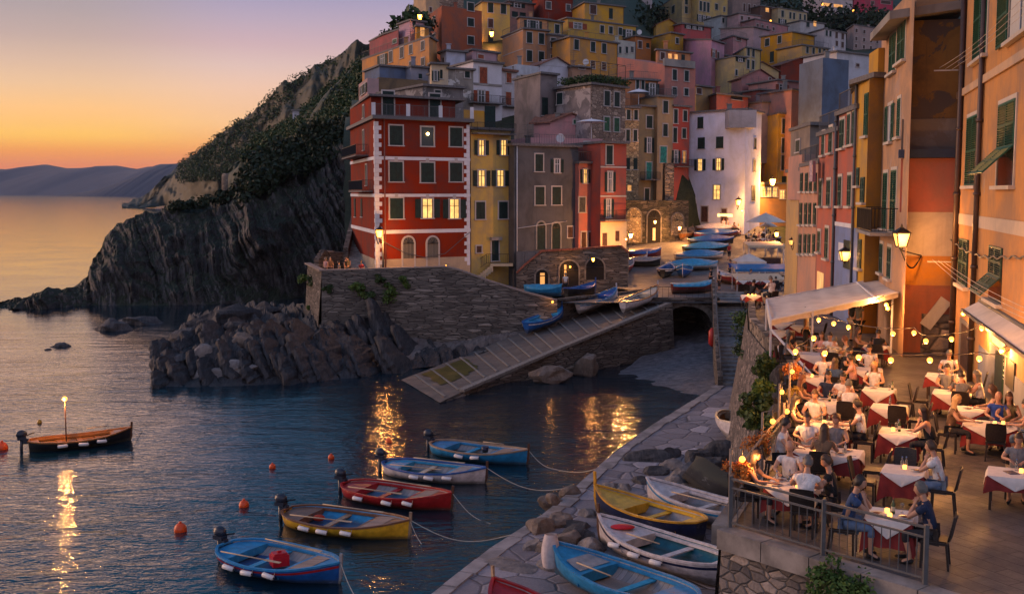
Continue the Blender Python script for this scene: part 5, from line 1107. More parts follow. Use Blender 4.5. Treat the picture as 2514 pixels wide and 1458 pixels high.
for i, (u, v, Y, h, r, lab) in enumerate([(1000, 40, 190, 12, 4.5, 'umbrella pine on the skyline left of the cream tower'), (1030, 70, 190, 8, 4.0, 'round dark tree beside the cream tower'), (968, 92, 185, 8, 3.2, 'dark tree behind the dark pink rooftop room'), (1575, 78, 290, 14, 9, 'dark trees massed left of the tall cream apartment house'), (1600, 40, 320, 14, 9, 'dark tree under the grey cottages'),
    (2000, 62, 380, 16, 13, 'dark tree behind the pale cottage with the lit doorway'), (2045, 66, 370, 16, 13, 'dark tree between the white gabled house and the white villa'), (2100, 64, 370, 16, 12, 'dark tree above the block of flats'), (2150, 66, 360, 15, 11, 'dark tree at the end of the tree belt by the near eaves'), (1905, 20, 420, 14, 12, 'dark tree behind the dark brown tenement'), (1950, 22, 420, 14, 12, 'dark tree above the cream terrace house'), (1868, 70, 300, 8, 5, 'small dark tree above the pink cottages')]):
    p = PY(u, v, Y); tree((p.x, p.y, p.z - h * .8), h, r, M_leafd if i != 0 else M_leaf, lab, seed=60 + i, n=900, size=.05 * h)
# ================= street of tall houses on the right, terrace fittings, lamps =================
BULB = emis('bulb glow', (1.0, 0.40, 0.055), 3.4); GLOWG = emis('lantern glow', (1.0, 0.46, 0.10), 2.0)
def plight(name, p, w, par=None, r=.06, c=(1.0, .41, .10)):
    w = w * 2.4
    l = bpy.data.lights.new(name, 'POINT'); l.energy = w; l.color = c; l.shadow_soft_size = r; o = bpy.data.objects.new(name, l); COL.objects.link(o)
    if par is not None: o.parent = par; b_ = WL[par.name]; o.location = Vector(p) - Vector(b_)
    else: o.location = p
    return o
def slats(par, p0, t, n, w, h, z, mat, tilt=0.0, hinge=None):
    """louvred leaf, bottom-left p0, along t, height h; tilt swings it out about its top edge"""
    up = Vector((0, 0, 1)); upv = (up * math.cos(tilt) - n * math.sin(tilt)); nv = n * math.cos(tilt) + up * math.sin(tilt)
    o = Vector((p0.x, p0.y, z)); top = o + up * h
    P = lambda x, y, d: top + t * x - upv * (h - y) + nv * d
    g = MB(); M = Matrix((t, nv, upv)).transposed()
    def bx(x, y, d, sx, sd, sy): g.box(P(x, y, d), (sx, sd, sy), M)
    bx(.035, h / 2, .03, .07, .045, h); bx(w - .035, h / 2, .03, .07, .045, h); bx(w / 2, .04, .03, w - .14, .045, .08); bx(w / 2, h - .04, .03, w - .14, .045, .08); bx(w / 2, h * .5, .03, w - .14, .045, .07)
    k = int(h / .085); Ms = M @ Matrix.Rotation(R(32), 3, 'X')
    for i in range(k):
        y = .1 + (h - .2) * (i + .5) / k; g.box(P(w / 2, y, .03), (w - .14, .07, .012), Ms)
    return g.build('shutter', mat, par)
M_shut = flat('painted shutter', (0.010, 0.085, 0.050), .45, var=.25); M_shutd = flat('faded shutter', (0.03, 0.075, 0.055), .6, var=.35)
def bigwin(o, fc, u0, u1, v0, v1, kind='closed', mat=None, frame=True):
    um = (u0 + u1) / 2; a = fc.hit(u0, HOR); b = fc.hit(u1, HOR); z1 = fc.hit(um, v0).z; z0 = fc.hit(um, v1).z; a.z = b.z = 0
    if (b - a).dot(fc.t) < 0: a, b = b, a
    w = (b - a).length; h = z1 - z0; m = mat or M_shut; g = MB(); c = (a + b) / 2; c.z = (z0 + z1) / 2; t = .15
    if frame:
        fc.box(g, c + Vector((0, 0, h / 2 + t / 2)), w + 2 * t, t, .05); [fc.box(g, c + fc.t * s_ * (w / 2 + t / 2), t, h, .045) for s_ in (-1, 1)]
    fc.box(g, c - Vector((0, 0, h / 2 + .06)), w + .5, .12, .2)
    win = g.build('window', plaster((.58, .50, .42), .3), o); g = MB(); fc.box(g, c, w, h, .015, .003); g.build('pane', M_pane, win)
    if kind in ('closed', 'prop'):
        hh = h if kind == 'closed' else h * .55
        for s_ in (0, 1):
            p0 = a + fc.t * s_ * w / 2 + fc.n * .02
            slats(win, p0, fc.t, fc.n, w / 2 - .01, hh, z1 - hh, m)
            if kind == 'prop': slats(win, p0 + fc.n * .03, fc.t, fc.n, w / 2 - .01, h * .45, z0, m, tilt=R(46))
    if kind == 'open':
        for s_ in (-1, 1):
            slats(win, (a - fc.t * (w / 2 + .05) if s_ < 0 else b + fc.t * .05) + fc.n * .05, fc.t, fc.n, w / 2, h, z0, m)
        g = MB(); fc.box(g, c, .06, h, .03, .02); g.build('sash', M_white, win); g = MB(); [fc.box(g, c + fc.t * s_ * w * .25, w * .4, h, .01, .012) for s_ in (-1, 1)]; g.build('curtain', plaster((.5, .48, .45), .2), win)
    return win
M_orange = plaster((0.48, 0.24, 0.10), .35); 
# nearest orange building
o, F_, a, b, c, d, zt = house('tall orange building with green louvred shutters beside the dining terrace', (0.50, 0.26, 0.115), (2345, 46), (2752, 22), (3300, 20), -1500, 1400, roof='none', zb=6.5, stain=.45, name='building', cat='building', patch=(0.66, (.38, .27, .18)))
fO = F_['L']
bigwin(o, fO, 2378, 2409, -40, 154); bigwin(o, fO, 2462, 2520, -60, 95, 'open'); bigwin(o, fO, 2371, 2400, 288, 456); bigwin(o, fO, 2447, 2488, 254, 456, 'prop')
bigwin(o, fO, 2363, 2384, 588, 705, 'closed', M_shutd, False); bigwin(o, fO, 2438, 2469, 607, 745, 'prop', M_shutd, False)
def zband(fc, v, uref, th, d, mat, name, par, u0=None, u1=None):
    g = MB(); z = fc.hit(uref, v).z; p = fc.p if u0 is None else fc.hit(u0, HOR); q = fc.q if u1 is None else fc.hit(u1, HOR); m = Vector(((p.x + q.x) / 2, (p.y + q.y) / 2, z)); fc.box(g, m, Vector((p.x - q.x, p.y - q.y)).length, th, d); return g.build(name, mat, par)
zband(fO, 238, 2350, .28, .09, plaster((.52, .36, .24), .3), 'string_course', o); zband(fO, 536, 2350, .42, .03, plaster((.55, .44, .34), .3), 'string_course', o)
g = MB()
for k in range(60):
    f0, f1 = k / 60, (k + 1) / 60; P = lambda f: fO.p.lerp(fO.q, f) + fO.n * .12 + Vector((0, 0, 12.05 - 0.25 * math.sin(f * 6) + .05 * math.sin(f * 90))); g.bar(P(f0), P(f1), .045)
g.build('cable', M_rail, o)
def pipe(par, fc, u, z0, z1, r, mat, off=.12):
    p = fc.hit(u, HOR) + fc.n * off; g = MB(); g.tube([(p.x, p.y, z0), (p.x, p.y, z1)], r, 10)
    for z in np.arange(z0 + 1.5, z1, 2.6): g.tube([(p.x, p.y, z), (p.x, p.y, z + .12)], r * 1.35, 10)
    g.build('drain_pipe', mat, par)
M_cop2 = flat('brown pipe', (0.075, .05, .045), .45, .4)
pipe(o, fO, 2357, TZ, 24, .11, M_cop2); pipe(o, fO, 2407, TZ, 24, .10, M_cop2)
box_on(o, fO, 2357, 2389, 789, 906, .03, plaster((.20, .18, .16), .4), 'door'); box_on(o, fO, 2363, 2383, 800, 908, .02, M_brown, 'door', .031)
box_on(o, fO, 2431, 2466, 853, 993, .03, plaster((.34, .32, .30), .4), 'door'); dr = box_on(o, fO, 2450, 2464, 865, 995, .05, M_green, 'door', .031)
box_on(o, fO, 2440, 2466, 822, 850, .05, litmat('lit door sign', (1, .55, .15), 3), 'lit_door_sign')  # glowing board is the lit sign over the doorway
mb = box_on(o, fO, 2474, 2492, 883, 954, .05, flat('chalkboard', (.03, .025, .022), .7), 'menu_board')
g = MB(); M_chalk = flat('chalk', (.6, .55, .5), .9)
pa, pb = fO.hit(2475.5, HOR), fO.hit(2490.5, HOR); zt_, zb_ = fO.hit(2483, 888).z, fO.hit(2483, 950).z; rnd = random.Random(3)
for i in range(14):
    z = zt_ + (zb_ - zt_) * (i + .5) / 14; L = rnd.uniform(.45, .95); m = pa.lerp(pb, .5 * L + .03); m.z = z; fO.box(g, m, (pb - pa).length * L, .035, .004, .055)
g.build('chalk_lines', M_chalk, mb)
zz = fO.hit(2600, 1210).z
g = MB(); z = TZ + .75; m = (fO.hit(2420, HOR) + fO.q) / 2; m.z = z; fO.box(g, m, 2 * (m - Vector((fO.q.x, fO.q.y, z))).length, 1.5, .03); g.build('plinth', plaster((.24, .24, .26), .5), o)
# awning over the doors
aw = empty('awning', fO.hit(2407, 735), 'cream roller awning along the orange wall above the lit doorway', 'awning')
p0, p1 = fO.hit(2407, 738), fO.hit(2600, 738); p1.z = p0.z; g = MB(); q0, q1 = p0 + fO.n * .6 - Vector((0, 0, .34)), p1 + fO.n * .6 - Vector((0, 0, .34))
g.add([p0, p1, q1, q0, p0 - Vector((0, 0, .03)), p1 - Vector((0, 0, .03)), q1 - Vector((0, 0, .03)), q0 - Vector((0, 0, .03))], [(0, 1, 2, 3), (7, 6, 5, 4), (0, 3, 7, 4), (3, 2, 6, 7)]); M_canv = flat('canvas', (.60, .52, .45), .9, var=.1, scale=1.5); g.build('canvas', M_canv, aw)
g = MB(); g.bar(q0, q1, .09); g.tube([p0, p1], .09); g.build('frame', M_rail, aw)
# second block: ochre above, salmon and cream below
P1 = PY(2210, HOR, 47); P2 = PY(2352, HOR, 46.4); PA = PY(2165, HOR, 53)
o, F_, a, b, c, d, zt = house('tall patchy ochre and salmon block facing the terrace', (0.215, 0.125, 0.052), (2165, 53), (2214, 47), (2352, 46.4), 52, 860, roof='none', zb=6.3, stain=.8, name='building', cat='building', patch=(0.53, (.09, .068, .060)))
fF, fL = F_['F'], F_['L']; b2 = o
box_on(o, fL, 2165, 2213.5, 30, 860, .012, plaster((.50, .30, .18), .55, (0.57, (.40, .27, .20))), 'side_render')
box_on(o, fF, 2214, 2350, 292, 372, .02, plaster((.22, .19, .175), .6, (.5, (.16, .13, .11))), 'render_patch'); box_on(o, fF, 2205, 2350, 368, 388, .45, flat('navy slab', (.02, .035, .08), .6), 'ledge')
box_on(o, fF, 2212, 2350, 389, 521, .12, plaster((.36, .125, .10), .25), 'salmon_render'); box_on(o, fF, 2212, 2350, 521, 628, .11, plaster((.50, .42, .36), .5, (.63, (.35, .3, .27))), 'cream_render'); box_on(o, fF, 2212, 2350, 628, 700, .10, plaster((.50, .22, .05), .3), 'orange_render'); box_on(o, fF, 2212, 2350, 700, 885, .09, plaster((.36, .12, .07), .5, (.6, (.28, .2, .16))), 'lower_render')
box_on(o, fF, 2262, 2330, 770, 880, .13, M_rubble, 'bare_stonework')
g = MB(); p = fF.hit(2270, 800) + fF.n * .2; q = fF.hit(2322, 735) + fF.n * .2; g.bar(p, q, .12, .5); g.build('stair_soffit', plaster((.5, .45, .4), .4), o)
e0 = Vector((a.x, a.y, zt)); e1 = Vector((b.x, b.y, zt + .0)); e2 = Vector((c.x, c.y, zt + .35)); g = MB(); nL = fL.n * .75; nF = fF.n * .55
g.add([e0 + nL, e1 + nL + nF, e2 + nF, e2 - nF * 4, e0 - nL * 4] + [x + Vector((0, 0, .35)) for x in (e0 + nL, e1 + nL + nF, e2 + nF, e2 - nF * 4, e0 - nL * 4)], [(4, 3, 2, 1, 0), (5, 6, 7, 8, 9), (0, 1, 6, 5), (1, 2, 7, 6)]); g.build('eaves', M_conc, o)
g = MB(); g.prism([(b.x + .6, b.y + .7), (c.x, c.y + .7), (c.x, c.y + 5), (b.x + 1.5, b.y + 5)], zt + .3, zt + 4); g.build('roof_room', plaster((.45, .26, .14), .5), o)
for u0, u1, v0, v1 in ((2175, 2190, 98, 186), (2194, 2212, 66, 160)): bigwin(o, fL, u0, u1, v0, v1, 'closed')
bigwin(o, fL, 2176, 2186, 262, 350, 'open'); bigwin(o, fL, 2199, 2206, 247, 338, 'closed'); bigwin(o, fL, 2170, 2180, 425, 562); bigwin(o, fL, 2189, 2202, 418, 566); bigwin(o, fL, 2167, 2174, 600, 672, mat=M_shutd); bigwin(o, fL, 2186, 2195, 608, 686, mat=M_shutd)
balcony(o, fL, 2166, 2207, 572, 1.15, slab=M_conc, h=1.05)
# yellow
o, F_, a, b, c, d, zt = house('narrow bright yellow house with a darker ochre front edge', (0.55, 0.31, 0.07), (2100, 56.3), (2134, 53.2), (2170, 53.4), 192, 860, roof='flat', zb=6, stain=.35, name='building', cat='building')
fL = F_['L']; box_on(o, F_['F'], 2135, 2170, 195, 860, .02, plaster((.42, .22, .06), .5), 'front_render')
g = MB(); g.prism([(b.x + .3, b.y + .2), (b.x + 1.3, b.y + .2), (b.x + 1.6, b.y + 2.5), (b.x + .6, b.y + 2.5)], zt, PY(2150, 118, 53.4).z); g.build('roof_room', plaster((.48, .27, .07), .4), o)
bigwin(o, fL, 2118, 2127, 232, 335, frame=False); bigwin(o, fL, 2114, 2123, 435, 497, mat=M_shutd, frame=False); bigwin(o, fL, 2103, 2109, 412, 456, mat=M_shutd, frame=False); bigwin(o, fL, 2112, 2120, 588, 660, mat=M_shutd, frame=False)
pipe(o, fL, 2101, 6.5, zt, .07, M_rail)
# salmon
o, F_, a, b, c, d, zt = house('salmon house with a blue painted ground floor', (0.44, 0.14, 0.10), (2055, 61.4), (2099, 56.4), (2180, 57), 268, 860, roof='flat', zb=6, stain=.2, name='building', cat='building', rail=True)
fL = F_['L']; box_on(o, fL, 2052, 2098, 556, 860, .05, plaster((.20, .25, .42), .35), 'blue_render'); zband(fL, 553, 2080, .22, .08, M_white, 'string_course', o)
for u0, u1, v0, v1 in ((2059, 2070, 296, 365), (2077, 2084, 283, 358), (2089, 2095, 276, 355), (2059, 2067, 434, 506), (2082, 2091, 430, 506)): bigwin(o, fL, u0, u1, v0, v1, mat=M_shutd)
box_on(o, fL, 2076, 2092, 590, 660, .06, M_green, 'shutter', .05); box_on(o, fL, 2062, 2075, 596, 640, .03, M_white, 'shop_panel', .05); pipe(o, fL, 2054, 6, zt, .09, M_rail)
o, F_, a, b, c, d, zt = house('rose red house with laundry and slim shutters', (0.42, 0.15, 0.11), (2008, 67.5), (2053, 61.6), (2120, 62), 322, 860, roof='flat', zb=6, stain=.25, name='building', cat='building', rail=True)
fL = F_['L']; rose = o
for u0, u1, v0, v1 in ((2016, 2022, 326, 382), (2033, 2041, 314, 376), (2012, 2019, 444, 506), (2031, 2040, 442, 506), (2012, 2018, 568, 620), (2030, 2038, 560, 636)): bigwin(o, fL, u0, u1, v0, v1, mat=M_shutd)
box_on(o, fL, 2008, 2021, 668, 715, .05, litmat('lit doorway', (1, .5, .16), .9), 'lit_doorway')
o, F_, a, b, c, d, zt = house('long pale pink house with rows of narrow shutters', (0.50, 0.28, 0.20), (1962, 77.5), (2007, 67.7), (2060, 68), 402, 860, roof='flat', zb=6, stain=.25, name='building', cat='building', rail=True)
fL = F_['L']
for v0, v1 in ((425, 470), (498, 552), (575, 625)):
    for u in (1968, 1980, 1990, 2002): bigwin(o, fL, u - 2.5, u + 3, v0, v1, mat=M_shutd, frame=False)
o, F_, a, b, c, d, zt = house('cream end house lit by a small green lantern', (0.52, 0.34, 0.16), (1931, 84.5), (1961, 77.7), (2000, 78), 420, 760, roof='flat', zb=4.5, stain=.25, name='building', cat='building')
fC = F_['L']
house('grey setback storeys with a balcony above the pink house', (0.24, .20, .17), (1938, 88), (1985, 80), (2030, 81), 308, 420, [('L', [1957], [360], 10, 28, 's')], roof='flat', zb=10, name='building', cat='building', stain=.6)
house('pink balcony storey above the cream end house', (0.50, .28, .22), (1934, 82), (1975, 75), (2000, 76), 378, 420, [], roof='none', zb=13.5, name='roof_room', cat='house')
# laundry
g = MB(); f_ = F_; q = rose; fR = Face(PY(2008, HOR, 67.5), PY(2053, HOR, 61.6))
for k, (u, m_) in enumerate(((2012, flat('patterned cloth', (.42, .30, .32), .9, var=.4, scale=9)), (2021, flat('plum cloth', (.10, .03, .05), .9)))):
    p = fR.hit(u, 395) + fR.n * .5; g = MB(); g.grid([[tuple(p + fR.t * (x * .9 - .4) + Vector((0, 0, -z * 1.25)) + fR.n * .05 * math.sin(x * 9 + z)) for x in np.linspace(0, 1, 7)] for z in np.linspace(0, 1, 6)]); tag(g.build('laundry', m_), ('patterned cloth hanging on the rose red house', 'plum coloured cloth hanging on the rose red house')[k], 'laundry')
g = MB(); p = fR.hit(2008, 394) + fR.n * .5; q = fR.hit(2035, 394) + fR.n * .5; q.z = p.z; g.bar(p, q, .03); tag(g.build('clothes_line', M_rail), 'thin clothes line on the rose red house', 'line')
# clothes lines across the orange wall
for k, (v, lab) in enumerate(((175, 'upper bundle of clothes lines across the orange wall'), (650, 'lower bundle of clothes lines across the orange wall'))):
    g = MB(); zl_ = fO.hit(2360, v).z
    for j in range(3):
        A_ = fO.hit(2352, HOR) + fO.n * (.45 + .22 * j); B_ = fO.q + fO.n * (.5 + .25 * j); A_.z = zl_ + .05 * j; B_.z = zl_ - .0 + (.03 if k == 0 else 0)
        pts = [A_.lerp(B_, t_) - Vector((0, 0, .18 * math.sin(math.pi * t_) * (1 + .3 * j))) for t_ in np.linspace(0, 1, 16)]; g.tube(pts, .009, 4)
    g.bar(fO.hit(2352, HOR) * 1 + Vector((0, 0, zl_ - CAMZ + 0)) if 0 else Vector((A_.x, A_.y, zl_)) + fO.n * .2, Vector((A_.x, A_.y, zl_)) - fO.n * .9, .05); tag(g.build('clothes_line', flat('line', (.5, .45, .4), .7)), lab, 'line')
# ---- terrace railing ----
def rail_run(name, pts, label, wood=False):
    o = empty(name, pts[0], label, 'railing'); g = MB(); H_ = 1.02; V = [Vector(p) for p in pts]
    for a, b in zip(V[:-1], V[1:]):
        g.bar(a + Vector((0, 0, H_)), b + Vector((0, 0, H_)), .052, .04)
    g.build('handrail', flat('rail wood', (.20, .13, .09), .6) if wood else M_rail, o); g = MB()
    for a, b in zip(V[:-1], V[1:]):
        g.bar(a + Vector((0, 0, .84)), b + Vector((0, 0, .84)), .035); g.bar(a + Vector((0, 0, .12)), b + Vector((0, 0, .12)), .035); n = int((b - a).length / .17)
        for i in range(1, n): p = a.lerp(b, i / n); g.bar(p + Vector((0, 0, .12)), p + Vector((0, 0, .84)), .015)
    g.build('balusters', M_rail, o); return o
T3 = lambda x, y: (x, y, TZ + .05)
ra = rail_run('railing', [T3(4.42, 21.75), T3(5.82, 20.05), T3(7.15, 18.5)], 'grey iron railing across the front edge of the terrace')
for x, y in ((4.42, 21.75), (5.82, 20.05), (7.15, 18.5)): g = MB(); g.bar(T3(x, y), (x, y, TZ + 1.12), .07); g.build('post', M_rail, ra)
rb_ = rail_run('railing', [T3(x + .08, y) for x, y in ((4.35, 21.85), (5.95, 25.8), (7.2, 28.7), (9.0, 34.0), (9.8, 36.8))], 'railing with a wooden handrail along the seaward edge of the terrace', True)
# lamp poles on the railing
def pole_lamp(x, y, zt_, bp, label, r=.03):
    o = empty('lamp_pole', (x, y, TZ), label, 'lamp', 'bulb poles along the railing'); g = MB(); g.tube([(x, y, TZ), (x, y, zt_)], r, 8); g.tube([(x, y, zt_), (bp[0], bp[1], zt_ + .06), (bp[0], bp[1], bp[2] + .08)], .012, 5); g.build('pole', flat('pole wood', (.22, .16, .12), .6), o)
    g = MB(); g.sphere(bp, .065); g.build('bulb', BULB, o); plight('bulb_light', Vector(bp) + Vector((.25, .1, .0)), 17, o)
for (u, v, Y, pu, lab) in [(1822, 1127, 22.1, 1806, 'bulb pole at the front corner of the railing'), (1897, 1034, 26.2, 1884, 'bulb pole rising beside the orange flowers'), (1932, 1010, 28.2, 1938, 'bulb on the railing pole above the second dining table'), (1919, 962, 28.0, 1925, 'bulb hanging outside the railing over the bushes'), (1944, 912, 29.6, 1950, 'bulb by red flowers on the parapet end')]:
    p = PY(u, v, Y); q = PY(pu, HOR, Y); pole_lamp(q.x, q.y, p.z + .22, tuple(p), lab)
# festoon strings
def festoon(label, anchors, bulbs, w=33):
    o = empty('string_lights', anchors[0], label, 'string lights', 'festoon strings over the terrace'); pts = [anchors[0]] + [PZ(u, v, 9.9) + Vector((0, 0, .16)) for u, v in bulbs] + [anchors[1]]
    g = MB()
    for a, b in zip(pts[:-1], pts[1:]):
        a = Vector(a); b = Vector(b); sag = min(.25, (b - a).length * .03); n = 6
        g.tube([a.lerp(b, i / n) - Vector((0, 0, sag * math.sin(math.pi * i / n))) for i in range(n + 1)], .012, 4, cap=False)
    g.build('cable', flat('cable', (.10, .08, .07), .6), o)
    for u, v in bulbs:
        p = PZ(u, v, 9.9); g = MB(); g.sphere(p, .07); g.build('bulb', BULB, o); plight('bulb_light', p - Vector((0, 0, .1)), w, o)
festoon('upper string of bulbs from the awning to the orange wall', (PY(1990, 770, 41), fO.hit(2425, 795)), [(2010, 785), (2047, 794), (2083, 803), (2192, 819), (2244, 817), (2273, 837), (2336, 832), (2410, 806)])
festoon('middle string of bulbs crossing above the dining tables', (PY(1962, 845, 30), fO.hit(2500, 845)), [(2025, 867), (2108, 877), (2187, 884), (2283, 884), (2404, 880)])
festoon('short string of bulbs inside the awning mouth', (PY(1985, 790, 38), PY(1955, 840, 32)), [(1998, 830), (1953, 863)])
def walllamp(p, w, label, s=.09, kind='wall_lamp'):
    o = empty(kind, p, label, 'lamp'); g = MB(); g.sphere(p, s); g.build('bulb', BULB, o); g = MB(); g.bar(Vector(p) + Vector((0, 0, s)), Vector(p) + Vector((0.25, .05, s * 2)), .03); g.build('bracket', M_iron, o); plight('lamp_light', Vector(p) + Vector((-.12, -.12, -.05)), w, o); return o
for u, v, lab, w_ in ((2430, 800, 'wall lamp above the doorway on the orange wall', 170), (2480, 862, 'wall lamp above the menu board', 170), (2381, 770, 'wall lamp by the grey door', 40)): walllamp(fO.hit(u, v) + fO.n * .22, w_, lab)
for u, v, lab in ((2156, 737, 'bulb under the awning edge'), (2176, 748, 'upper bulb in the cluster beside the awning corner'), (2180, 757, 'lower bulb in the cluster beside the awning corner')): walllamp(PY(u, v, 45.6), 35, lab)
def lantern(p, s, wall, label, w):
    """classic tapered street lantern on a curled bracket"""
    p = Vector(p); o = empty('street_lantern', p, label, 'street lamp'); g = MB()
    def ring(r, z): return [p + Vector((r * math.cos(math.pi / 4 + math.pi / 2 * k), r * math.sin(math.pi / 4 + math.pi / 2 * k), z)) for k in range(4)]
    a, b, c = ring(s * .36, -s * .55), ring(s * .62, s * .35), ring(s * .12, s * .72); V = a + b
    g.add([q for q in V], [(i, (i + 1) % 4, 4 + (i + 1) % 4, 4 + i) for i in range(4)]); g.build('lantern_glass', GLOWG, o)
    g = MB()
    for i in range(4): g.bar(a[i], b[i], s * .07); g.bar(b[i], b[(i + 1) % 4], s * .09); g.bar(a[i], a[(i + 1) % 4], s * .09)
    g.add([q for q in ring(s * .72, s * .36) + c], [(i, (i + 1) % 4, 4 + (i + 1) % 4, 4 + i) for i in range(4)]); g.tube([p + Vector((0, 0, s * .7)), p + Vector((0, 0, s * .95))], [s * .1, s * .03], 6); g.tube([p + Vector((0, 0, -s * .85)), p + Vector((0, 0, -s * .5))], [s * .06, s * .2], 6); g.build('lantern_frame', M_iron, o)
    if wall is not None:
        wv = Vector(wall); g = MB(); st_ = p + Vector((0, 0, -s * .8)); n = 12; g.tube([st_.lerp(wv, i / n) + Vector((0, 0, -s * 1.0 * math.sin(math.pi * i / n))) for i in range(n + 1)], s * .05, 6); g.bar(st_, wv + Vector((0, 0, 0)), s * .07); g.build('bracket', M_iron, o)
    for k in range(1): plight('lamp_light', p + Vector((-.0, -s * .9, -s * .1)) if wall is None else p + (p - Vector(wall)).normalized() * s * .5 + Vector((s * .4, -s * .9, -.3)), w, o, r=s * .3)
    return o
pl_ = PY(2213, 585, 45.3); lantern(pl_, .62, PY(2262, 628, 46.5), 'large lit street lantern on the salmon block', 160)
lantern(PY(2074, 626, 57), .55, None, 'street lantern before the blue ground floor', 60)
lantern(PY(932, 572, 98.6), .75, PY(922, 566, 99.6), 'street lantern on the corner of the red building', 420)
g = MB(); q = PY(940, 600, 98.4); g.tube([(q.x, q.y, 6.35), (q.x, q.y, 10.6)], .09, 8); tag(g.build('pole', M_pipe), 'brown utility pole at the red building corner', 'pole')
lantern(PY(1813, 496, 144.5), .8, PY(1808, 488, 146.4), 'street lantern on the big white house', 480)
lantern(PY(1896, 446, 155), .9, None, 'bright alley lamp above the glass fronted restaurant', 3200)
lantern(PY(1207, 84, 203), 1.0, None, 'lamp on the pale yellow house high on the slope', 450)
lantern(PY(934, 82, 163) if 0 else PY(1031, 42, 166), .8, None, 'lamp on the lilac pink rooftop house', 200)
lantern(PY(1548, 578, 136), .6, None, 'arcade lamp beside the lamplit arch', 1000); lantern(PY(1608, 545, 138), .4, None, 'arcade lamp under the middle arch', 200); lantern(PY(1668, 560, 140), .45, None, 'arcade lamp in the garden arch', 600)
lantern(PY(1943, 594, 80.5), .4, fC.hit(1950, 594), 'small green lantern on the cream end house', 60)
lantern(PY(1906, 575, 128), .55, None, 'bright lamp over the umbrella tables', 260); lantern(PY(1456, 637, 105), .35, None, 'small lamp by the third cellar arch', 60); walllamp(PY(1538, 587, 106.8), 800, 'lamp on the corner of the cream ground floor')
walllamp(PY(1095, 652, 97.5), 12, 'tiny light on the sea wall coping', .06); walllamp(PY(1357, 741, 93.2), 8, 'small round lamp at the end of the sea wall', .09)
walllamp(PY(1400, 655, 105.8), 30, 'lamp inside the middle cellar arch'); walllamp(PY(1765, 526, 145), 40, 'bulb beside the lit sign on the white house'); walllamp(PY(1822, 517, 144.6), 90, 'corner bulb on the white house'); walllamp(PY(2018, 11, 428), 300, 'porch light of the white villa', .5); walllamp(PY(2160, 27, 440), 700, 'garden light below the magenta villa', .5); walllamp(PY(2095, 27, 430), 200, 'light among the dark trees', .4)
walllamp(PY(1892, 52, 342), 120, 'tiny lamp between the brown tenement and cream terrace', .3); walllamp(PY(1960, 170, 160), 100, 'lamp in the rose orange alley', .2) if 0 else None
walllamp(PY(1975, 262, 158), 260, 'lamp in the alley beside the rose orange house', .2)
# ---- big awning over the covered tables ----
A_, B_, C_, D_ = PY(1893, 786, 43), PY(2206, 718, 46.4), PY(2155, 684, 54), PY(1882, 735, 50)
aw = empty('awning', A_, 'long cream canvas awning on poles over the covered tables', 'awning'); rows = []
for i in range(12):
    f = i / 11; rows.append([tuple(A_.lerp(B_, j / 24).lerp(D_.lerp(C_, j / 24), f) + Vector((0, 0, -.10 * math.sin(math.pi * f) + .015 * math.sin(j * 1.7)))) for j in range(25)])
g = MB().grid(rows); top_ = np.array(rows); g.grid([[tuple(Vector(p) - Vector((0, 0, .02))) for p in r] for r in rows]); g.grid([rows[0], [tuple(Vector(p) + Vector((0, 0, -.22 - .02 * math.sin(k * 2)))) for k, p in enumerate(rows[0])]]); lft = [r[0] for r in rows]; g.grid([lft, [tuple(Vector(p) + Vector((0, 0, -.5))) for p in lft]])
g.build('canvas', M_canv, aw); g = MB(); g.bar(A_, B_, .06); g.bar(D_, C_, .06); g.bar(A_, D_, .06); m0, m1 = A_.lerp(B_, .8), D_.lerp(C_, .8); g.bar(m0 + Vector((0, 0, .02)), m1 + Vector((0, 0, .02)), .07); g.build('frame', M_white, aw)
for q in (A_, A_.lerp(B_, .31), D_, B_ - Vector((.25, 0, 0))): g = MB(); g.bar(q, (q.x, q.y, TZ), .07); g.build('post', M_white, aw)
g = MB(); g.bar((A_.x, A_.y, A_.z - .35), (A_.x + .5, A_.y - 4.5, TZ + .3), .06); g.build('brace', M_white, aw)
# ---- umbrella and stall canopies on the square ----
def canopy(label, u, v, Y, w, dpt, h, mat, cat='stall', rz=0.0, peak=.0, walls=None):
    p = PY(u, v, Y); zb_ = pz(Y) if Y > 94 else TZ; o = empty('market_stall', (p.x, p.y, zb_), label, cat); M = Matrix.Rotation(rz, 3, 'Z'); P = lambda x, y, z: Vector((p.x, p.y, 0)) + M @ Vector((x, y, 0)) + Vector((0, 0, z)); g = MB()
    n = 8; rows = [[tuple(P(w * (i / n - .5), dpt * (j / n - .5), p.z + peak * (1 - max(abs(i / n - .5), abs(j / n - .5)) * 2) - .0 + (0 if peak else -.35 * (1 - j / n)))) for i in range(n + 1)] for j in range(n + 1)]; g.grid(rows)
    g.grid([[tuple(Vector(q) - Vector((0, 0, .04))) for q in r] for r in rows]); g.grid([rows[0], [tuple(Vector(q) - Vector((0, 0, .25))) for q in rows[0]]]); g.build('canopy', mat, o)
    for i in (-.47, .47):
        for j in (-.45, .45): g = MB(); g.bar(P(w * i, dpt * j, zb_ - .3), P(w * i, dpt * j, p.z - .1), .07); g.build('post', M_white, o)
    if walls: g = MB(); g.box(P(0, 0, zb_ + .45), (w * .86, dpt * .6, .9), M); g.build('counter', walls, o)
    return o
M_blue = flat('blue tarpaulin', (.015, .13, .33), .5, var=.2, scale=2); M_cream = flat('cream tarpaulin', (.55, .42, .28), .8, var=.15)
canopy('upper cream canopy stall near the umbrella tables', 1875, 594, 126, 4.2, 3.0, 2.4, M_cream, walls=M_brown); canopy('flat blue canopy stall on the square', 1868, 650, 109, 5.6, 2.6, 2, M_blue, walls=M_dark)
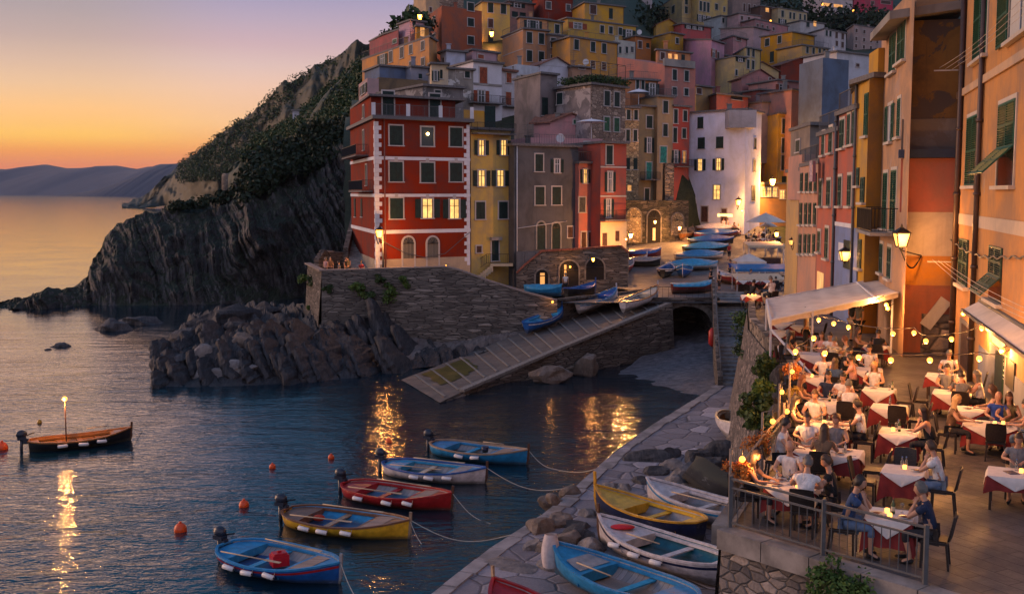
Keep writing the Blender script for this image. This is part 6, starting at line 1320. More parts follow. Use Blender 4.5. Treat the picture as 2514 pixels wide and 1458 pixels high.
canopy('wide cream awning stall below the blue canopy', 1860, 674, 104, 4.6, 2.6, 2, M_cream, walls=M_wood if 'M_wood' in globals() else M_brown); canopy('small peaked white canopy', 1838, 640, 113, 3.0, 3.0, 2, M_canv, peak=.8)
def parasol(label, u, v, Y, r, h, mat, n=8, rise=.9):
    p = PY(u, v, Y); zb_ = pz(Y) if h > 2.5 or v > 500 else p.z - 2.2; o = empty('parasol', (p.x, p.y, zb_), label, 'parasol'); g = MB(); V = [Vector((p.x, p.y, p.z + rise))] + [Vector((p.x + r * math.cos(2 * math.pi * k / n), p.y + r * math.sin(2 * math.pi * k / n), p.z)) for k in range(n)]
    mids = [V[0].lerp(V[1 + k], .55) + Vector((0, 0, .06)) for k in range(n)]; VV = V + mids; fs = []
    for k in range(n): k2 = (k + 1) % n; fs += [(0, 1 + n + k, 1 + n + k2), (1 + n + k, 1 + k, 1 + k2, 1 + n + k2)]
    g.add(VV, fs); g.add([x - Vector((0, 0, .03)) for x in VV], [f[::-1] for f in fs]); g.build('canopy', mat, o); g = MB(); g.tube([(p.x, p.y, zb_ - .2), (p.x, p.y, p.z + rise + .1)], .05, 8); g.build('pole', M_white, o); return o
parasol('large off white parasol over the upper square', 1880, 545, 133, 2.45, 3, M_canv, rise=1.1); parasol('folded looking smaller white parasol behind the large one', 1885, 556, 136, 1.2, 2, M_canv, rise=.6)
parasol('open white parasol on the pink roof', 1452, 300, 122, 1.7, 2, M_white, n=6, rise=.35); parasol('white parasol on the orange balcony roof', 1568, 228, 150, 1.6, 2, M_white, n=6, rise=.5)
# plants on walls
def plant(p, r, mat, label, seed, n=260, size=.10, clumps=5, name='bush', fl=.8, stem=True, cat='bush', group=None):
    o = empty(name, p, label, cat, group); rs2 = np.random.RandomState(seed); C_ = [tuple(Vector(p) + Vector(rs2.uniform(-r, r, 3) * np.array([.6, .5, .6]))) for _ in range(clumps)]
    g = MB(); [g.tube([p, c_], [.03, .01], 4) for c_ in C_]; g.build('stem', M_bark, o); MB().quads(leafquads(C_, [r * .5] * clumps, n // clumps, size, fl, seed, .3)).build('leaves', mat, o); return o
fW = Face(W0, W1)
for i, (u, v, r, m_, lab) in enumerate([(877, 697, .75, M_leaf2, 'bush growing from the sea wall below the lookout'), (898, 715, .8, M_leaf2, 'larger bush on the sea wall left of the lamplit plants'), (962, 730, .95, M_leaf2, 'tallest yellow green plant hanging on the sea wall'), (958, 708, .6, M_leaf2, 'plant just above the tallest one on the sea wall'), (998, 690, .7, M_leaf2, 'yellow green tuft on the sea wall right of the tall plant'), (936, 682, .5, M_leaf, 'small tuft under the sea wall coping'), (806, 708, .5, M_leaf, 'dark tuft near the sea wall corner'), (912, 722, .6, M_leaf, 'dark plant above the tallest slate fin'), (752, 685, .9, M_leaf2, 'bush on the side face of the sea wall'), (770, 690, .8, M_leaf, 'darker bush at the sea wall edge'), (766, 752, .5, M_leaf2, 'small plant low on the side face of the sea wall')]):
    q = fW.hit(u, v) + fW.n * .35 if u > 790 else PY(u, v, 99 + (790 - u) * .15); plant(q, r, m_, lab, 100 + i, 420, .11)
for i, (u, v, Y, r, m_, lab) in enumerate([(1832, 800, 66, 1.1, M_leaf2, 'climbing bush beside the top of the steps'), (1832, 845, 64, 1.0, M_leaf, 'bush hanging halfway down the terrace wall'), (1866, 905, 40, .6, M_leaf, 'dark bush on the cliff below the parapet'), (1905, 885, 43.5, .6, M_leaf2, 'bright leafy bush by the end of the parapet'), (1858, 1000, 33, .55, M_leaf, 'big dark bush on the cliff above the beached wooden boat'), (1850, 860, 55, .7, M_leaf, 'small bush on the parapet wall'), (1876, 950, 34, .45, M_leaf2, 'leafy bush under the hanging bulb'), (1866, 1045, 30, .4, M_leaf, 'bush beside the orange flowers')]):
    plant(PY(u, v, Y), r, m_, lab, 130 + i, 700, .09, 7)
M_flow = leafmat('orange flowers', (.30, .08, .02), (.60, .22, .04)); M_flow2 = leafmat('yellow flowers', (.35, .2, .03), (.6, .4, .08))
for i, (u, v, Y, r, m_, lab) in enumerate([(1856, 1085, 25.6, .42, M_flow, 'orange flowering plant outside the railing'), (1806, 1160, 22.2, .32, M_flow, 'orange flower pot by the railing corner post'), (1950, 965, 31.5, .25, M_flow2, 'small yellow flowers on the railing'), (1946, 912, 31, .3, M_flow, 'red orange flowers on the parapet end')]): plant(PY(u, v, Y), r, m_, lab, 150 + i, 600, .035, 8, name='flowering_plant', cat='flowers')
for i, (u, v, lab) in enumerate([(2030, 1425, 'green bush growing from the terrace wall below the railing'), (2090, 1450, 'second green bush low on the terrace wall')]):
    plant(PY(u, v, 19.3 - .3 * i) + Vector((0, 0, 0)), .5, M_leaf2, lab, 160 + i, 900, .045, 8)
# red buoy hanging on channel wall
g = MB(); p = PY(1748, 828, 86); g.tube([p + Vector((0, 0, -.75)), p + Vector((0, 0, -.5)), p + Vector((0, 0, .5)), p + Vector((0, 0, .75))], [.05, .28, .28, .05], 10); tag(g.build('buoy', flat('red buoy', (.45, .03, .02), .4)), 'long red buoy hanging on the channel wall', 'buoy')
railing_o = empty('railing', (14.3, 74, 1), 'thin handrail on the wall beside the steps', 'railing'); g = MB()
for a_, b_ in zip(wl[:-1], wl[1:]): g.bar((a_[0] + .2, a_[1], a_[2] + 1.2), (b_[0] + .2, b_[1], b_[2] + 1.2), .06); g.bar((a_[0] + .2, a_[1], a_[2]), (a_[0] + .2, a_[1], a_[2] + 1.2), .05)
g.build('handrail', M_rail, railing_o)
ro = empty('railing', (ax0, AY, 4.8), 'iron railing on top of the tunnel arch', 'railing'); railing(ro, [(ax0 - .3, AY - .1), (ax1, AY - .1)], 4.9, 1.0, .5, M_iron, 'rails')

g = MB(); f2 = Face(PY(922, HOR, 100), PY(1153, HOR, 105.5)); L_ = [(932, 590), (990, 620), (1040, 632), (1090, 622), (1150, 570)]; g.tube([f2.hit(u, v) + f2.n * .25 for u, v in L_], .035, 5); tag(g.build('cable', M_rail), 'cable looping across the ground floor of the red building', 'cable')
# ================= boats =================
def paint(name, c, rough=.38):
    if ('flat', 'paint ' + name) in MC: return MC[('flat', 'paint ' + name)]
    m = flat('paint ' + name, c, .9 if name == 'tarp' else rough, 0, .22, 3.5); t = m.node_tree; b = t.nodes['Principled BSDF']; src = b.inputs['Base Color'].links[0].from_socket; tcn = N(t, 'ShaderNodeTexCoord'); sx = N(t, 'ShaderNodeSeparateXYZ'); t.links.new(tcn.outputs['Object'], sx.inputs[0])
    nz = noise_n(t, 2.2, 7, .7, mapping(t, tcn.outputs['Object'], (.6, 1, 2.5))); ad = N(t, 'ShaderNodeMath', operation='MULTIPLY_ADD'); t.links.new(nz.outputs[0], ad.inputs[0]); ad.inputs[1].default_value = -.5; t.links.new(sx.outputs[2], ad.inputs[2])
    k = mixc(t, mrange(t, ad.outputs[0], -.02, -.22, 0, .7), src, (.05, .05, .035)); k = mixc(t, mrange(t, nz.outputs[0], .60, .66, 0, .45), k, tuple(min(.6, x * .6 + .14) for x in c)); t.links.new(k, b.inputs['Base Color']); return m
PB = dict(blue=(.012, .085, .30), lblue=(.02, .20, .42), sky=(.03, .27, .48), red=(.30, .012, .014), yellow=(.62, .36, .025), wood=(.16, .075, .04), white=(.55, .50, .50), navy=(.008, .014, .05), black=(.012, .012, .014), cream=(.55, .45, .33), tan=(.30, .20, .13), maroon=(.16, .02, .02), grey=(.26, .25, .26), teal=(.01, .09, .13), orange=(.32, .12, .03), ochre=(.52, .26, .02), brown=(.09, .04, .025), tarp=(.012, .012, .013))
def PM(k): return paint(k, PB[k])
M_floor = planks('floor boards', (.26, .23, .21), 1, .11); M_deckw = planks('deck boards', (.34, .24, .19), 1, .09); M_lin = planks('lining boards', (.26, .26, .27), 0, .22)
M_rope = flat('rope', (.42, .38, .32), .9); M_fend = flat('fender vinyl', (.62, .60, .60), .45); M_motor = flat('outboard cowling', (.022, .028, .045), .3, .1)
TT = np.linspace(0, 1, 31)
def sm(xs, ys):
    y = np.interp(TT, xs, ys); k = np.array([.25, .5, .25])
    for _ in range(3): z = np.convolve(np.pad(y, 1, mode='edge'), k, 'valid'); z[0] = y[0]; z[-1] = y[-1]; y = z
    return y
BT = sm([0, .02, .06, .14, .28, .45, .65, .8, .92, 1], [.30, .48, .64, .82, .96, 1, .9, .68, .34, .03]); ZT = sm([0, .2, .45, .7, .88, 1], [.70, .62, .56, .64, .82, .98])
def hull_pt(L, B, t, s, off=0.0, kz=-.28, hs=1.0):
    b = float(np.interp(t, TT, BT)) * B / 2 - off; z = float(np.interp(t, TT, ZT)) * hs; b = max(b, .012)
    kk = kz * (1 - .5 * max(0, (t - .8) / .2)); y = b * math.cos(s * math.pi / 2) ** .55 if s < 1 else 0
    x = (t - .5) * L * (1 - .03 * s * (1 if t > .5 else .6)) ; return (x, y, z + (kk - z) * s)
BOATS = {}
def boat(label, S, Bw, hull, rail='white', deck=None, inner='grey', thw=None, za=0.0, zb=None, stripe=None, B=None, motor=False, cover=None, floor=None, fore=.66, aft=.2, side=.16, post='brown', nthw=(.40,), lift=0.0, roll=0.0, L=None, group=None, hs=1.0, tarp_ridge=.25, postn=.42, cat='boat', kz=-.28, mid=None):
    zb = za if zb is None else zb; p = PZ(S[0], S[1], za) if len(S) == 2 else Vector(S); q = PZ(Bw[0], Bw[1], zb) if len(Bw) == 2 else Vector(Bw); d = q - p; L = L or max(3.6, min(7.2, d.length)); B = (B or L * .37) * (1.36 if motor else 1.12); hs = hs * (.80 if motor else .95)
    c = (p + q) / 2 + Vector((0, 0, lift)); rz = math.atan2(d.y, d.x); ry = -math.atan2(d.z, math.hypot(d.x, d.y))
    o = empty('rowing_boat' if not motor else 'motor_boat', (0, 0, 0), label, cat, group); deck = deck or rail; thw = thw or deck; m, ns = PM(hull), 9
    for sgn, nm in ((1, 0),):
        rows = [[hull_pt(L, B, t, s, 0, kz, hs) for s in np.linspace(0, 1, ns)] for t in TT]; rows2 = [[(x, -y, z) for x, y, z in r] for r in rows]
        g = MB().grid(rows, flip=True); g.grid(rows2); tr = [rows[0][i] for i in range(ns)] + [rows2[0][i] for i in range(ns - 2, -1, -1)]; g.add(tr, [tuple(range(len(tr)))]); g.build('hull', m, o)
    if stripe:
        g = MB()
        for sg in (1, -1): g.grid([[(x, sg * (y + .012), z) for x, y, z in [hull_pt(L, B, t, s, 0, kz, hs) for t in TT]] for s in (.10, .20)], flip=sg > 0)
        g.build('stripe', PM(stripe), o)
    g = MB(); P = [Vector(hull_pt(L, B, t, 0, .02, kz, hs)) + Vector((0, 0, .02)) for t in TT]; Q = [Vector((v.x, -v.y, v.z)) for v in P[::-1]]
    for path in (P, Q):
        for a_, b_ in zip(path[:-1], path[1:]): g.bar(a_, b_ + (b_ - a_).normalized() * .01, .11, .07)
    g.bar(Q[-1], P[0], .11, .07); g.build('gunwale', PM(rail), o)
    if cover:
        rows = []
        for t in TT:
            b = hull_pt(L, B, t, 0, 0, kz, hs); r = []
            for y in np.linspace(-1, 1, 13): r.append((b[0], y * (b[1] + .05), b[2] + .05 + tarp_ridge * (1 - abs(y)) * math.sin(math.pi * min(1, t * 1.05 + .0)) + .012 * math.sin(t * 40 + y * 5)))
            s_ = hull_pt(L, B, t, .22, -.05, kz, hs); rows.append([(s_[0], -s_[1], s_[2])] + r + [s_])
        g = MB().grid(rows); g.build('cover', PM(cover), o)
    else:
        li = PM(inner) if inner in PB else M_lin
        rows = [[hull_pt(L, B, t, s, .07, -.0, hs) for s in np.linspace(0, .86, 6)] for t in TT]; rows2 = [[(x, -y, z) for x, y, z in r] for r in rows]; g = MB().grid(rows, smooth=True); g.grid(rows2, flip=True); g.build('lining', li if inner in PB else M_lin, o)
        fl = []
        for t in np.linspace(.05, .9, 16): x, y, z = hull_pt(L, B, t, .7, .07, 0, hs); fl.append([(x, -y, .14 * hs), (x, 0, .13 * hs), (x, y, .14 * hs)])
        MB().grid(fl).build('floorboards', PM(floor) if floor else M_floor, o)
        def deckpart(nm, t0, t1, mat, dz=-.05):
            rows = []
            for t in np.linspace(t0, t1, 9): x, y, z = hull_pt(L, B, t, 0, .06, kz, hs); rows.append([(x, k * y, z + dz + .03 * (1 - abs(k))) for k in (-1, -.5, 0, .5, 1)])
            g = MB().grid(rows, smooth=False); x = rows[0] if nm == 'foredeck' else rows[-1]; g.grid([x, [(a_, b_ * .98, c_ - .38 * hs) for a_, b_, c_ in x]], smooth=False); return g.build(nm, mat, o)
        dk = deckpart('foredeck', fore, .985, PM(deck)); 
        if mid: 
            rows = []
            for t in np.linspace(fore + .03, min(fore + .17, .9), 4): x, y, z = hull_pt(L, B, t, 0, .06, kz, hs); rows.append([(x, k * y * .72, z - .01) for k in (-1, -.33, .33, 1)])
            MB().grid(rows, smooth=False).build('hatch', M_deckw if mid == 'wood' else PM(mid), dk)
        deckpart('aft_deck', .02, aft, PM(deck))
        g = MB()
        for sg in (1, -1):
            rows = []
            for t in np.linspace(aft, fore, 10): x, y, z = hull_pt(L, B, t, 0, .06, kz, hs); rows.append([(x, sg * y, z - .05), (x, sg * (y - side), z - .06), (x, sg * (y - side), z - .14)])
            g.grid(rows, smooth=False, flip=sg < 0)
        g.build('side_deck', PM(deck), o)
        for t in nthw: x, y, z = hull_pt(L, B, t, .15, .08, kz, hs); g = MB(); g.box((x, 0, z - .08), (.26, 2 * y, .05)); g.build('thwart', PM(thw), o)
    if post:
        x, y, z = hull_pt(L, B, 1, 0, 0, kz, hs); g = MB(); g.bar((x - .0, 0, z - .5), (x + .06, 0, z + postn * hs), .07, .12, up=(1, 0, 0)); g.bar((x + .05, 0, z - .4), (x - .10, 0, kz * .5), .06, .10, up=(1, 0, 0)); g.build('stem_post', PM(post), o)
    if motor:
        mo = MB(); X = -L / 2; zt_ = ZT[0] * hs; mo.sphere((X - .32, 0, zt_ + .42), .26, 14, 9, 0, (1.15, .78, .85)); mo.box((X - .32, 0, zt_ + .2), (.46, .32, .16)); m_ = mo.build('outboard_motor', M_motor, o)
        g = MB(); g.tube([(X - .34, 0, zt_ + .2), (X - .36, 0, -.35)], [.10, .07], 8); g.box((X - .13, 0, zt_ + .02), (.3, .22, .28)); g.build('leg', M_motor, m_); g = MB(); g.tube([(X - .2, 0, zt_ + .30), (X + .35, .1, zt_ + .42)], [.035, .03], 6); g.build('tiller', M_iron, m_)
    o.rotation_euler = (roll, ry, rz); o.location = c
    M = Matrix.Translation(c) @ Matrix.Rotation(rz, 4, 'Z') @ Matrix.Rotation(ry, 4, 'Y') @ Matrix.Rotation(roll, 4, 'X'); BOATS[label] = (o, M, L, B, hs); return BOATS[label]
def bw(bt, x, y, z): return bt[1] @ Vector((x, y, z))
def fenders(bt, ts, side, what):
    for t in ts:
        L, B, hs = bt[2:]; x, y, z = hull_pt(L, B, t, .18, -.14, -.28, hs); c = bw(bt, x, side * y, z - .02); ax = (bt[1].to_3x3() @ Vector((1, 0, 0))).normalized(); ax = (ax + Vector((0, 0, random.uniform(-.12, .12)))).normalized()
        o = empty('fender', c, 'white fender hanging from the ' + what, 'fender', 'fenders on the ' + what); r = .095; g = MB(); g.tube([c - ax * .27, c - ax * .23, c + ax * .23, c + ax * .27], [.03, r, r, .03], 10); g.build('body', M_fend, o); g = MB(); [g.tube([c + ax * .275 * k, c + ax * .25 * k], [.035, .05], 8) for k in (-1, 1)]; g.build('cap', PM('navy'), o)
        g = MB(); tp_ = bw(bt, x, side * (y - .16), z + .16); g.tube([c + ax * .25, tp_ + ax * .2], .01, 4); g.tube([c - ax * .25, tp_ - ax * .2], .01, 4); g.build('cord', M_rope, o)
def oar(bt, a, b, label, blade=True):
    A, B_ = bw(bt, *a), bw(bt, *b); o = empty('oar', A, label, 'oar'); g = MB(); g.tube([A, B_], .026, 6); g.build('shaft', M_oar, o)
    if blade: d = (B_ - A).normalized(); g = MB(); g.bar(B_ - d * .1, B_ + d * .6, .14, .02); g.build('blade', M_oar, o)
M_oar = flat('oar wood', (.46, .34, .22), .6)
def rope(pts, label, r=.016, sag=0.0):
    V = [Vector(p) for p in pts]; out_ = []
    for a, b in zip(V[:-1], V[1:]):
        out_ += [a.lerp(b, i / 14) - Vector((0, 0, sag * math.sin(math.pi * i / 14))) for i in range(15)]
    g = MB(); g.tube(out_, r, 5, cap=False); return tag(g.build('mooring_rope', M_rope), label, 'rope')
# five moored boats and the lamplit one
b1 = boat('bright blue motor boat with a red stripe, moored closest to the camera', (556, 1368), (836, 1432), 'blue', 'lblue', 'lblue', 'lin', 'sky', stripe='red', motor=True, nthw=(.38,), mid='wood', floor='blue', post='grey', B=2.15)
b2 = boat('wooden decked motor boat with a yellow hull', (706, 1280), (1006, 1322), 'yellow', 'wood', 'wood', 'lblue', 'tan', motor=True, mid='wood', floor='blue', post='tan', B=2.05)
b3 = boat('red motor boat with a wooden hatch between the yellow and white ones', (850, 1212), (1110, 1252), 'red', 'red', 'red', 'lin', 'red', motor=True, mid='wood', floor='lblue', B=1.95)
b4 = boat('white hulled motor boat with a light blue interior', (948, 1158), (1194, 1187), 'white', 'blue', 'sky', 'lin', 'cream', motor=True, mid='grey', floor='teal', B=1.9)
b5 = boat('light blue motor boat moored farthest out by the glittering water', (1064, 1108), (1296, 1140), 'lblue', 'tan', 'lblue', 'lin', 'sky', motor=True, mid='wood', floor='teal', B=1.85)
b6 = boat('dark wooden boat with a glowing lamp on its mast', (70, 1106), (322, 1080), 'black', 'orange', 'orange', 'orange', 'orange', motor=True, mid='wood', fore=.8, aft=.1, nthw=(.3, .5, .68), B=1.6, hs=.95)
fenders(b1, (.28, .45, .62), -1, 'bright blue boat'); fenders(b2, (.30, .45, .63), -1, 'yellow hulled boat'); fenders(b3, (.28, .55, .72), -1, 'red boat'); fenders(b4, (.42, .56, .72), -1, 'white hulled boat'); fenders(b5, (.42, .58), -1, 'light blue boat'); fenders(b6, (.3, .5, .68), -1, 'dark wooden boat')
for bt, nm in ((b1, 'bright blue boat'), (b2, 'yellow hulled boat'), (b3, 'red boat'), (b4, 'white hulled boat')):
    L, B = bt[2], bt[3]; oar(bt, (-L * .3, B * .33, .66), (L * .12, B * .28, .70), 'oar along the far side of the ' + nm); oar(bt, (-L * .36, -B * .36, .68), (L * .02, -B * .3, .66), 'oar along the near side of the ' + nm)
oar(b5, (-.1, .55, .75), (1.2, .5, .78), 'oar raised above the light blue boat', False); oar(b6, (.4, .5, .8), (1.5, .55, .85), 'oar across the dark wooden boat', False)
g = MB(); c = bw(b1, -.05, -.05, .42); g.box(c, (.62, .5, .42), Matrix.Rotation(.5, 3, 'Z')); g.box(c + Vector((0, 0, .23)), (.5, .4, .1), Matrix.Rotation(.5, 3, 'Z')); g.box(c + Vector((0, 0, .31)), (.16, .06, .06), Matrix.Rotation(.5, 3, 'Z')); tag(g.build('fuel_tank', flat('red tank', (.42, .01, .02), .4)), 'red fuel tank on the floor of the bright blue boat', 'fuel tank')
g = MB(); g.sphere(bw(b2, -1.45, .1, .32), .24, 12, 8, 0, (1.1, .8, .6)); tag(g.build('bag', flat('red bag', (.36, .03, .01), .7)), 'red bag in the stern of the yellow hulled boat', 'bag')
g = MB(); c = bw(b5, .35, 0, .35); g.tube([c, c + Vector((0, 0, .3))], [.15, .2], 12); tag(g.build('bucket', PM('navy')), 'dark blue bucket in the light blue boat', 'bucket')
M6 = bw(b6, -.75, 0, .2); g = MB(); tpm = M6 + Vector((0, 0, 2.35)); g.tube([M6, tpm], .035, 6); g.build('mast', PM('brown'), b6[0]).matrix_parent_inverse = b6[1].inverted()
for ch in b6[0].children:
    if ch.name.startswith('mast'): bpy.data.objects.remove(ch)
lm = empty('mast_lamp', M6, 'lit lamp on a pole standing in the dark wooden boat', 'lamp'); g = MB(); g.tube([M6, tpm], .035, 6); g.build('mast', PM('brown'), lm); g = MB(); g.sphere(tpm + Vector((0, 0, .14)), .14); g.build('bulb', BULB, lm); plight('lamp_light', tpm + Vector((0, -.25, .1)), 110, lm)
ptip = lambda bt: bw(bt, bt[2] / 2, 0, .8)
rope([ptip(b1), PZ(880, 1475, 0.0)], 'mooring rope of the bright blue boat dipping into the water', sag=.15); rope([ptip(b2), PZ(1255, 1312, QZ)], 'long mooring rope from the yellow hulled boat to the quay', sag=.55); rope([ptip(b2), PZ(1035, 1335, 0)], 'short rope hanging off the bow of the yellow hulled boat', sag=.1)
rope([ptip(b3), PZ(1205, 1285, 0)], 'mooring rope of the red boat slipping under the water', sag=.3); rope([ptip(b4), PZ(1415, 1192, QZ)], 'long mooring rope from the white hulled boat to the quay', sag=.6); rope([ptip(b5), PZ(1365, 1152, 0), PZ(1492, 1140, QZ)], 'mooring rope of the light blue boat to the quay', sag=.25); rope([ptip(b6), PZ(350, 1058, 0)], 'slack rope off the bow of the dark wooden boat', sag=.1)
M_buoy = flat('buoy orange', (.62, .07, .01), .4)
for u, v, r, lab in ((443, 1300, .27, 'orange buoy beside the stern of the bright blue boat'), (599, 1240, .23, 'orange buoy behind the yellow hulled boat'), (669, 1146, .17, 'small orange buoy halfway out on the water'), (813, 1123, .17, 'orange buoy near the motor of the red boat'), (955, 1082, .17, 'orange buoy between the two outer blue boats'), (5, 1100, .32, 'orange buoy cut by the edge near the lamplit boat'), (97, 1036, .14, 'little yellow float behind the lamplit boat')):
    p = PZ(u, v, .05); g = MB(); g.sphere(p, r, 12, 9, 0, (1, 1, 1.12)); g.tube([p + Vector((0, 0, r)), p + Vector((0, 0, r * 1.35))], r * .22, 6); tag(g.build('buoy', M_buoy if u != 97 else PM('ochre')), lab, 'buoy')
# boats on the quay: heads point out over the water
z = QZ + .28
q1 = boat('yellow decked boat with a dark navy hull on the quay', (1722, 1322), (1462, 1245), 'navy', 'ochre', 'yellow', 'grey', 'yellow', za=z, nthw=(.42,), post='ochre', fore=.6, aft=.12, B=1.9, postn=.6)
q2 = boat('white boat with a teal interior and red cushion on the quay', (1790, 1428), (1470, 1322), 'white', 'white', 'white', 'teal', 'white', za=z, stripe='navy', floor='teal', post='brown', fore=.66, aft=.08, B=2.1)
q3 = boat('blue boat with grey hatches cut by the bottom edge of the picture', (1700, 1520), (1358, 1394), 'lblue', 'lblue', 'lblue', 'lin', 'sky', za=z, post=None, mid='grey', fore=.64, B=2.15)
q4 = boat('plain white boat behind the yellow one on the quay', (1862, 1300), (1588, 1225), 'white', 'white', 'white', 'grey', 'white', za=z, stripe='lblue', post=None, fore=.7, aft=.1, B=1.9, nthw=(.45,))
q6 = boat('red boat showing only its bow at the bottom edge', (1400, 1600), (1212, 1490), 'red', 'red', 'red', 'grey', 'red', za=z, post='tan', B=1.8)
q5 = boat('worn white wooden boat beached under the terrace cliff', (1792, 1018), (1808, 1108), 'white', 'cream', 'tan', 'orange', 'cream', za=QZ + .5, L=4.4, B=1.9, roll=R(-12), nthw=(.4, .6), fore=.86, aft=.06, post=None)
L, B = q2[2:4]; g = MB(); g.sphere(bw(q2, L * .30, 0, .74), .38, 16, 8, 0, (1.2, .7, .22)); tag(g.build('cushion', flat('red cushion', (.50, .01, .015), .5)), 'red cushion on the foredeck of the white boat', 'cushion')
oar(q3, (-.2, .55, .72), (1.4, .5, .74), 'oar lying along the blue quay boat', False); oar(q4, (-1.6, .35, .74), (1.1, .45, .76), 'dark pole on the plain white boat', False); oar(q2, (-.4, .5, .76), (1.1, .55, .78), 'pole on the far side of the white boat', False)
fenders(q2, (.35, .52, .7), 1, 'white quay boat')
cl = MB(); c0 = bw(q3, L * .5 - .1, .1, .9); rows = []
for i in range(10):
    f = i / 9; r = .20 + .12 * math.sin(f * 2.6); rows.append([tuple(c0 + Vector((math.cos(a_) * r * (1 + .15 * math.sin(a_ * 5)) - .1, math.sin(a_) * r * .7, .35 - f * 1.15))) for a_ in np.linspace(0, 2 * math.pi, 15)])
cl.grid(rows); tag(cl.build('cloth_bundle', flat('pale cloth', (.52, .44, .42), .9)), 'pale cloth bundle draped over the bow of the blue quay boat', 'cloth')
# boats on the slipway and the square
def PP(u, v):
    lo, hi = 94.5, 170
    for _ in range(40):
        m = (lo + hi) / 2; p = PY(u, v, m)
        if p.z > pz(m): lo = m
        else: hi = m
    return PY(u, v, (lo + hi) / 2)
def land(label, a, b, za, zb, *args, **k): return boat(label, a, b, *args, za=za + .28, zb=zb + .28, **k)
land('blue boat lying on the slipway against the sea wall', (1292, 812), (1382, 776), 2.3, 3.1, 'blue', 'blue', 'lblue', 'lblue', stripe='white', post='blue', fore=.7)
land('white and blue boat halfway up the slipway', (1420, 764), (1516, 730), 3.5, 4.4, 'white', 'lblue', 'blue', 'lin', stripe='lblue', post='white')
land('white boat with a brown stern near the top of the slipway', (1526, 762), (1618, 724), 3.95, 4.65, 'white', 'orange', 'cream', 'lin', post='white', B=1.7)
def onp(label, a, b, *args, **k): return boat(label, PP(*a) + Vector((0, 0, .28)), PP(*b) + Vector((0, 0, .28)), *args, **k)
onp('black hulled boat with blue deck in front of the cellar arches', (1376, 736), (1474, 722), 'black', 'blue', 'blue', 'lblue', B=1.6, L=4.3, post='blue')
onp('bright blue covered boat behind the end of the sea wall', (1296, 726), (1372, 730), 'lblue', 'sky', cover='sky', B=1.5, post=None, L=3.6)
onp('red hulled boat with grey deck on the edge of the square', (1490, 684), (1562, 660), 'red', 'white', 'grey', 'lin', B=1.7, post='grey')
onp('dark hulled small boat with blue seats on the square', (1608, 694), (1660, 664), 'black', 'white', 'blue', 'blue', B=1.6, L=3.9, nthw=(.3, .5), fore=.85, aft=.08, post='white', stripe='white')
onp('small blue boat facing the camera on the square', (1690, 664), (1668, 694), 'blue', 'sky', 'blue', 'blue', B=1.6, L=3.9, nthw=(.3, .5), fore=.85, aft=.08, post='white', stripe='white')
onp('maroon boat under a striped blue cover on top of the tunnel arch', (1644, 722), (1756, 718), 'maroon', 'white', cover='sky', B=1.6, L=4.2, stripe='white', post='white', tarp_ridge=.12, postn=.2)
for i, (a_, b_, cv, hl, lab) in enumerate([((1640, 664), (1757, 662), 'sky', 'white', 'white hulled boat under a bright blue cover, first of the covered line'), ((1660, 641), (1772, 638), 'lblue', 'white', 'second covered boat in the line with a blue tarpaulin'), ((1680, 621), (1788, 618), 'sky', 'black', 'third covered boat in the line'), ((1694, 603), (1798, 600), 'blue', 'black', 'fourth covered boat in the line with a darker cover'), ((1708, 586), (1804, 584), 'blue', 'maroon', 'fifth covered boat in the line'), ((1722, 571), (1802, 570), 'white', 'orange', 'orange hulled boat under a white cover at the end of the line')]):
    onp(lab, a_, b_, hl, 'white', cover=cv, post=None, tarp_ridge=.55, L=5.9, B=2.9, stripe='white', hs=.78, kz=-.3)
onp('red and white boat with a blue cover by the arcade', (1545, 640), (1622, 634), 'maroon', 'white', cover='blue', L=4.4, B=1.8, stripe='white', post=None, hs=1.2)
onp('small white boat behind the cream ground floor corner', (1532, 652), (1572, 650), 'white', 'orange', 'cream', 'lin', L=3.6, B=1.5, post='white'); onp('grey boat in front of the red and white covered one', (1556, 655), (1606, 655), 'black', 'grey', cover='grey', L=3.8, B=1.5, post=None)
onp('red hulled boat poking out beside the cream awning stall', (1812, 700), (1772, 694), 'maroon', 'white', 'white', 'lin', L=4, B=1.6, post='white')
onp('orange boat lying between the white house and the covered line', (1672, 592), (1702, 578), 'orange', 'tan', 'tan', 'lin', L=4, B=1.5)
# stones around the quay
Qb = [(1370, 1285, .9, (.75, .6, .5), 2), (1330, 1300, .9, (.8, .7, .6), 2), (1352, 1230, .9, (.55, .5, .45), 2), (1400, 1212, .9, (.5, .45, .4), 2), (1357, 1225, 1.35, (.35, .3, .35), 2), (1345, 1345, .9, (.75, .6, .5), 2), (1390, 1330, .9, (.8, .7, .55), 2), (1420, 1300, .8, (.7, .6, .5), 0), (1440, 1270, .8, (.5, .4, .4), 1), (1428, 1325, .85, (.8, .7, .6), 0), (1455, 1350, .9, (.7, .8, .5), 1), (1310, 1345, .9, (.5, .4, .4), 1),
      (1600, 1128, .9, (1.6, .8, .5), 0), (1650, 1150, .9, (.8, .6, .5), 1), (1690, 1165, .9, (.9, .8, .7), 1), (1665, 1190, .9, (.75, .6, .5), 3), (1610, 1160, .9, (.7, .6, .4), 0), (1720, 1130, .9, (1.0, .8, .8), 0), (1745, 1160, .9, (1.1, .9, 1.1), 0), (1700, 1210, .9, (.8, .6, .5), 1), (1500, 1195, .9, (.5, .4, .28), 1), (1530, 1200, .9, (.45, .4, .25), 1), (1575, 1185, .9, (.6, .4, .3), 0), (1640, 1120, .9, (.9, .6, .5), 0), (1770, 1120, .9, (1.0, 1.0, .9), 0), (1380, 1385, .9, (.9, .8, .3), 1), (1270, 1395, .9, (.8, .6, .12), 1), (1230, 1380, .9, (.9, .6, .12), 1)]
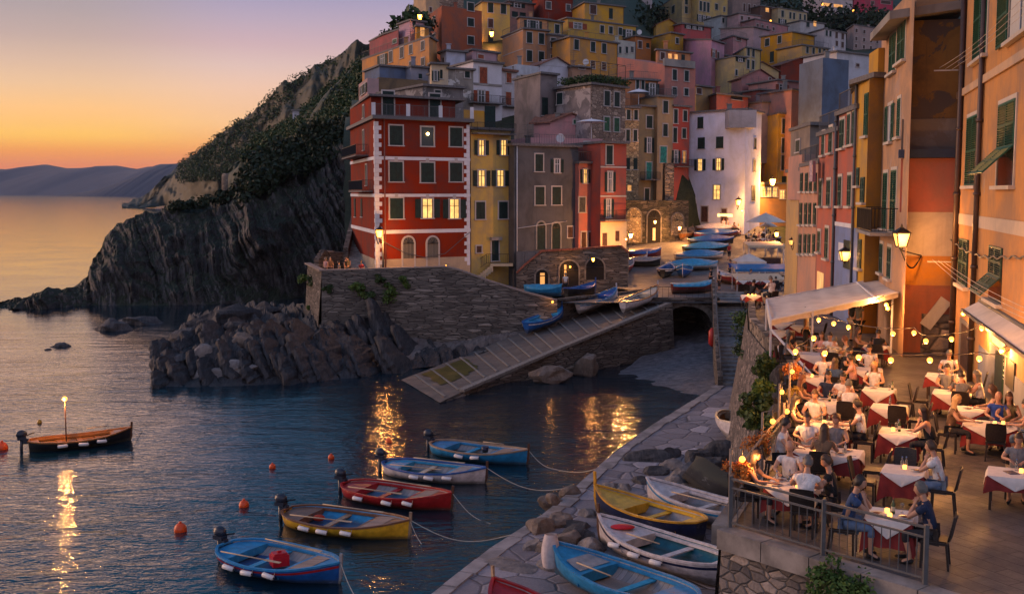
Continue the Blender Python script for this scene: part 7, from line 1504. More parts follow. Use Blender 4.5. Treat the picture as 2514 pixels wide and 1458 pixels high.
MM = [M_rock, M_boul, M_boul2, M_boul]
QL = ['brown stone at the water edge in front of the blue quay boat', 'squat brown stone next to the end of the yellow boat rope', 'small brown stone on top of the quay edge', 'brown stone closest to the rope ring on the quay', 'little amber stone balanced on the brown ones', 'brown stone touching the grey heap by the blue quay boat', 'large brown stone behind the cloth bundle', 'dark stone between the brown ones and the yellow boat', 'grey stone under the tip of the yellow boat', 'black wet stone near the white boat bow', 'grey stone squeezed under the white boat bow', 'grey stone beside the cloth bundle at the water', 'long dark stone above the ropes', 'grey stone beside the long dark one', 'tall grey stone below the upturned hull', 'pale pink stone wrapped by a strap', 'low dark stone on the flagstones', 'dark stone at the head of the upturned hull', 'tallest dark rock by the upturned hull', 'grey stone behind the plain white boat', 'small grey stone beside the mooring ropes', 'second small grey stone beside the mooring ropes', 'dark stone over the mooring ropes', 'dark stone behind the long one', 'dark rock under the beached wooden boat', 'flat grey slab by the cloth bundle', 'flat pale slab on the quay corner', 'second flat slab near the quay corner']
for i, (u, v, z_, s, k) in enumerate(Qb): boulder(PZ(u, v, z_), s, 300 + i, MM[k], QL[i], 'loose stones on the quay', rot=random.uniform(-1, 1), rough=.12)
u0_ = boat('upturned dark boat hull lying on the rocks below the flowers', (1815, 1200), (1700, 1120), 'tarp', 'tarp', cover='tarp', za=QZ + 1.15, L=5.0, B=1.9, roll=math.pi + .25, post=None, hs=1.1)
# rock cliff under the parapet
for i, (u, v, Y, s, lab) in enumerate([(1925, 985, 39, (.8, 1.0, 1.3), 'big grey rock of the cliff below the parapet end'), (1900, 1060, 34, (.9, .9, 1.2), 'lower grey rock of the cliff behind the flowers'), (1922, 1075, 31, (.7, .8, 1.3), 'grey rock against the terrace wall behind the railing'), (1900, 945, 42, (.8, .9, 1.0), 'rough rock under the low parapet')]):
    boulder(PY(u, v, Y), s, 360 + i, M_rockf, lab, rough=.28, cuts=16)
# ================= people =================
def skin_mesh(name, pts, edges, root, sub=1):
    """grow one continuous surface over a skeleton"""
    bm = bmesh.new(); sl = bm.verts.layers.skin.verify(); vs = []
    for (co, r) in pts:
        v = bm.verts.new(co); v[sl].radius = r if isinstance(r, tuple) else (r, r); v[sl].use_root = False; vs.append(v)
    for a, b in edges: bm.edges.new((vs[a], vs[b]))
    vs[root][sl].use_root = True
    me = bpy.data.meshes.new(name); bm.to_mesh(me); bm.free(); o = bpy.data.objects.new(name, me); COL.objects.link(o)
    m = o.modifiers.new('skin', 'SKIN'); m.use_smooth_shade = True; m.branch_smoothing = .6; s = o.modifiers.new('sub', 'SUBSURF'); s.levels = sub; s.render_levels = sub
    dg = bpy.context.evaluated_depsgraph_get(); ev = o.evaluated_get(dg); res = bpy.data.meshes.new_from_object(ev); bpy.data.objects.remove(o); bpy.data.meshes.remove(me); return res
def lerp3(a, b, f): return tuple(a[i] + (b[i] - a[i]) * f for i in range(3))
POSES = {  # elbow, wrist, hand direction per side (R mirrored), lean
    'rest': dict(el=(.27, .20, .83), wr=(.15, .42, .81), hd=(-.5, .85, -.1), lean=.06), 'chin': dict(el=(.16, .37, .80), wr=(.055, .27, 1.02), hd=(-.35, -.15, .9), lean=.12),
    'cut': dict(el=(.28, .14, .85), wr=(.12, .36, .86), hd=(-.6, .7, -.35), lean=.14), 'sit': dict(el=(.23, .06, .78), wr=(.14, .26, .66), hd=(-.4, .8, -.3), lean=.0)}
def skeleton(pose, stand=False, fem=False, f=1.0):
    P = []; E = []
    def add(co, r, link=None):
        P.append((co, r)); 
        if link is not None: E.append((link, len(P) - 1))
        return len(P) - 1
    q = POSES[pose] if not stand else None; ln = q['lean'] if q else 0; zb = .56 if not stand else .95; w = .92 if fem else 1.0
    pel = add((0, 0, zb), (.165, .13)); sp = add((0, ln * .35, zb + .20), (.15 * w, .12), pel); ch = add((0, ln * .8, zb + .40), (.175 * w, .125), sp); nb = add((0, ln * 1.0 + .01, zb + .52), (.075, .07), ch); nk = add((0, ln * 1.1 + .02, zb + .60), (.055, .057), nb); hd = add((0, ln * 1.15 + .035, zb + .645), (.064, .072), nk)
    idx = dict(pel=pel, sp=sp, ch=ch, nb=nb, nk=nk); hands = []
    for s in (1, -1):
        sh = add((s * .185 * w, ln * .9, zb + .465), .068, ch)
        if stand: el = (s * .235, .0, zb + .20); wr = (s * .235, .10, zb - .03); hv = Vector((0, .15, -1)).normalized(); 
        else: el = (s * q['el'][0], q['el'][1], q['el'][2]); wr = (s * q['wr'][0], q['wr'][1], q['wr'][2]); hv = Vector((s * q['hd'][0], q['hd'][1], q['hd'][2])).normalized()
        m1 = add(lerp3(P[sh][0], el, .5), .054, sh); e = add(el, .042, m1); m2 = add(lerp3(el, wr, .45), .034, e); ww = add(wr, .025, m2); idx['sh%d' % s] = sh; idx['m%d' % s] = m1; idx['e%d' % s] = e
        side = Vector((0, 0, 1)).cross(hv); side = side.normalized() if side.length > .1 else Vector((1, 0, 0)); dn = hv.cross(side).normalized(); W_ = Vector(wr)
        pm = add(tuple(W_ + hv * .055), (.036, .020), ww); kn = W_ + hv * .085
        for k, (o_, L) in enumerate(((-.030, .062), (-.010, .074), (.010, .070), (.029, .055))):
            a = kn + side * o_; b = a + hv * L * .55 - dn * .006; c = b + hv * L * .4 + (Vector((0, 0, -1)) * .018 if not stand else Vector((0, 0, -.01)))
            i1 = add(tuple(a), .0095, pm); i2 = add(tuple(b), .0085, i1); add(tuple(c), .007, i2)
        t0 = W_ + hv * .03 + side * (-s) * .032; i1 = add(tuple(t0), .011, ww); add(tuple(t0 + hv * .045 - side * s * .02), .009, i1)
    for s in (1, -1):
        if stand: kn = (s * .10, .02, .50); an = (s * .10, -.01, .09); toe = (s * .115, .14, .04); hp = (s * .09, 0, .88)
        else: kn = (s * .13, .42, .53); an = (s * .13, .36 + .05 * s, .10); toe = (s * .15, .50 + .05 * s, .045); hp = (s * .095, .03, .54)
        h = add(hp, .092, pel); mm = add(lerp3(hp, kn, .5), .076, h); k = add(kn, .056, mm); cf = add(lerp3(kn, an, .4), .054, k); a = add(an, .036, cf); add(toe, (.038, .028), a); idx['h%d' % s] = h; idx['t%d' % s] = mm; idx['k%d' % s] = k; idx['c%d' % s] = cf; idx['a%d' % s] = a
    return P, E, idx, Vector((0, ln * 1.25 + .045, zb + .715))
def subskel(P, E, keep, grow, root):
    m = {k: i for i, k in enumerate(keep)}; return [(P[k][0], tuple(x + grow for x in (P[k][1] if isinstance(P[k][1], tuple) else (P[k][1],) * 2))) for k in keep], [(m[a], m[b]) for a, b in E if a in m and b in m], m[root]
def head_mb(c, turn=0.0, down=.15):
    """head with brow, nose, lips, chin, ears and eyes"""
    g = MB(); n, m = 20, 16; V = []
    M = Matrix.Rotation(turn, 3, 'Z') @ Matrix.Rotation(-down, 3, 'X')
    def shape(th, ph):
        x = math.sin(th) * math.cos(ph); y = math.sin(th) * math.sin(ph); z = math.cos(th); X, Y, Z = x * .080, y * .100, z * .124
        if z < -.2: k = 1 - .28 * min(1, (-z - .2) / .8); X *= k; Y = Y * k + (.012 if y > 0 else 0)
        if y > .6: 
            fx = abs(x)
            if fx < .22 and -.35 < z < .12: Y += .020 * (1 - fx / .22) * (1 - abs(z + .18) / .32 if abs(z + .18) < .32 else 0)      # nose
            if .12 < z < .35: Y += .004
            if fx > .18 and fx < .55 and -.02 < z < .14: Y -= .007                                                                 # eye sockets
            if fx < .3 and -.62 < z < -.48: Y += .005
        return Vector((X, Y, Z))
    for i in range(1, m):
        for k in range(n): V.append(M @ shape(math.pi * i / m, 2 * math.pi * k / n) + c)
    V += [M @ Vector((0, 0, .118)) + c, M @ Vector((0, .01, -.112)) + c]; Fc = []
    for i in range(m - 2):
        for k in range(n): k2 = (k + 1) % n; Fc.append((i * n + k, (i + 1) * n + k, (i + 1) * n + k2, i * n + k2))
    t = len(V) - 2
    for k in range(n): Fc.append((t, k, (k + 1) % n)); Fc.append((t + 1, (m - 2) * n + (k + 1) % n, (m - 2) * n + k))
    g.add(V, Fc, 0, True)
    for s in (1, -1):
        g.sphere(M @ Vector((s * .074, -.005, -.012)) + c, .024, 6, 5, 0, (.4, .8, 1.2)); g.sphere(M @ Vector((s * .028, .084, .012)) + c, .0095, 6, 5, 1); g.bar(M @ Vector((s * .014, .090, .030)) + c, M @ Vector((s * .044, .082, .031)) + c, .006, .006, mi=1)
    g.bar(M @ Vector((-.02, .088, -.055)) + c, M @ Vector((.02, .088, -.055)) + c, .008, .008, mi=2); return g, M
def hair_mb(c, M, style):
    g = MB(); n, m = 20, 12; rows = []
    if style == 'bald':
        for z in (.02, -.02, -.06): rows.append([tuple(M @ Vector((.079 * math.cos(a), .098 * math.sin(a), z)) + c) for a in np.linspace(math.pi * 1.02, math.pi * 1.98, 12)])
        return g.grid(rows)
    for i in range(m + 1):
        th = math.pi * .62 * i / m; row = []
        for k in range(n + 1):
            ph = 2 * math.pi * k / n; fr = math.sin(ph); t2 = th * (1.0 if fr < .1 else 1 - .42 * min(1, (fr - .1) / .5)); kk = 1.10 + .05 * math.sin(ph * 5 + i) + .16 * noise.noise(Vector((math.cos(ph) * 2.2, math.sin(ph) * 2.2, i * .8)))
            row.append(tuple(M @ Vector((math.sin(t2) * math.cos(ph) * .083 * kk, math.sin(t2) * math.sin(ph) * .102 * kk, math.cos(t2) * .127 * kk)) + c))
        rows.append(row)
    g.grid(rows)
    if style in ('long', 'bun'):
        if style == 'bun': g.sphere(M @ Vector((0, -.12, .03)) + c, .05, 10, 7)
        else:
            rows = []
            for i in range(9):
                f = i / 8; r = []
                for a in np.linspace(math.pi * .93, math.pi * 2.07, 13): w = 1 + .35 * f + .05 * math.sin(a * 9 + i); r.append(tuple(M @ Vector((.086 * w * math.cos(a), .105 * (1 + .1 * f) * math.sin(a) - .015 * f, .02)) + c + Vector((0, 0, -.36 * f)) + Vector((0, -.03 * f, 0))))
                rows.append(r)
            g.grid(rows); g.grid([[tuple(Vector(p) * 1 + (c - Vector(p)) * .22 * (1 if 0 else 1) * Vector((1, 1, 0)).length / 1.5 * .3) for p in r] for r in rows])
    return g
SKIN = flat('skin', (.42, .22, .14), .55, var=.08); EYE = flat('eye dark', (.02, .012, .01), .3); LIP = flat('lip', (.30, .09, .07), .5)
HAIR = {'dark': flat('dark hair', (.018, .011, .008), .5), 'brown': flat('brown hair', (.07, .035, .018), .5), 'grey': flat('grey hair', (.12, .11, .10), .7), 'blonde': flat('blonde hair', (.42, .25, .10), .5), 'auburn': flat('auburn hair', (.14, .05, .02), .5)}
def cloth(c): 
    k = 'cloth %.2f %.2f %.2f' % c
    if ('flat', k) in MC: return MC[('flat', k)]
    m = flat(k, c, .9, var=.18, scale=9); t = m.node_tree; tcn = N(t, 'ShaderNodeTexCoord'); nz = noise_n(t, 9, 3, .5, mapping(t, tcn.outputs['Object'], (1, 1, .45)), 1.2); bump(t, t.nodes['Principled BSDF'], nz.outputs[0], .9, .05); return m
SHIRT = dict(white=(.62, .58, .56), black=(.012, .012, .014), navy=(.015, .025, .06), blue=(.03, .06, .14), grey=(.16, .16, .17), pink=(.55, .28, .24), lblue=(.36, .42, .52), check=(.13, .13, .14), brown=(.16, .09, .05), royal=(.02, .06, .30), red=(.35, .03, .03), cream=(.5, .4, .28), olive=(.12, .10, .05)); TR = dict(dark=(.02, .02, .025), jeans=(.10, .15, .24), beige=(.38, .30, .22), grey=(.14, .14, .15))
PROTO = {}
def person_proto(pose, stand, fem, hair, turn):
    key = (pose, stand, fem, hair, turn)
    if key in PROTO: return PROTO[key]
    P, E, ix, hc = skeleton(pose, stand, fem); r = {}
    me = skin_mesh('person body', P, E, 0, 1); hg, M = head_mb(hc, turn, .30 if pose in ('cut', 'rest') and not stand else .08)
    bm = bmesh.new(); bm.from_mesh(me); n0 = len(bm.faces); o = MB(); tmp = hg.build('tmp', [SKIN, EYE, LIP], origin=(0, 0, 0)); bm.from_mesh(tmp.data); bpy.data.objects.remove(tmp); bm.to_mesh(me); bm.free(); me.materials.clear() if len(me.materials) else None
    for m_ in (SKIN, EYE, LIP): me.materials.append(m_)
    me.polygons.foreach_set('use_smooth', [True] * len(me.polygons)); r['body'] = me
    sk = [ix['pel'], ix['sp'], ix['ch'], ix['nb']] + [ix[a + str(s)] for s in (1, -1) for a in ('sh', 'm')]
    if fem == 'tank': sk = [ix['pel'], ix['sp'], ix['ch']]
    r['shirt'] = skin_mesh('shirt', *subskel(P, E, sk, .017, ix['ch']), 2)
    tk = [ix['pel']] + [ix[a + str(s)] for s in (1, -1) for a in ('h', 't', 'k', 'c')]; r['trousers'] = skin_mesh('trousers', *subskel(P, E, tk, .014, ix['pel']), 1)
    hb = hair_mb(hc, M, hair).build('tmp', SKIN, origin=(0, 0, 0)); r['hair'] = hb.data; bpy.data.objects.remove(hb); r['hair'].materials.clear()
    g = MB()
    for s in (1, -1):
        a = Vector(P[ix['a%d' % s]][0]); g.tube([a + Vector((0, -.05, -.045)), a + Vector((0, .0, -.035)), a + Vector((.01 * s, .10, -.055)), a + Vector((.015 * s, .17, -.07))], [.03, .045, .042, .02], 8)
    sb = g.build('tmp', SKIN, origin=(0, 0, 0)); r['shoes'] = sb.data; bpy.data.objects.remove(sb); r['shoes'].materials.clear()
    for k in ('shirt', 'trousers', 'hair', 'shoes', 'body'):
        if k != 'body': r[k].materials.append(SKIN)
        r[k].polygons.foreach_set('use_smooth', [True] * len(r[k].polygons))
    r['hc'] = hc; PROTO[key] = r; return r
def person(loc, rz, label, shirt='white', hair=('dark', 'short'), pose='rest', tr='dark', fem=False, stand=False, turn=0.0, scale=1.0, group=None):
    r = person_proto(pose, stand, fem, hair[1], turn); o = empty('person', loc, label, 'person', group, rz); o.scale = (scale * 1.1,) * 3
    for k, m in (('body', None), ('shirt', cloth(SHIRT[shirt])), ('trousers', cloth(TR[tr])), ('hair', HAIR[hair[0]]), ('shoes', cloth(SHIRT['black']))):
        c = bpy.data.objects.new(k, r[k]); COL.objects.link(c); c.parent = o
        if m is not None: c.material_slots[0].link = 'OBJECT'; c.material_slots[0].material = m
    return o
# ---- furniture prototypes ----
M_chair = flat('dark wicker', (.022, .016, .014), .5, var=.4, scale=30); M_cushion = flat('seat pad', (.03, .025, .025), .8)
def chair_proto():
    o = proto('chair'); g = MB(); g.box((0, 0, .445), (.44, .44, .04)); g.box((0, 0, .475), (.40, .40, .03)); g.build('seat', M_chair, o); rows = []
    for i in range(7): f = i / 6; rows.append([(x * (.21 + .02 * math.sin(f * 3)), -.21 - .09 * f - .03 * (1 - (x) ** 2), .50 + .42 * f + .02 * (1 - x * x) * f) for x in np.linspace(-1, 1, 7)])
    g = MB().grid(rows, flip=True); g.grid([[(x, y - .03, z) for x, y, z in r] for r in rows]); tp_ = rows[-1]; g.grid([tp_, [(x, y - .03, z) for x, y, z in tp_]], flip=True); [g.grid([[r[k] for r in rows], [(r[k][0], r[k][1] - .03, r[k][2]) for r in rows]]) for k in (0, 6)]; g.build('backrest', M_chair, o)
    for sx in (-1, 1):
        for sy in (-1, 1): g = MB(); g.bar((sx * .19, sy * .19, .44), (sx * .205, sy * (.20 if sy > 0 else .24), 0), .035, .035); g.build('leg', M_chair, o)
    return reg(o)
CH = chair_proto()
def chair(loc, rz, label, group='dark chairs on the terrace'): return place(CH, loc, rz, label, 'chair', group, scale=1.08)
M_red = flat('dark red cloth', (.20, .022, .020), .9, var=.15); M_wht = flat('white cloth', (.62, .55, .50), .85, var=.06); M_wood = flat('dark table wood', (.05, .028, .018), .5, var=.3)
def table(label, uv, w, d, rz, skirt=.42, z=TZ, cloths=True, loc=None):
    c = Vector(loc) if loc is not None else PZ(uv[0], uv[1], z + .77); x0, y0 = c.x, c.y; o = empty('table', (x0, y0, z), label, 'table', 'dining tables on the terrace', rz)
    WL[o.name] = (0, 0, 0); g = MB(); g.box((0, 0, .735), (w, d, .03)); g.build('tabletop', M_wood, o)
    for sx in (-1, 1):
        for sy in (-1, 1): g = MB(); g.bar((sx * (w / 2 - .06), sy * (d / 2 - .06), 0), (sx * (w / 2 - .06), sy * (d / 2 - .06), .72), .05, .05); g.build('leg', M_wood, o)
    if cloths:
        rnd = random.Random(int(x0 * 100)); per = []; n = 12
        for i in range(4 * n):
            s, f = divmod(i, n); f /= n; per.append([(-1 + 2 * f, -1), (1, -1 + 2 * f), (1 - 2 * f, 1), (-1, 1 - 2 * f)][s])
        per.append(per[0]); rows = [[(x * (w / 2 + .01), y * (d / 2 + .01), .753) for x, y in per]]
        for j in range(1, 5):
            f = j / 4; r = []
            for k, (x, y) in enumerate(per):
                wv = .035 * f * math.sin(k * 1.5 + j * .2); cr = abs(x) * abs(y); dr = skirt * (1 + .28 * max(0, cr - .7) / .3); r.append((x * (w / 2 + .02 + (.04 * f) + wv), y * (d / 2 + .02 + .04 * f + wv), .753 - dr * f))
            rows.append(r)
        g = MB().grid(rows, flip=True); g.add([(x * (w / 2 + .01), y * (d / 2 + .01), .7535) for x, y in ((-1, -1), (1, -1), (1, 1), (-1, 1))], [(0, 1, 2, 3)]); b = g.build('tablecloth', M_red, origin=(0, 0, 0)); b.location = (x0, y0, z); b.rotation_euler = (0, 0, rz); tag(b, 'red undercloth on the ' + label, 'tablecloth', 'dark red tablecloths')
        g = MB(); zt_ = .760; m = 8; P = [[(w * (i / m - .5) * 1.03, d * (j / m - .5) * 1.03, zt_ + .002 * math.sin(i * 2 + j)) for i in range(m + 1)] for j in range(m + 1)]; g.grid(P)
        for (ax, sgn, L, Wd) in ((1, -1, w, d), (1, 1, w, d), (0, -1, d, w), (0, 1, d, w)):
            rr_ = []; off = (Wd / 2) * 1.03; dr = rnd.uniform(.24, .34)
            for j in range(5):
                f = j / 4; r = []
                for i in range(9): t = -1 + i / 4; t = t * (1 - .97 * f) ; a = t * L / 2 * 1.03; oo = off + .035 + .012 * math.sin(i * 1.3) * f + .035 * f if j else off; zz = zt_ - dr * f; r.append((a, sgn * oo, zz) if ax == 1 else (sgn * oo, a, zz))
                rr_.append(r)
            g.grid(rr_, flip=(sgn > 0) != (ax == 0))
        b = g.build('tablecloth', M_wht, origin=(0, 0, 0)); b.location = (x0, y0, z); b.rotation_euler = (0, 0, rz); tag(b, 'white cloth on the ' + label, 'tablecloth', 'white tablecloths')
    return dict(c=Vector((x0, y0, z)), w=w, d=d, rz=rz, label=label, z=z)
# small table things, each built once and copied
def mk(name, parts):
    o = proto(name)
    for nm, prof, mat, n in parts: g = MB(); g.lathe((0, 0, 0), prof, n); g.build(nm, mat, o)
    return reg(o)
M_gl = clear('wine glass'); PLATE = mk('plate', [('dish', [(.03, .0), (.09, .006), (.125, .018), (.12, .02), (.08, .010), (0.001, .008)], flat('china', (.62, .60, .58), .2), 16), ('food', [(.07, .011), (.062, .026), (.03, .034), (.001, .032)], flat('food', (.22, .07, .03), .6, var=.7, scale=28), 10)])
GLS = mk('wine_glass', [('bowl', [(.034, 0), (.034, .004), (.005, .008), (.004, .09), (.02, .10), (.036, .13), (.036, .16), (.030, .19)], M_gl, 10), ('wine', [(.001, .102), (.02, .103), (.033, .128), (.033, .14), (.001, .141)], flat('white wine', (.5, .38, .08), .1), 10)])
BOT = mk('bottle', [('glass', [(.036, 0), (.038, .01), (.038, .19), (.016, .235), (.014, .29)], flat('green bottle', (.03, .06, .01), .12, spec=.7), 12), ('label_band', [(.0385, .06), (.0388, .065), (.0388, .14), (.0385, .145)], flat('paper label', (.5, .45, .32), .8), 12), ('cap', [(.015, .285), (.016, .31), (.001, .312)], flat('foil cap', (.25, .04, .03), .4), 8)])
CND = mk('candle_jar', [('jar', [(.04, 0), (.045, .02), (.045, .08), (.04, .085), (.001, .086)], emis('candle glow', (1, .42, .08), 3.5), 10)])
NAP = proto('napkin'); g = MB(); g.box((0, 0, .006), (.12, .18, .012)); g.build('folded_cloth', M_wht, NAP); reg(NAP)
JUG = mk('water_bottle', [('glass', [(.035, 0), (.036, .01), (.036, .15), (.015, .20), (.014, .24)], M_gl, 10), ('cap', [(.016, .235), (.016, .255), (.001, .256)], flat('blue cap', (.05, .15, .4), .4), 8)])
MEN = proto('menu'); g = MB(); g.box((0, 0, .006), (.22, .30, .008)); g.build('card', flat('menu card', (.10, .07, .08), .6), MEN); reg(MEN)
def setting(t, items):
    M = Matrix.Rotation(t['rz'], 3, 'Z')
    for it, x, y in items:
        p = t['c'] + M @ Vector((x, y, 0)) + Vector((0, 0, .763)); pr, nm = {'p': (PLATE, 'white plate'), 'g': (GLS, 'glass of white wine'), 'b': (BOT, 'green wine bottle'), 'c': (CND, 'glowing candle jar'), 'n': (NAP, 'folded napkin'), 'w': (JUG, 'water bottle'), 'm': (MEN, 'menu card')}[it]
        place(pr, p, random.uniform(-.6, .6), nm + ' on the ' + t['label'], nm.split()[-1] if it != 'w' else 'bottle', nm + 's on the ' + t['label'])
def seat(t, head, label, chairlab=True, **k):
    """head = photo pixel of the head: picks the side of the table and the place along it"""
    p = PZ(head[0], head[1], t['z'] + 1.27); M = Matrix.Rotation(-t['rz'], 3, 'Z'); q = M @ (Vector((p.x, p.y, 0)) - Vector((t['c'].x, t['c'].y, 0))); w, d = t['w'] / 2, t['d'] / 2; x, y = q.x, q.y
    side = k.pop('side', None) or ('x' if abs(x) / w > abs(y) / d else 'y')
    fs = {'+': 1, '-': -1}.get(side[1:], 0); side = side[0]
    if side == 'x': s = fs or (1 if x > 0 else -1); x = s * (w + .34); y = max(-d + .1, min(d - .1, y)); a = math.pi / 2 if s > 0 else -math.pi / 2
    else: s = fs or (1 if y > 0 else -1); y = s * (d + .34); x = max(-w + .12, min(w - .12, x)); a = math.pi if s > 0 else 0
    P = t['c'] + Matrix.Rotation(t['rz'], 3, 'Z') @ Vector((x, y, 0)); rz = t['rz'] + a
    if label: person(P, rz, label, **k)
    back = Matrix.Rotation(rz, 3, 'Z') @ Vector((0, -.06 if label else -.02, 0)); chair(P + back, rz, (' '.join(('chair of the ' + label.replace(' and a dark top', '').replace(' and black hair', '').replace('T-shirt', 'shirt').replace(' seen from behind', '').replace(' looking down', '')).split()[:15])) if label else ('empty chair at the ' + t['label'] + (chairlab if isinstance(chairlab, str) else '')))
RZ = R(-25); sw, bl = 'white', 'black'
T1 = table('corner table by the front railing', (1948, 1188), 1.0, .95, RZ)
seat(T1, (1852, 1178), 'person with long dark hair in a black sleeveless top at the corner table', shirt=bl, hair=('dark', 'long'), fem='tank', tr='dark', side='x-'); seat(T1, (1922, 1128), 'balding person in a white shirt facing the camera at the corner table', hair=('brown', 'bald'), side='y+'); seat(T1, (2006, 1145), 'person in a black T-shirt at the corner table', shirt=bl, hair=('brown', 'short'), turn=.5, side='x+'); seat(T1, (1988, 1182), 'person with short grey hair in a pale T-shirt at the corner table', shirt='white', hair=('grey', 'short'), pose='cut', tr='beige', side='y-')
setting(T1, [('p', -.3, .2), ('p', .3, .2), ('p', -.3, -.2), ('p', .32, -.22), ('g', .1, .1), ('g', -.1, -.05), ('w', -.12, .22), ('c', .12, -.18), ('w', -.35, .0), ('g', .38, 0), ('n', .45, -.3)])
T2 = table('second table from the front by the railing', (2034, 1106), 1.45, .9, RZ)
seat(T2, (1925, 1072), 'dark haired person seen from behind in a white shirt at the second railing table', hair=('dark', 'short'), side='x-'); seat(T2, (1962, 1040), 'stocky person in a white T-shirt looking down at the second railing table', hair=('brown', 'short'), pose='cut', side='y+'); seat(T2, (2036, 1062), 'person with tied auburn hair in a grey top at the second railing table', shirt='grey', hair=('auburn', 'bun'), fem=True, side='y+', turn=-.3); seat(T2, (2005, 1090), 'person with very long brown hair in a tan top at the second railing table', shirt='brown', hair=('brown', 'long'), fem=True, side='y-')
seat(T2, (2090, 1100), None, side='x'); setting(T2, [('p', -.5, .2), ('p', 0, .22), ('p', .4, .2), ('p', .3, -.2), ('g', -.2, .1), ('g', .2, .05), ('w', .1, -.1), ('w', .38, 0), ('c', -.3, -.1), ('n', .6, -.2)])
T3 = table('third table from the front by the railing', (2032, 1040), 1.15, .9, RZ)
seat(T3, (1984, 976), 'person in a white V-neck T-shirt facing the camera at the third railing table', hair=('brown', 'short'), side='y+'); seat(T3, (1962, 1018), 'person with dark hair and a dark top at the third railing table', shirt=bl, hair=('dark', 'long'), fem=True, side='x-'); seat(T3, (2056, 1012), 'person in a white shirt with black hair leaning back at the third railing table', hair=('dark', 'short'), side='x+')
setting(T3, [('p', -.3, .2), ('g', 0, .2), ('w', -.2, .3), ('m', .1, 0), ('c', -.1, .05), ('p', .35, -.1)])
T4 = table('fourth table from the front by the railing', (2046, 984), 1.3, .9, RZ)
seat(T4, (1997, 962), 'person with long auburn hair at the fourth railing table', shirt='brown', hair=('auburn', 'long'), fem=True, side='x-'); seat(T4, (2066, 940), 'person in a white T-shirt looking down at the fourth railing table', hair=('dark', 'short'), pose='cut', side='y+'); seat(T4, (2064, 975), 'person with grey hair in a pale shirt seen from behind at the fourth railing table', hair=('grey', 'short'), side='y-'); seat(T4, (2020, 945), 'person in a navy top at the far side of the fourth railing table', shirt='navy', hair=('dark', 'short'), side='y+')
setting(T4, [('p', -.3, .1), ('p', .3, .15), ('g', 0, .1), ('b', -.1, -.05), ('p', .3, -.2), ('g', .45, 0)])
T5 = table('fifth table from the front by the railing', (2020, 926), 1.2, .9, RZ)
for h, l, k in (((2008, 893), 'dark skinned person in an open white shirt at the fifth railing table', dict(side='y+')), ((1993, 920), 'person in a white top with black hair at the fifth railing table', dict(side='x-')), ((2003, 940), 'person with brown hair and a patterned scarf at the fifth railing table', dict(shirt='check', hair=('brown', 'long'), fem=True, side='y-')), ((2048, 912), 'person in a dark blue shirt seen from behind at the fifth railing table', dict(shirt='blue', side='y-')), ((2052, 882), 'person in a pink shirt at the fifth railing table', dict(shirt='pink', side='x+'))): seat(T5, h, l, **k)
setting(T5, [('p', -.2, .1), ('g', .1, .1), ('p', .2, -.1), ('n', 0, 0), ('c', -.35, 0)])
M1 = table('front middle table near the railing', (2187, 1262), .82, .85, RZ, .5)
seat(M1, (2130, 1204), 'person in a dark blue T-shirt with hands clasped at the front middle table', shirt='blue', hair=('dark', 'short'), pose='chin', tr='jeans', side='x'); seat(M1, (2262, 1228), 'person with grey hair in a navy T-shirt at the front middle table', shirt='navy', hair=('grey', 'short'), pose='chin', side='x')
setting(M1, [('b', .03, .08), ('g', .18, .22), ('c', -.08, .12), ('p', -.25, -.05), ('p', .25, -.1), ('c', 0, -.2), ('n', .3, .12), ('n', -.1, .28)])
M2 = table('second middle table with one diner in white', (2220, 1152), .85, .85, RZ, .5)
seat(M2, (2272, 1114), 'person in a white T-shirt with hands at the mouth at the second middle table', hair=('brown', 'short'), pose='chin', tr='jeans', side='x'); seat(M2, (2120, 1130), None, ', seaward side', side='x'); seat(M2, (2215, 1090), None, ', far side', side='y'); setting(M2, [('c', .0, .1), ('w', .02, .2), ('p', .25, .0), ('w', -.06, .16), ('n', .28, .2)])
M3 = table('third middle table with one diner in black', (2208, 1058), .9, .85, RZ, .5)
seat(M3, (2274, 1028), 'person with long dark hair in a black top at the third middle table', shirt=bl, hair=('dark', 'long'), pose='chin', fem='tank', side='x'); seat(M3, (2110, 1040), None, ', seaward side', side='x'); setting(M3, [('b', 0, .0), ('c', -.15, .0), ('g', -.1, .15), ('n', .25, -.05), ('p', .25, .15), ('w', -.05, .25)])
M4 = table('fourth middle table standing empty', (2182, 997), .9, .8, RZ, .45); [seat(M4, h, None, l, side=s_) for h, l, s_ in (((2110, 990), ', seaward side', 'x'), ((2260, 1000), ', street side', 'x'), ((2185, 1040), ', near side', 'y'))]; setting(M4, [('m', .1, .1), ('w', .0, .3)])
M5 = table('fifth middle table in front of the blonde diner', (2158, 955), .9, .8, RZ, .45); seat(M5, (2153, 900), 'person with long blonde hair in a white top at the fifth middle table', hair=('blonde', 'long'), fem=True, side='y'); seat(M5, (2110, 950), None, ', seaward side', side='x'); seat(M5, (2220, 960), None, ', street side', side='x'); setting(M5, [('g', .3, 0), ('b', .38, .1), ('p', -.2, .1)])
M6_ = table('sixth middle table in front of the awning', (2128, 905), .9, .8, RZ, .45); seat(M6_, (2130, 868), 'person in a white shirt and dark scarf at the sixth middle table', shirt='white', hair=('dark', 'short'), side='y'); seat(M6_, (2090, 900), 'person in dark clothes bending down at the sixth middle table', shirt=bl, pose='cut', side='x')
R1 = table('far round looking table near the stone wall', (2321, 921), 1.15, .9, RZ, .3); seat(R1, (2327, 884), 'person with grey hair in a white T-shirt at the far wall side table', hair=('grey', 'short'), side='y'); seat(R1, (2390, 920), None, ', wall side', side='x'); setting(R1, [('p', .1, .1), ('g', -.2, .1), ('n', -.3, -.1)])
R2 = table('wall side table with four diners', (2336, 962), 1.0, .9, RZ, .45)
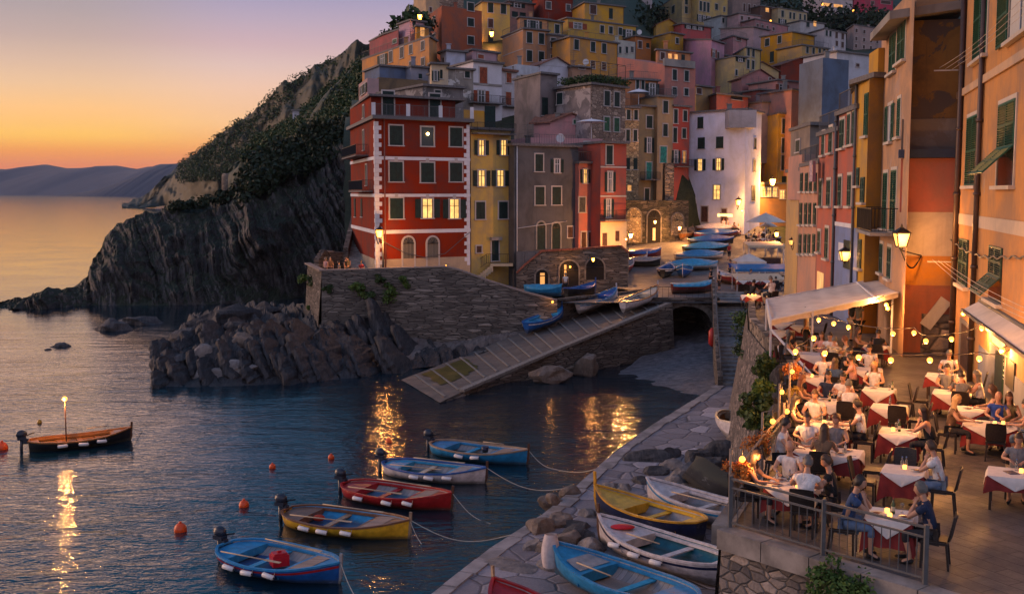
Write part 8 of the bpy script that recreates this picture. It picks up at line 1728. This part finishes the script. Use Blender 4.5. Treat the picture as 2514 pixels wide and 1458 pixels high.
for h, l, k in (((2320, 925), 'person in a grey blue T-shirt at the wall side table of four', dict(shirt='grey', side='y+')), ((2356, 945), 'person in a checked shirt seen from behind at the wall side table of four', dict(shirt='check', side='y-')), ((2398, 935), 'person with long grey hair in a white blouse at the wall side table of four', dict(hair=('grey', 'long'), fem=True, side='x+'))): seat(R2, h, l, **k)
seat(R2, (2300, 960), None, side='x'); setting(R2, [('p', 0, .1), ('g', .2, .1), ('p', .2, -.2)])
R3 = table('green edged table beside the curly haired diner', (2375, 1002), .85, .8, RZ, .4); seat(R3, (2400, 985), 'person with curly brown hair in a brown top at the green edged table', shirt='olive', hair=('brown', 'long'), fem=True, side='x'); setting(R3, [('p', 0, 0)])
R4 = table('busy table near the menu board', (2432, 1040), 1.25, .9, RZ, .45)
for h, l, k in (((2415, 1018), 'person with long wavy blonde hair seen from behind at the busy table', dict(shirt='brown', hair=('blonde', 'long'), fem=True, side='x-')), ((2452, 978), 'bald person in a royal blue shirt at the busy table', dict(shirt='royal', hair=('brown', 'bald'), side='y+')), ((2476, 998), 'person with brown hair and a patterned dress at the busy table', dict(shirt='olive', hair=('brown', 'long'), fem=True, side='y+')), ((2500, 1018), 'person with short hair in a light blue shirt at the busy table', dict(shirt='lblue', side='x+', tr='jeans'))): seat(R4, h, l, **k)
seat(R4, (2435, 1100), None, ', near side facing away', side='y-'); setting(R4, [('p', -.3, .1), ('g', .0, .1), ('c', .3, .1), ('p', .2, -.15), ('c', .1, 0), ('p', .4, -.1)])
R5 = table('bare edged table at the border of the picture', (2495, 1160), 1.1, .9, RZ, .3); seat(R5, (2500, 1098), 'person in a grey T-shirt looking down at the picture border table', shirt='grey', hair=('brown', 'short'), pose='cut', tr='beige', side='y+'); setting(R5, [('c', .1, .1), ('m', -.1, 0), ('w', 0, .25)])
# covered tables
A1 = table('small table by the parapet under the awning', (1932, 852), .8, .8, RZ, .5); seat(A1, (1928, 830), 'person in a black jacket facing the camera under the awning', shirt=bl, hair=('grey', 'short'), side='y'); seat(A1, (1945, 880), None, side='y')
A2 = table('long white table at the awning mouth', (2008, 868), 1.6, .8, RZ, .5)
for h, l, k in (((2028, 840), 'person in a white shirt leaning over the long white table', dict(pose='cut', side='y+')), ((1990, 850), 'person in a pink blouse at the long white table', dict(shirt='pink', fem=True, hair=('brown', 'long'), side='y+')), ((2060, 870), 'person with auburn hair at the end of the long white table', dict(shirt='cream', hair=('auburn', 'short'), side='x+')), ((2040, 900), 'person with white hair and a cream jacket at the long white table', dict(shirt='cream', hair=('grey', 'short'), side='y-'))): seat(A2, h, l, **k)
A3 = table('table by the lit shop door', (2150, 850), .9, .8, RZ, .4); seat(A3, (2137, 842), 'person with a dark cap at the table by the lit shop door', shirt=bl, side='y'); seat(A3, (2117, 845), 'person with long hair seen from behind by the lit shop door', shirt='brown', hair=('brown', 'long'), fem=True, side='x')
for i, (u, v) in enumerate(((1922, 792), (1968, 800), (1920, 812))):
    t = table(('rear', 'second', 'third')[i] + ' empty table set deep under the awning', (u, v), .9, .8, RZ, .4); seat(t, (u - 20, v), None, side='x'); seat(t, (u + 30, v), None, ', street side', side='x'); setting(t, [('n', .2, 0), ('n', -.2, 0)])
seat(A2, (1952, 850), 'person in patterned clothes at the seaward end of the long white table', shirt='check', hair=('dark', 'long'), fem=True, side='x')
def standp(u, v, label, Y=None, z=None, face=0.0, **k):
    """v = photo row of the feet"""
    p = PZ(u, v, z) if z is not None else PP(u, v); person(p, face, label, stand=True, **k)
standp(1978, 868, 'standing waiter in a white shirt under the awning', z=TZ, face=1.2); standp(2108, 842, 'standing person in a patterned dress near the lit shop door', z=TZ, shirt='check', fem=True, hair=('dark', 'long'), face=2.0); standp(2093, 838, 'standing person in white trousers near the lit shop door', z=TZ, shirt=bl, tr='beige', face=-1)
standp(1793, 684, 'standing person in a bright blue shirt on the square', shirt='royal', face=2.6); standp(1745, 706, 'person in dark clothes standing above the tunnel arch', shirt=bl, face=1); standp(1766, 712, 'shorter person in black beside the covered boat', shirt=bl, face=2, scale=.9); standp(1388, 722, 'person in white standing by the cellar arches', face=0, hair=('grey', 'short'))
standp(1790, 638, 'person in red walking down from the covered boats', shirt='red', face=2.5); standp(1776, 572, 'person in white standing before the big white house', face=3); standp(1786, 572, 'second person in white before the big white house', face=2, tr='beige')
for i, (u, Y, s, h, l) in enumerate(((797, 97.6, 'pink', 'grey', 'person in pink at the corner of the lookout'), (808, 98.2, 'brown', 'grey', 'person in a brown coat at the lookout'), (830, 97.8, 'check', 'dark', 'crouched looking person in a checked coat at the lookout'), (846, 98.2, 'black', 'brown', 'person in black drinking at the lookout'), (852, 99, 'olive', 'dark', 'person in an olive coat at the lookout'), (885, 97.8, 'red', 'brown', 'person in red alone at the lookout'))):
    p = PY(u, HOR, Y); person((p.x, p.y, 6.35 - (.3 if i in (2, 5) else 0)), (2.5, 3.4, 1.5, -2, 1, 3)[i], l, shirt=s, hair=(h, 'short'), stand=True)
# big backed diner and candle table at the head of the steps
t = table('candle lit table at the head of the steps', None, 1.0, .9, R(10), .3, z=6.9, loc=(14.9, 68.2, 6.9)); setting(t, [('c', -.2, 0), ('c', .1, .1), ('c', .2, -.2), ('c', 0, -.2)]); plight('candle_light', (14.7, 67.2, 8.5), 50)
person((16.6, 70.0, 6.8), R(20), 'broad person in a white shirt with their back turned at the head of the steps', scale=1.25, hair=('grey', 'short')); chair((16.6, 69.8, 6.8), R(20), 'dark chair under the broad person in white'); person((15.6, 71.2, 6.7), R(-60), 'person in dark clothes beside the broad diner in white', shirt=bl, scale=1.1); chair((15.5, 71.2, 6.7), R(-60), 'dark chair beside the broad diner in white')
# cafe crowd under the parasol
rnd = random.Random(5); k = 0
for u, v in ((1836, 588), (1850, 584), (1862, 590), (1874, 584), (1888, 590), (1902, 586), (1846, 600), (1895, 600), (1912, 596), (1800, 566), (1812, 570), (1880, 574)):
    p = PP(u, v + 8); c_ = ('white', 'cream', 'pink', 'lblue', 'grey')[k % 5]; a = rnd.uniform(0, 6.28)
    person(p, a, 'person in %s sitting among the tables around the large parasol' % dict(lblue='pale blue').get(c_, c_), shirt=c_, hair=(('dark', 'brown', 'blonde', 'grey')[k % 4], ('short', 'long')[k % 2]), group='diners in %s around the large parasol' % c_); chair(p, a, 'dark chair among the cafe tables around the large parasol', 'cafe chairs around the large parasol'); k += 1
for k, (u, v) in enumerate(((1843, 597), (1868, 594), (1893, 596), (1806, 574))): p = PP(u, v + 6); table('small cafe table %s' % ('left of the parasol pole', 'by the parasol pole', 'beyond the parasol pole', 'near the white house door')[k], None, .8, .8, .3 * k, .3, loc=tuple(p), z=p.z)
for k, (u, v) in enumerate(((1822, 706), (1850, 706), (1880, 706))): p = PZ(u, v, 5.2); t = table('wooden table %s under the cream awning stall' % ('on the seaward side', 'in the middle', 'on the street side')[k], None, .9, .8, 0, .3, loc=tuple(p), z=5.1)
for k, (u, v, s) in enumerate(((1905, 722, 'black'), (1932, 716, 'black'), (1840, 700, 'grey'))): p = PZ(u, v, 5.2); person(p, k * 2., 'seated person in %s near the cream awning stall' % ('black, first of two', 'black by the cream house', 'grey')[k], shirt=s); chair(p, k * 2., 'dark chair under the person in %s near the stall' % ('black, first of two', 'black by the cream house', 'grey')[k])
for o in (CH, PLATE, GLS, BOT, CND, NAP, JUG, MEN):
    if o.name not in USED: bpy.data.objects.remove(o)
# ---- haze over the bay ----
m = bpy.data.materials.new('haze'); m.use_nodes = True; t = m.node_tree; t.nodes.clear(); ou = N(t, 'ShaderNodeOutputMaterial'); pv = N(t, 'ShaderNodeVolumePrincipled')
pv.inputs['Color'].default_value = (.80, .82, .98, 1); pv.inputs['Density'].default_value = 2.6e-5; pv.inputs['Anisotropy'].default_value = 0.0; t.links.new(pv.outputs[0], ou.inputs['Volume'])
g = MB(); g.box((0, 5640, 64), (14900, 11480, 320)); 
hz = g.build('haze', m, origin=(0, 0, 0)); hz.location = (0, 0, 92.5); tag(hz, 'thin evening haze over the bay', None, kind='stuff')
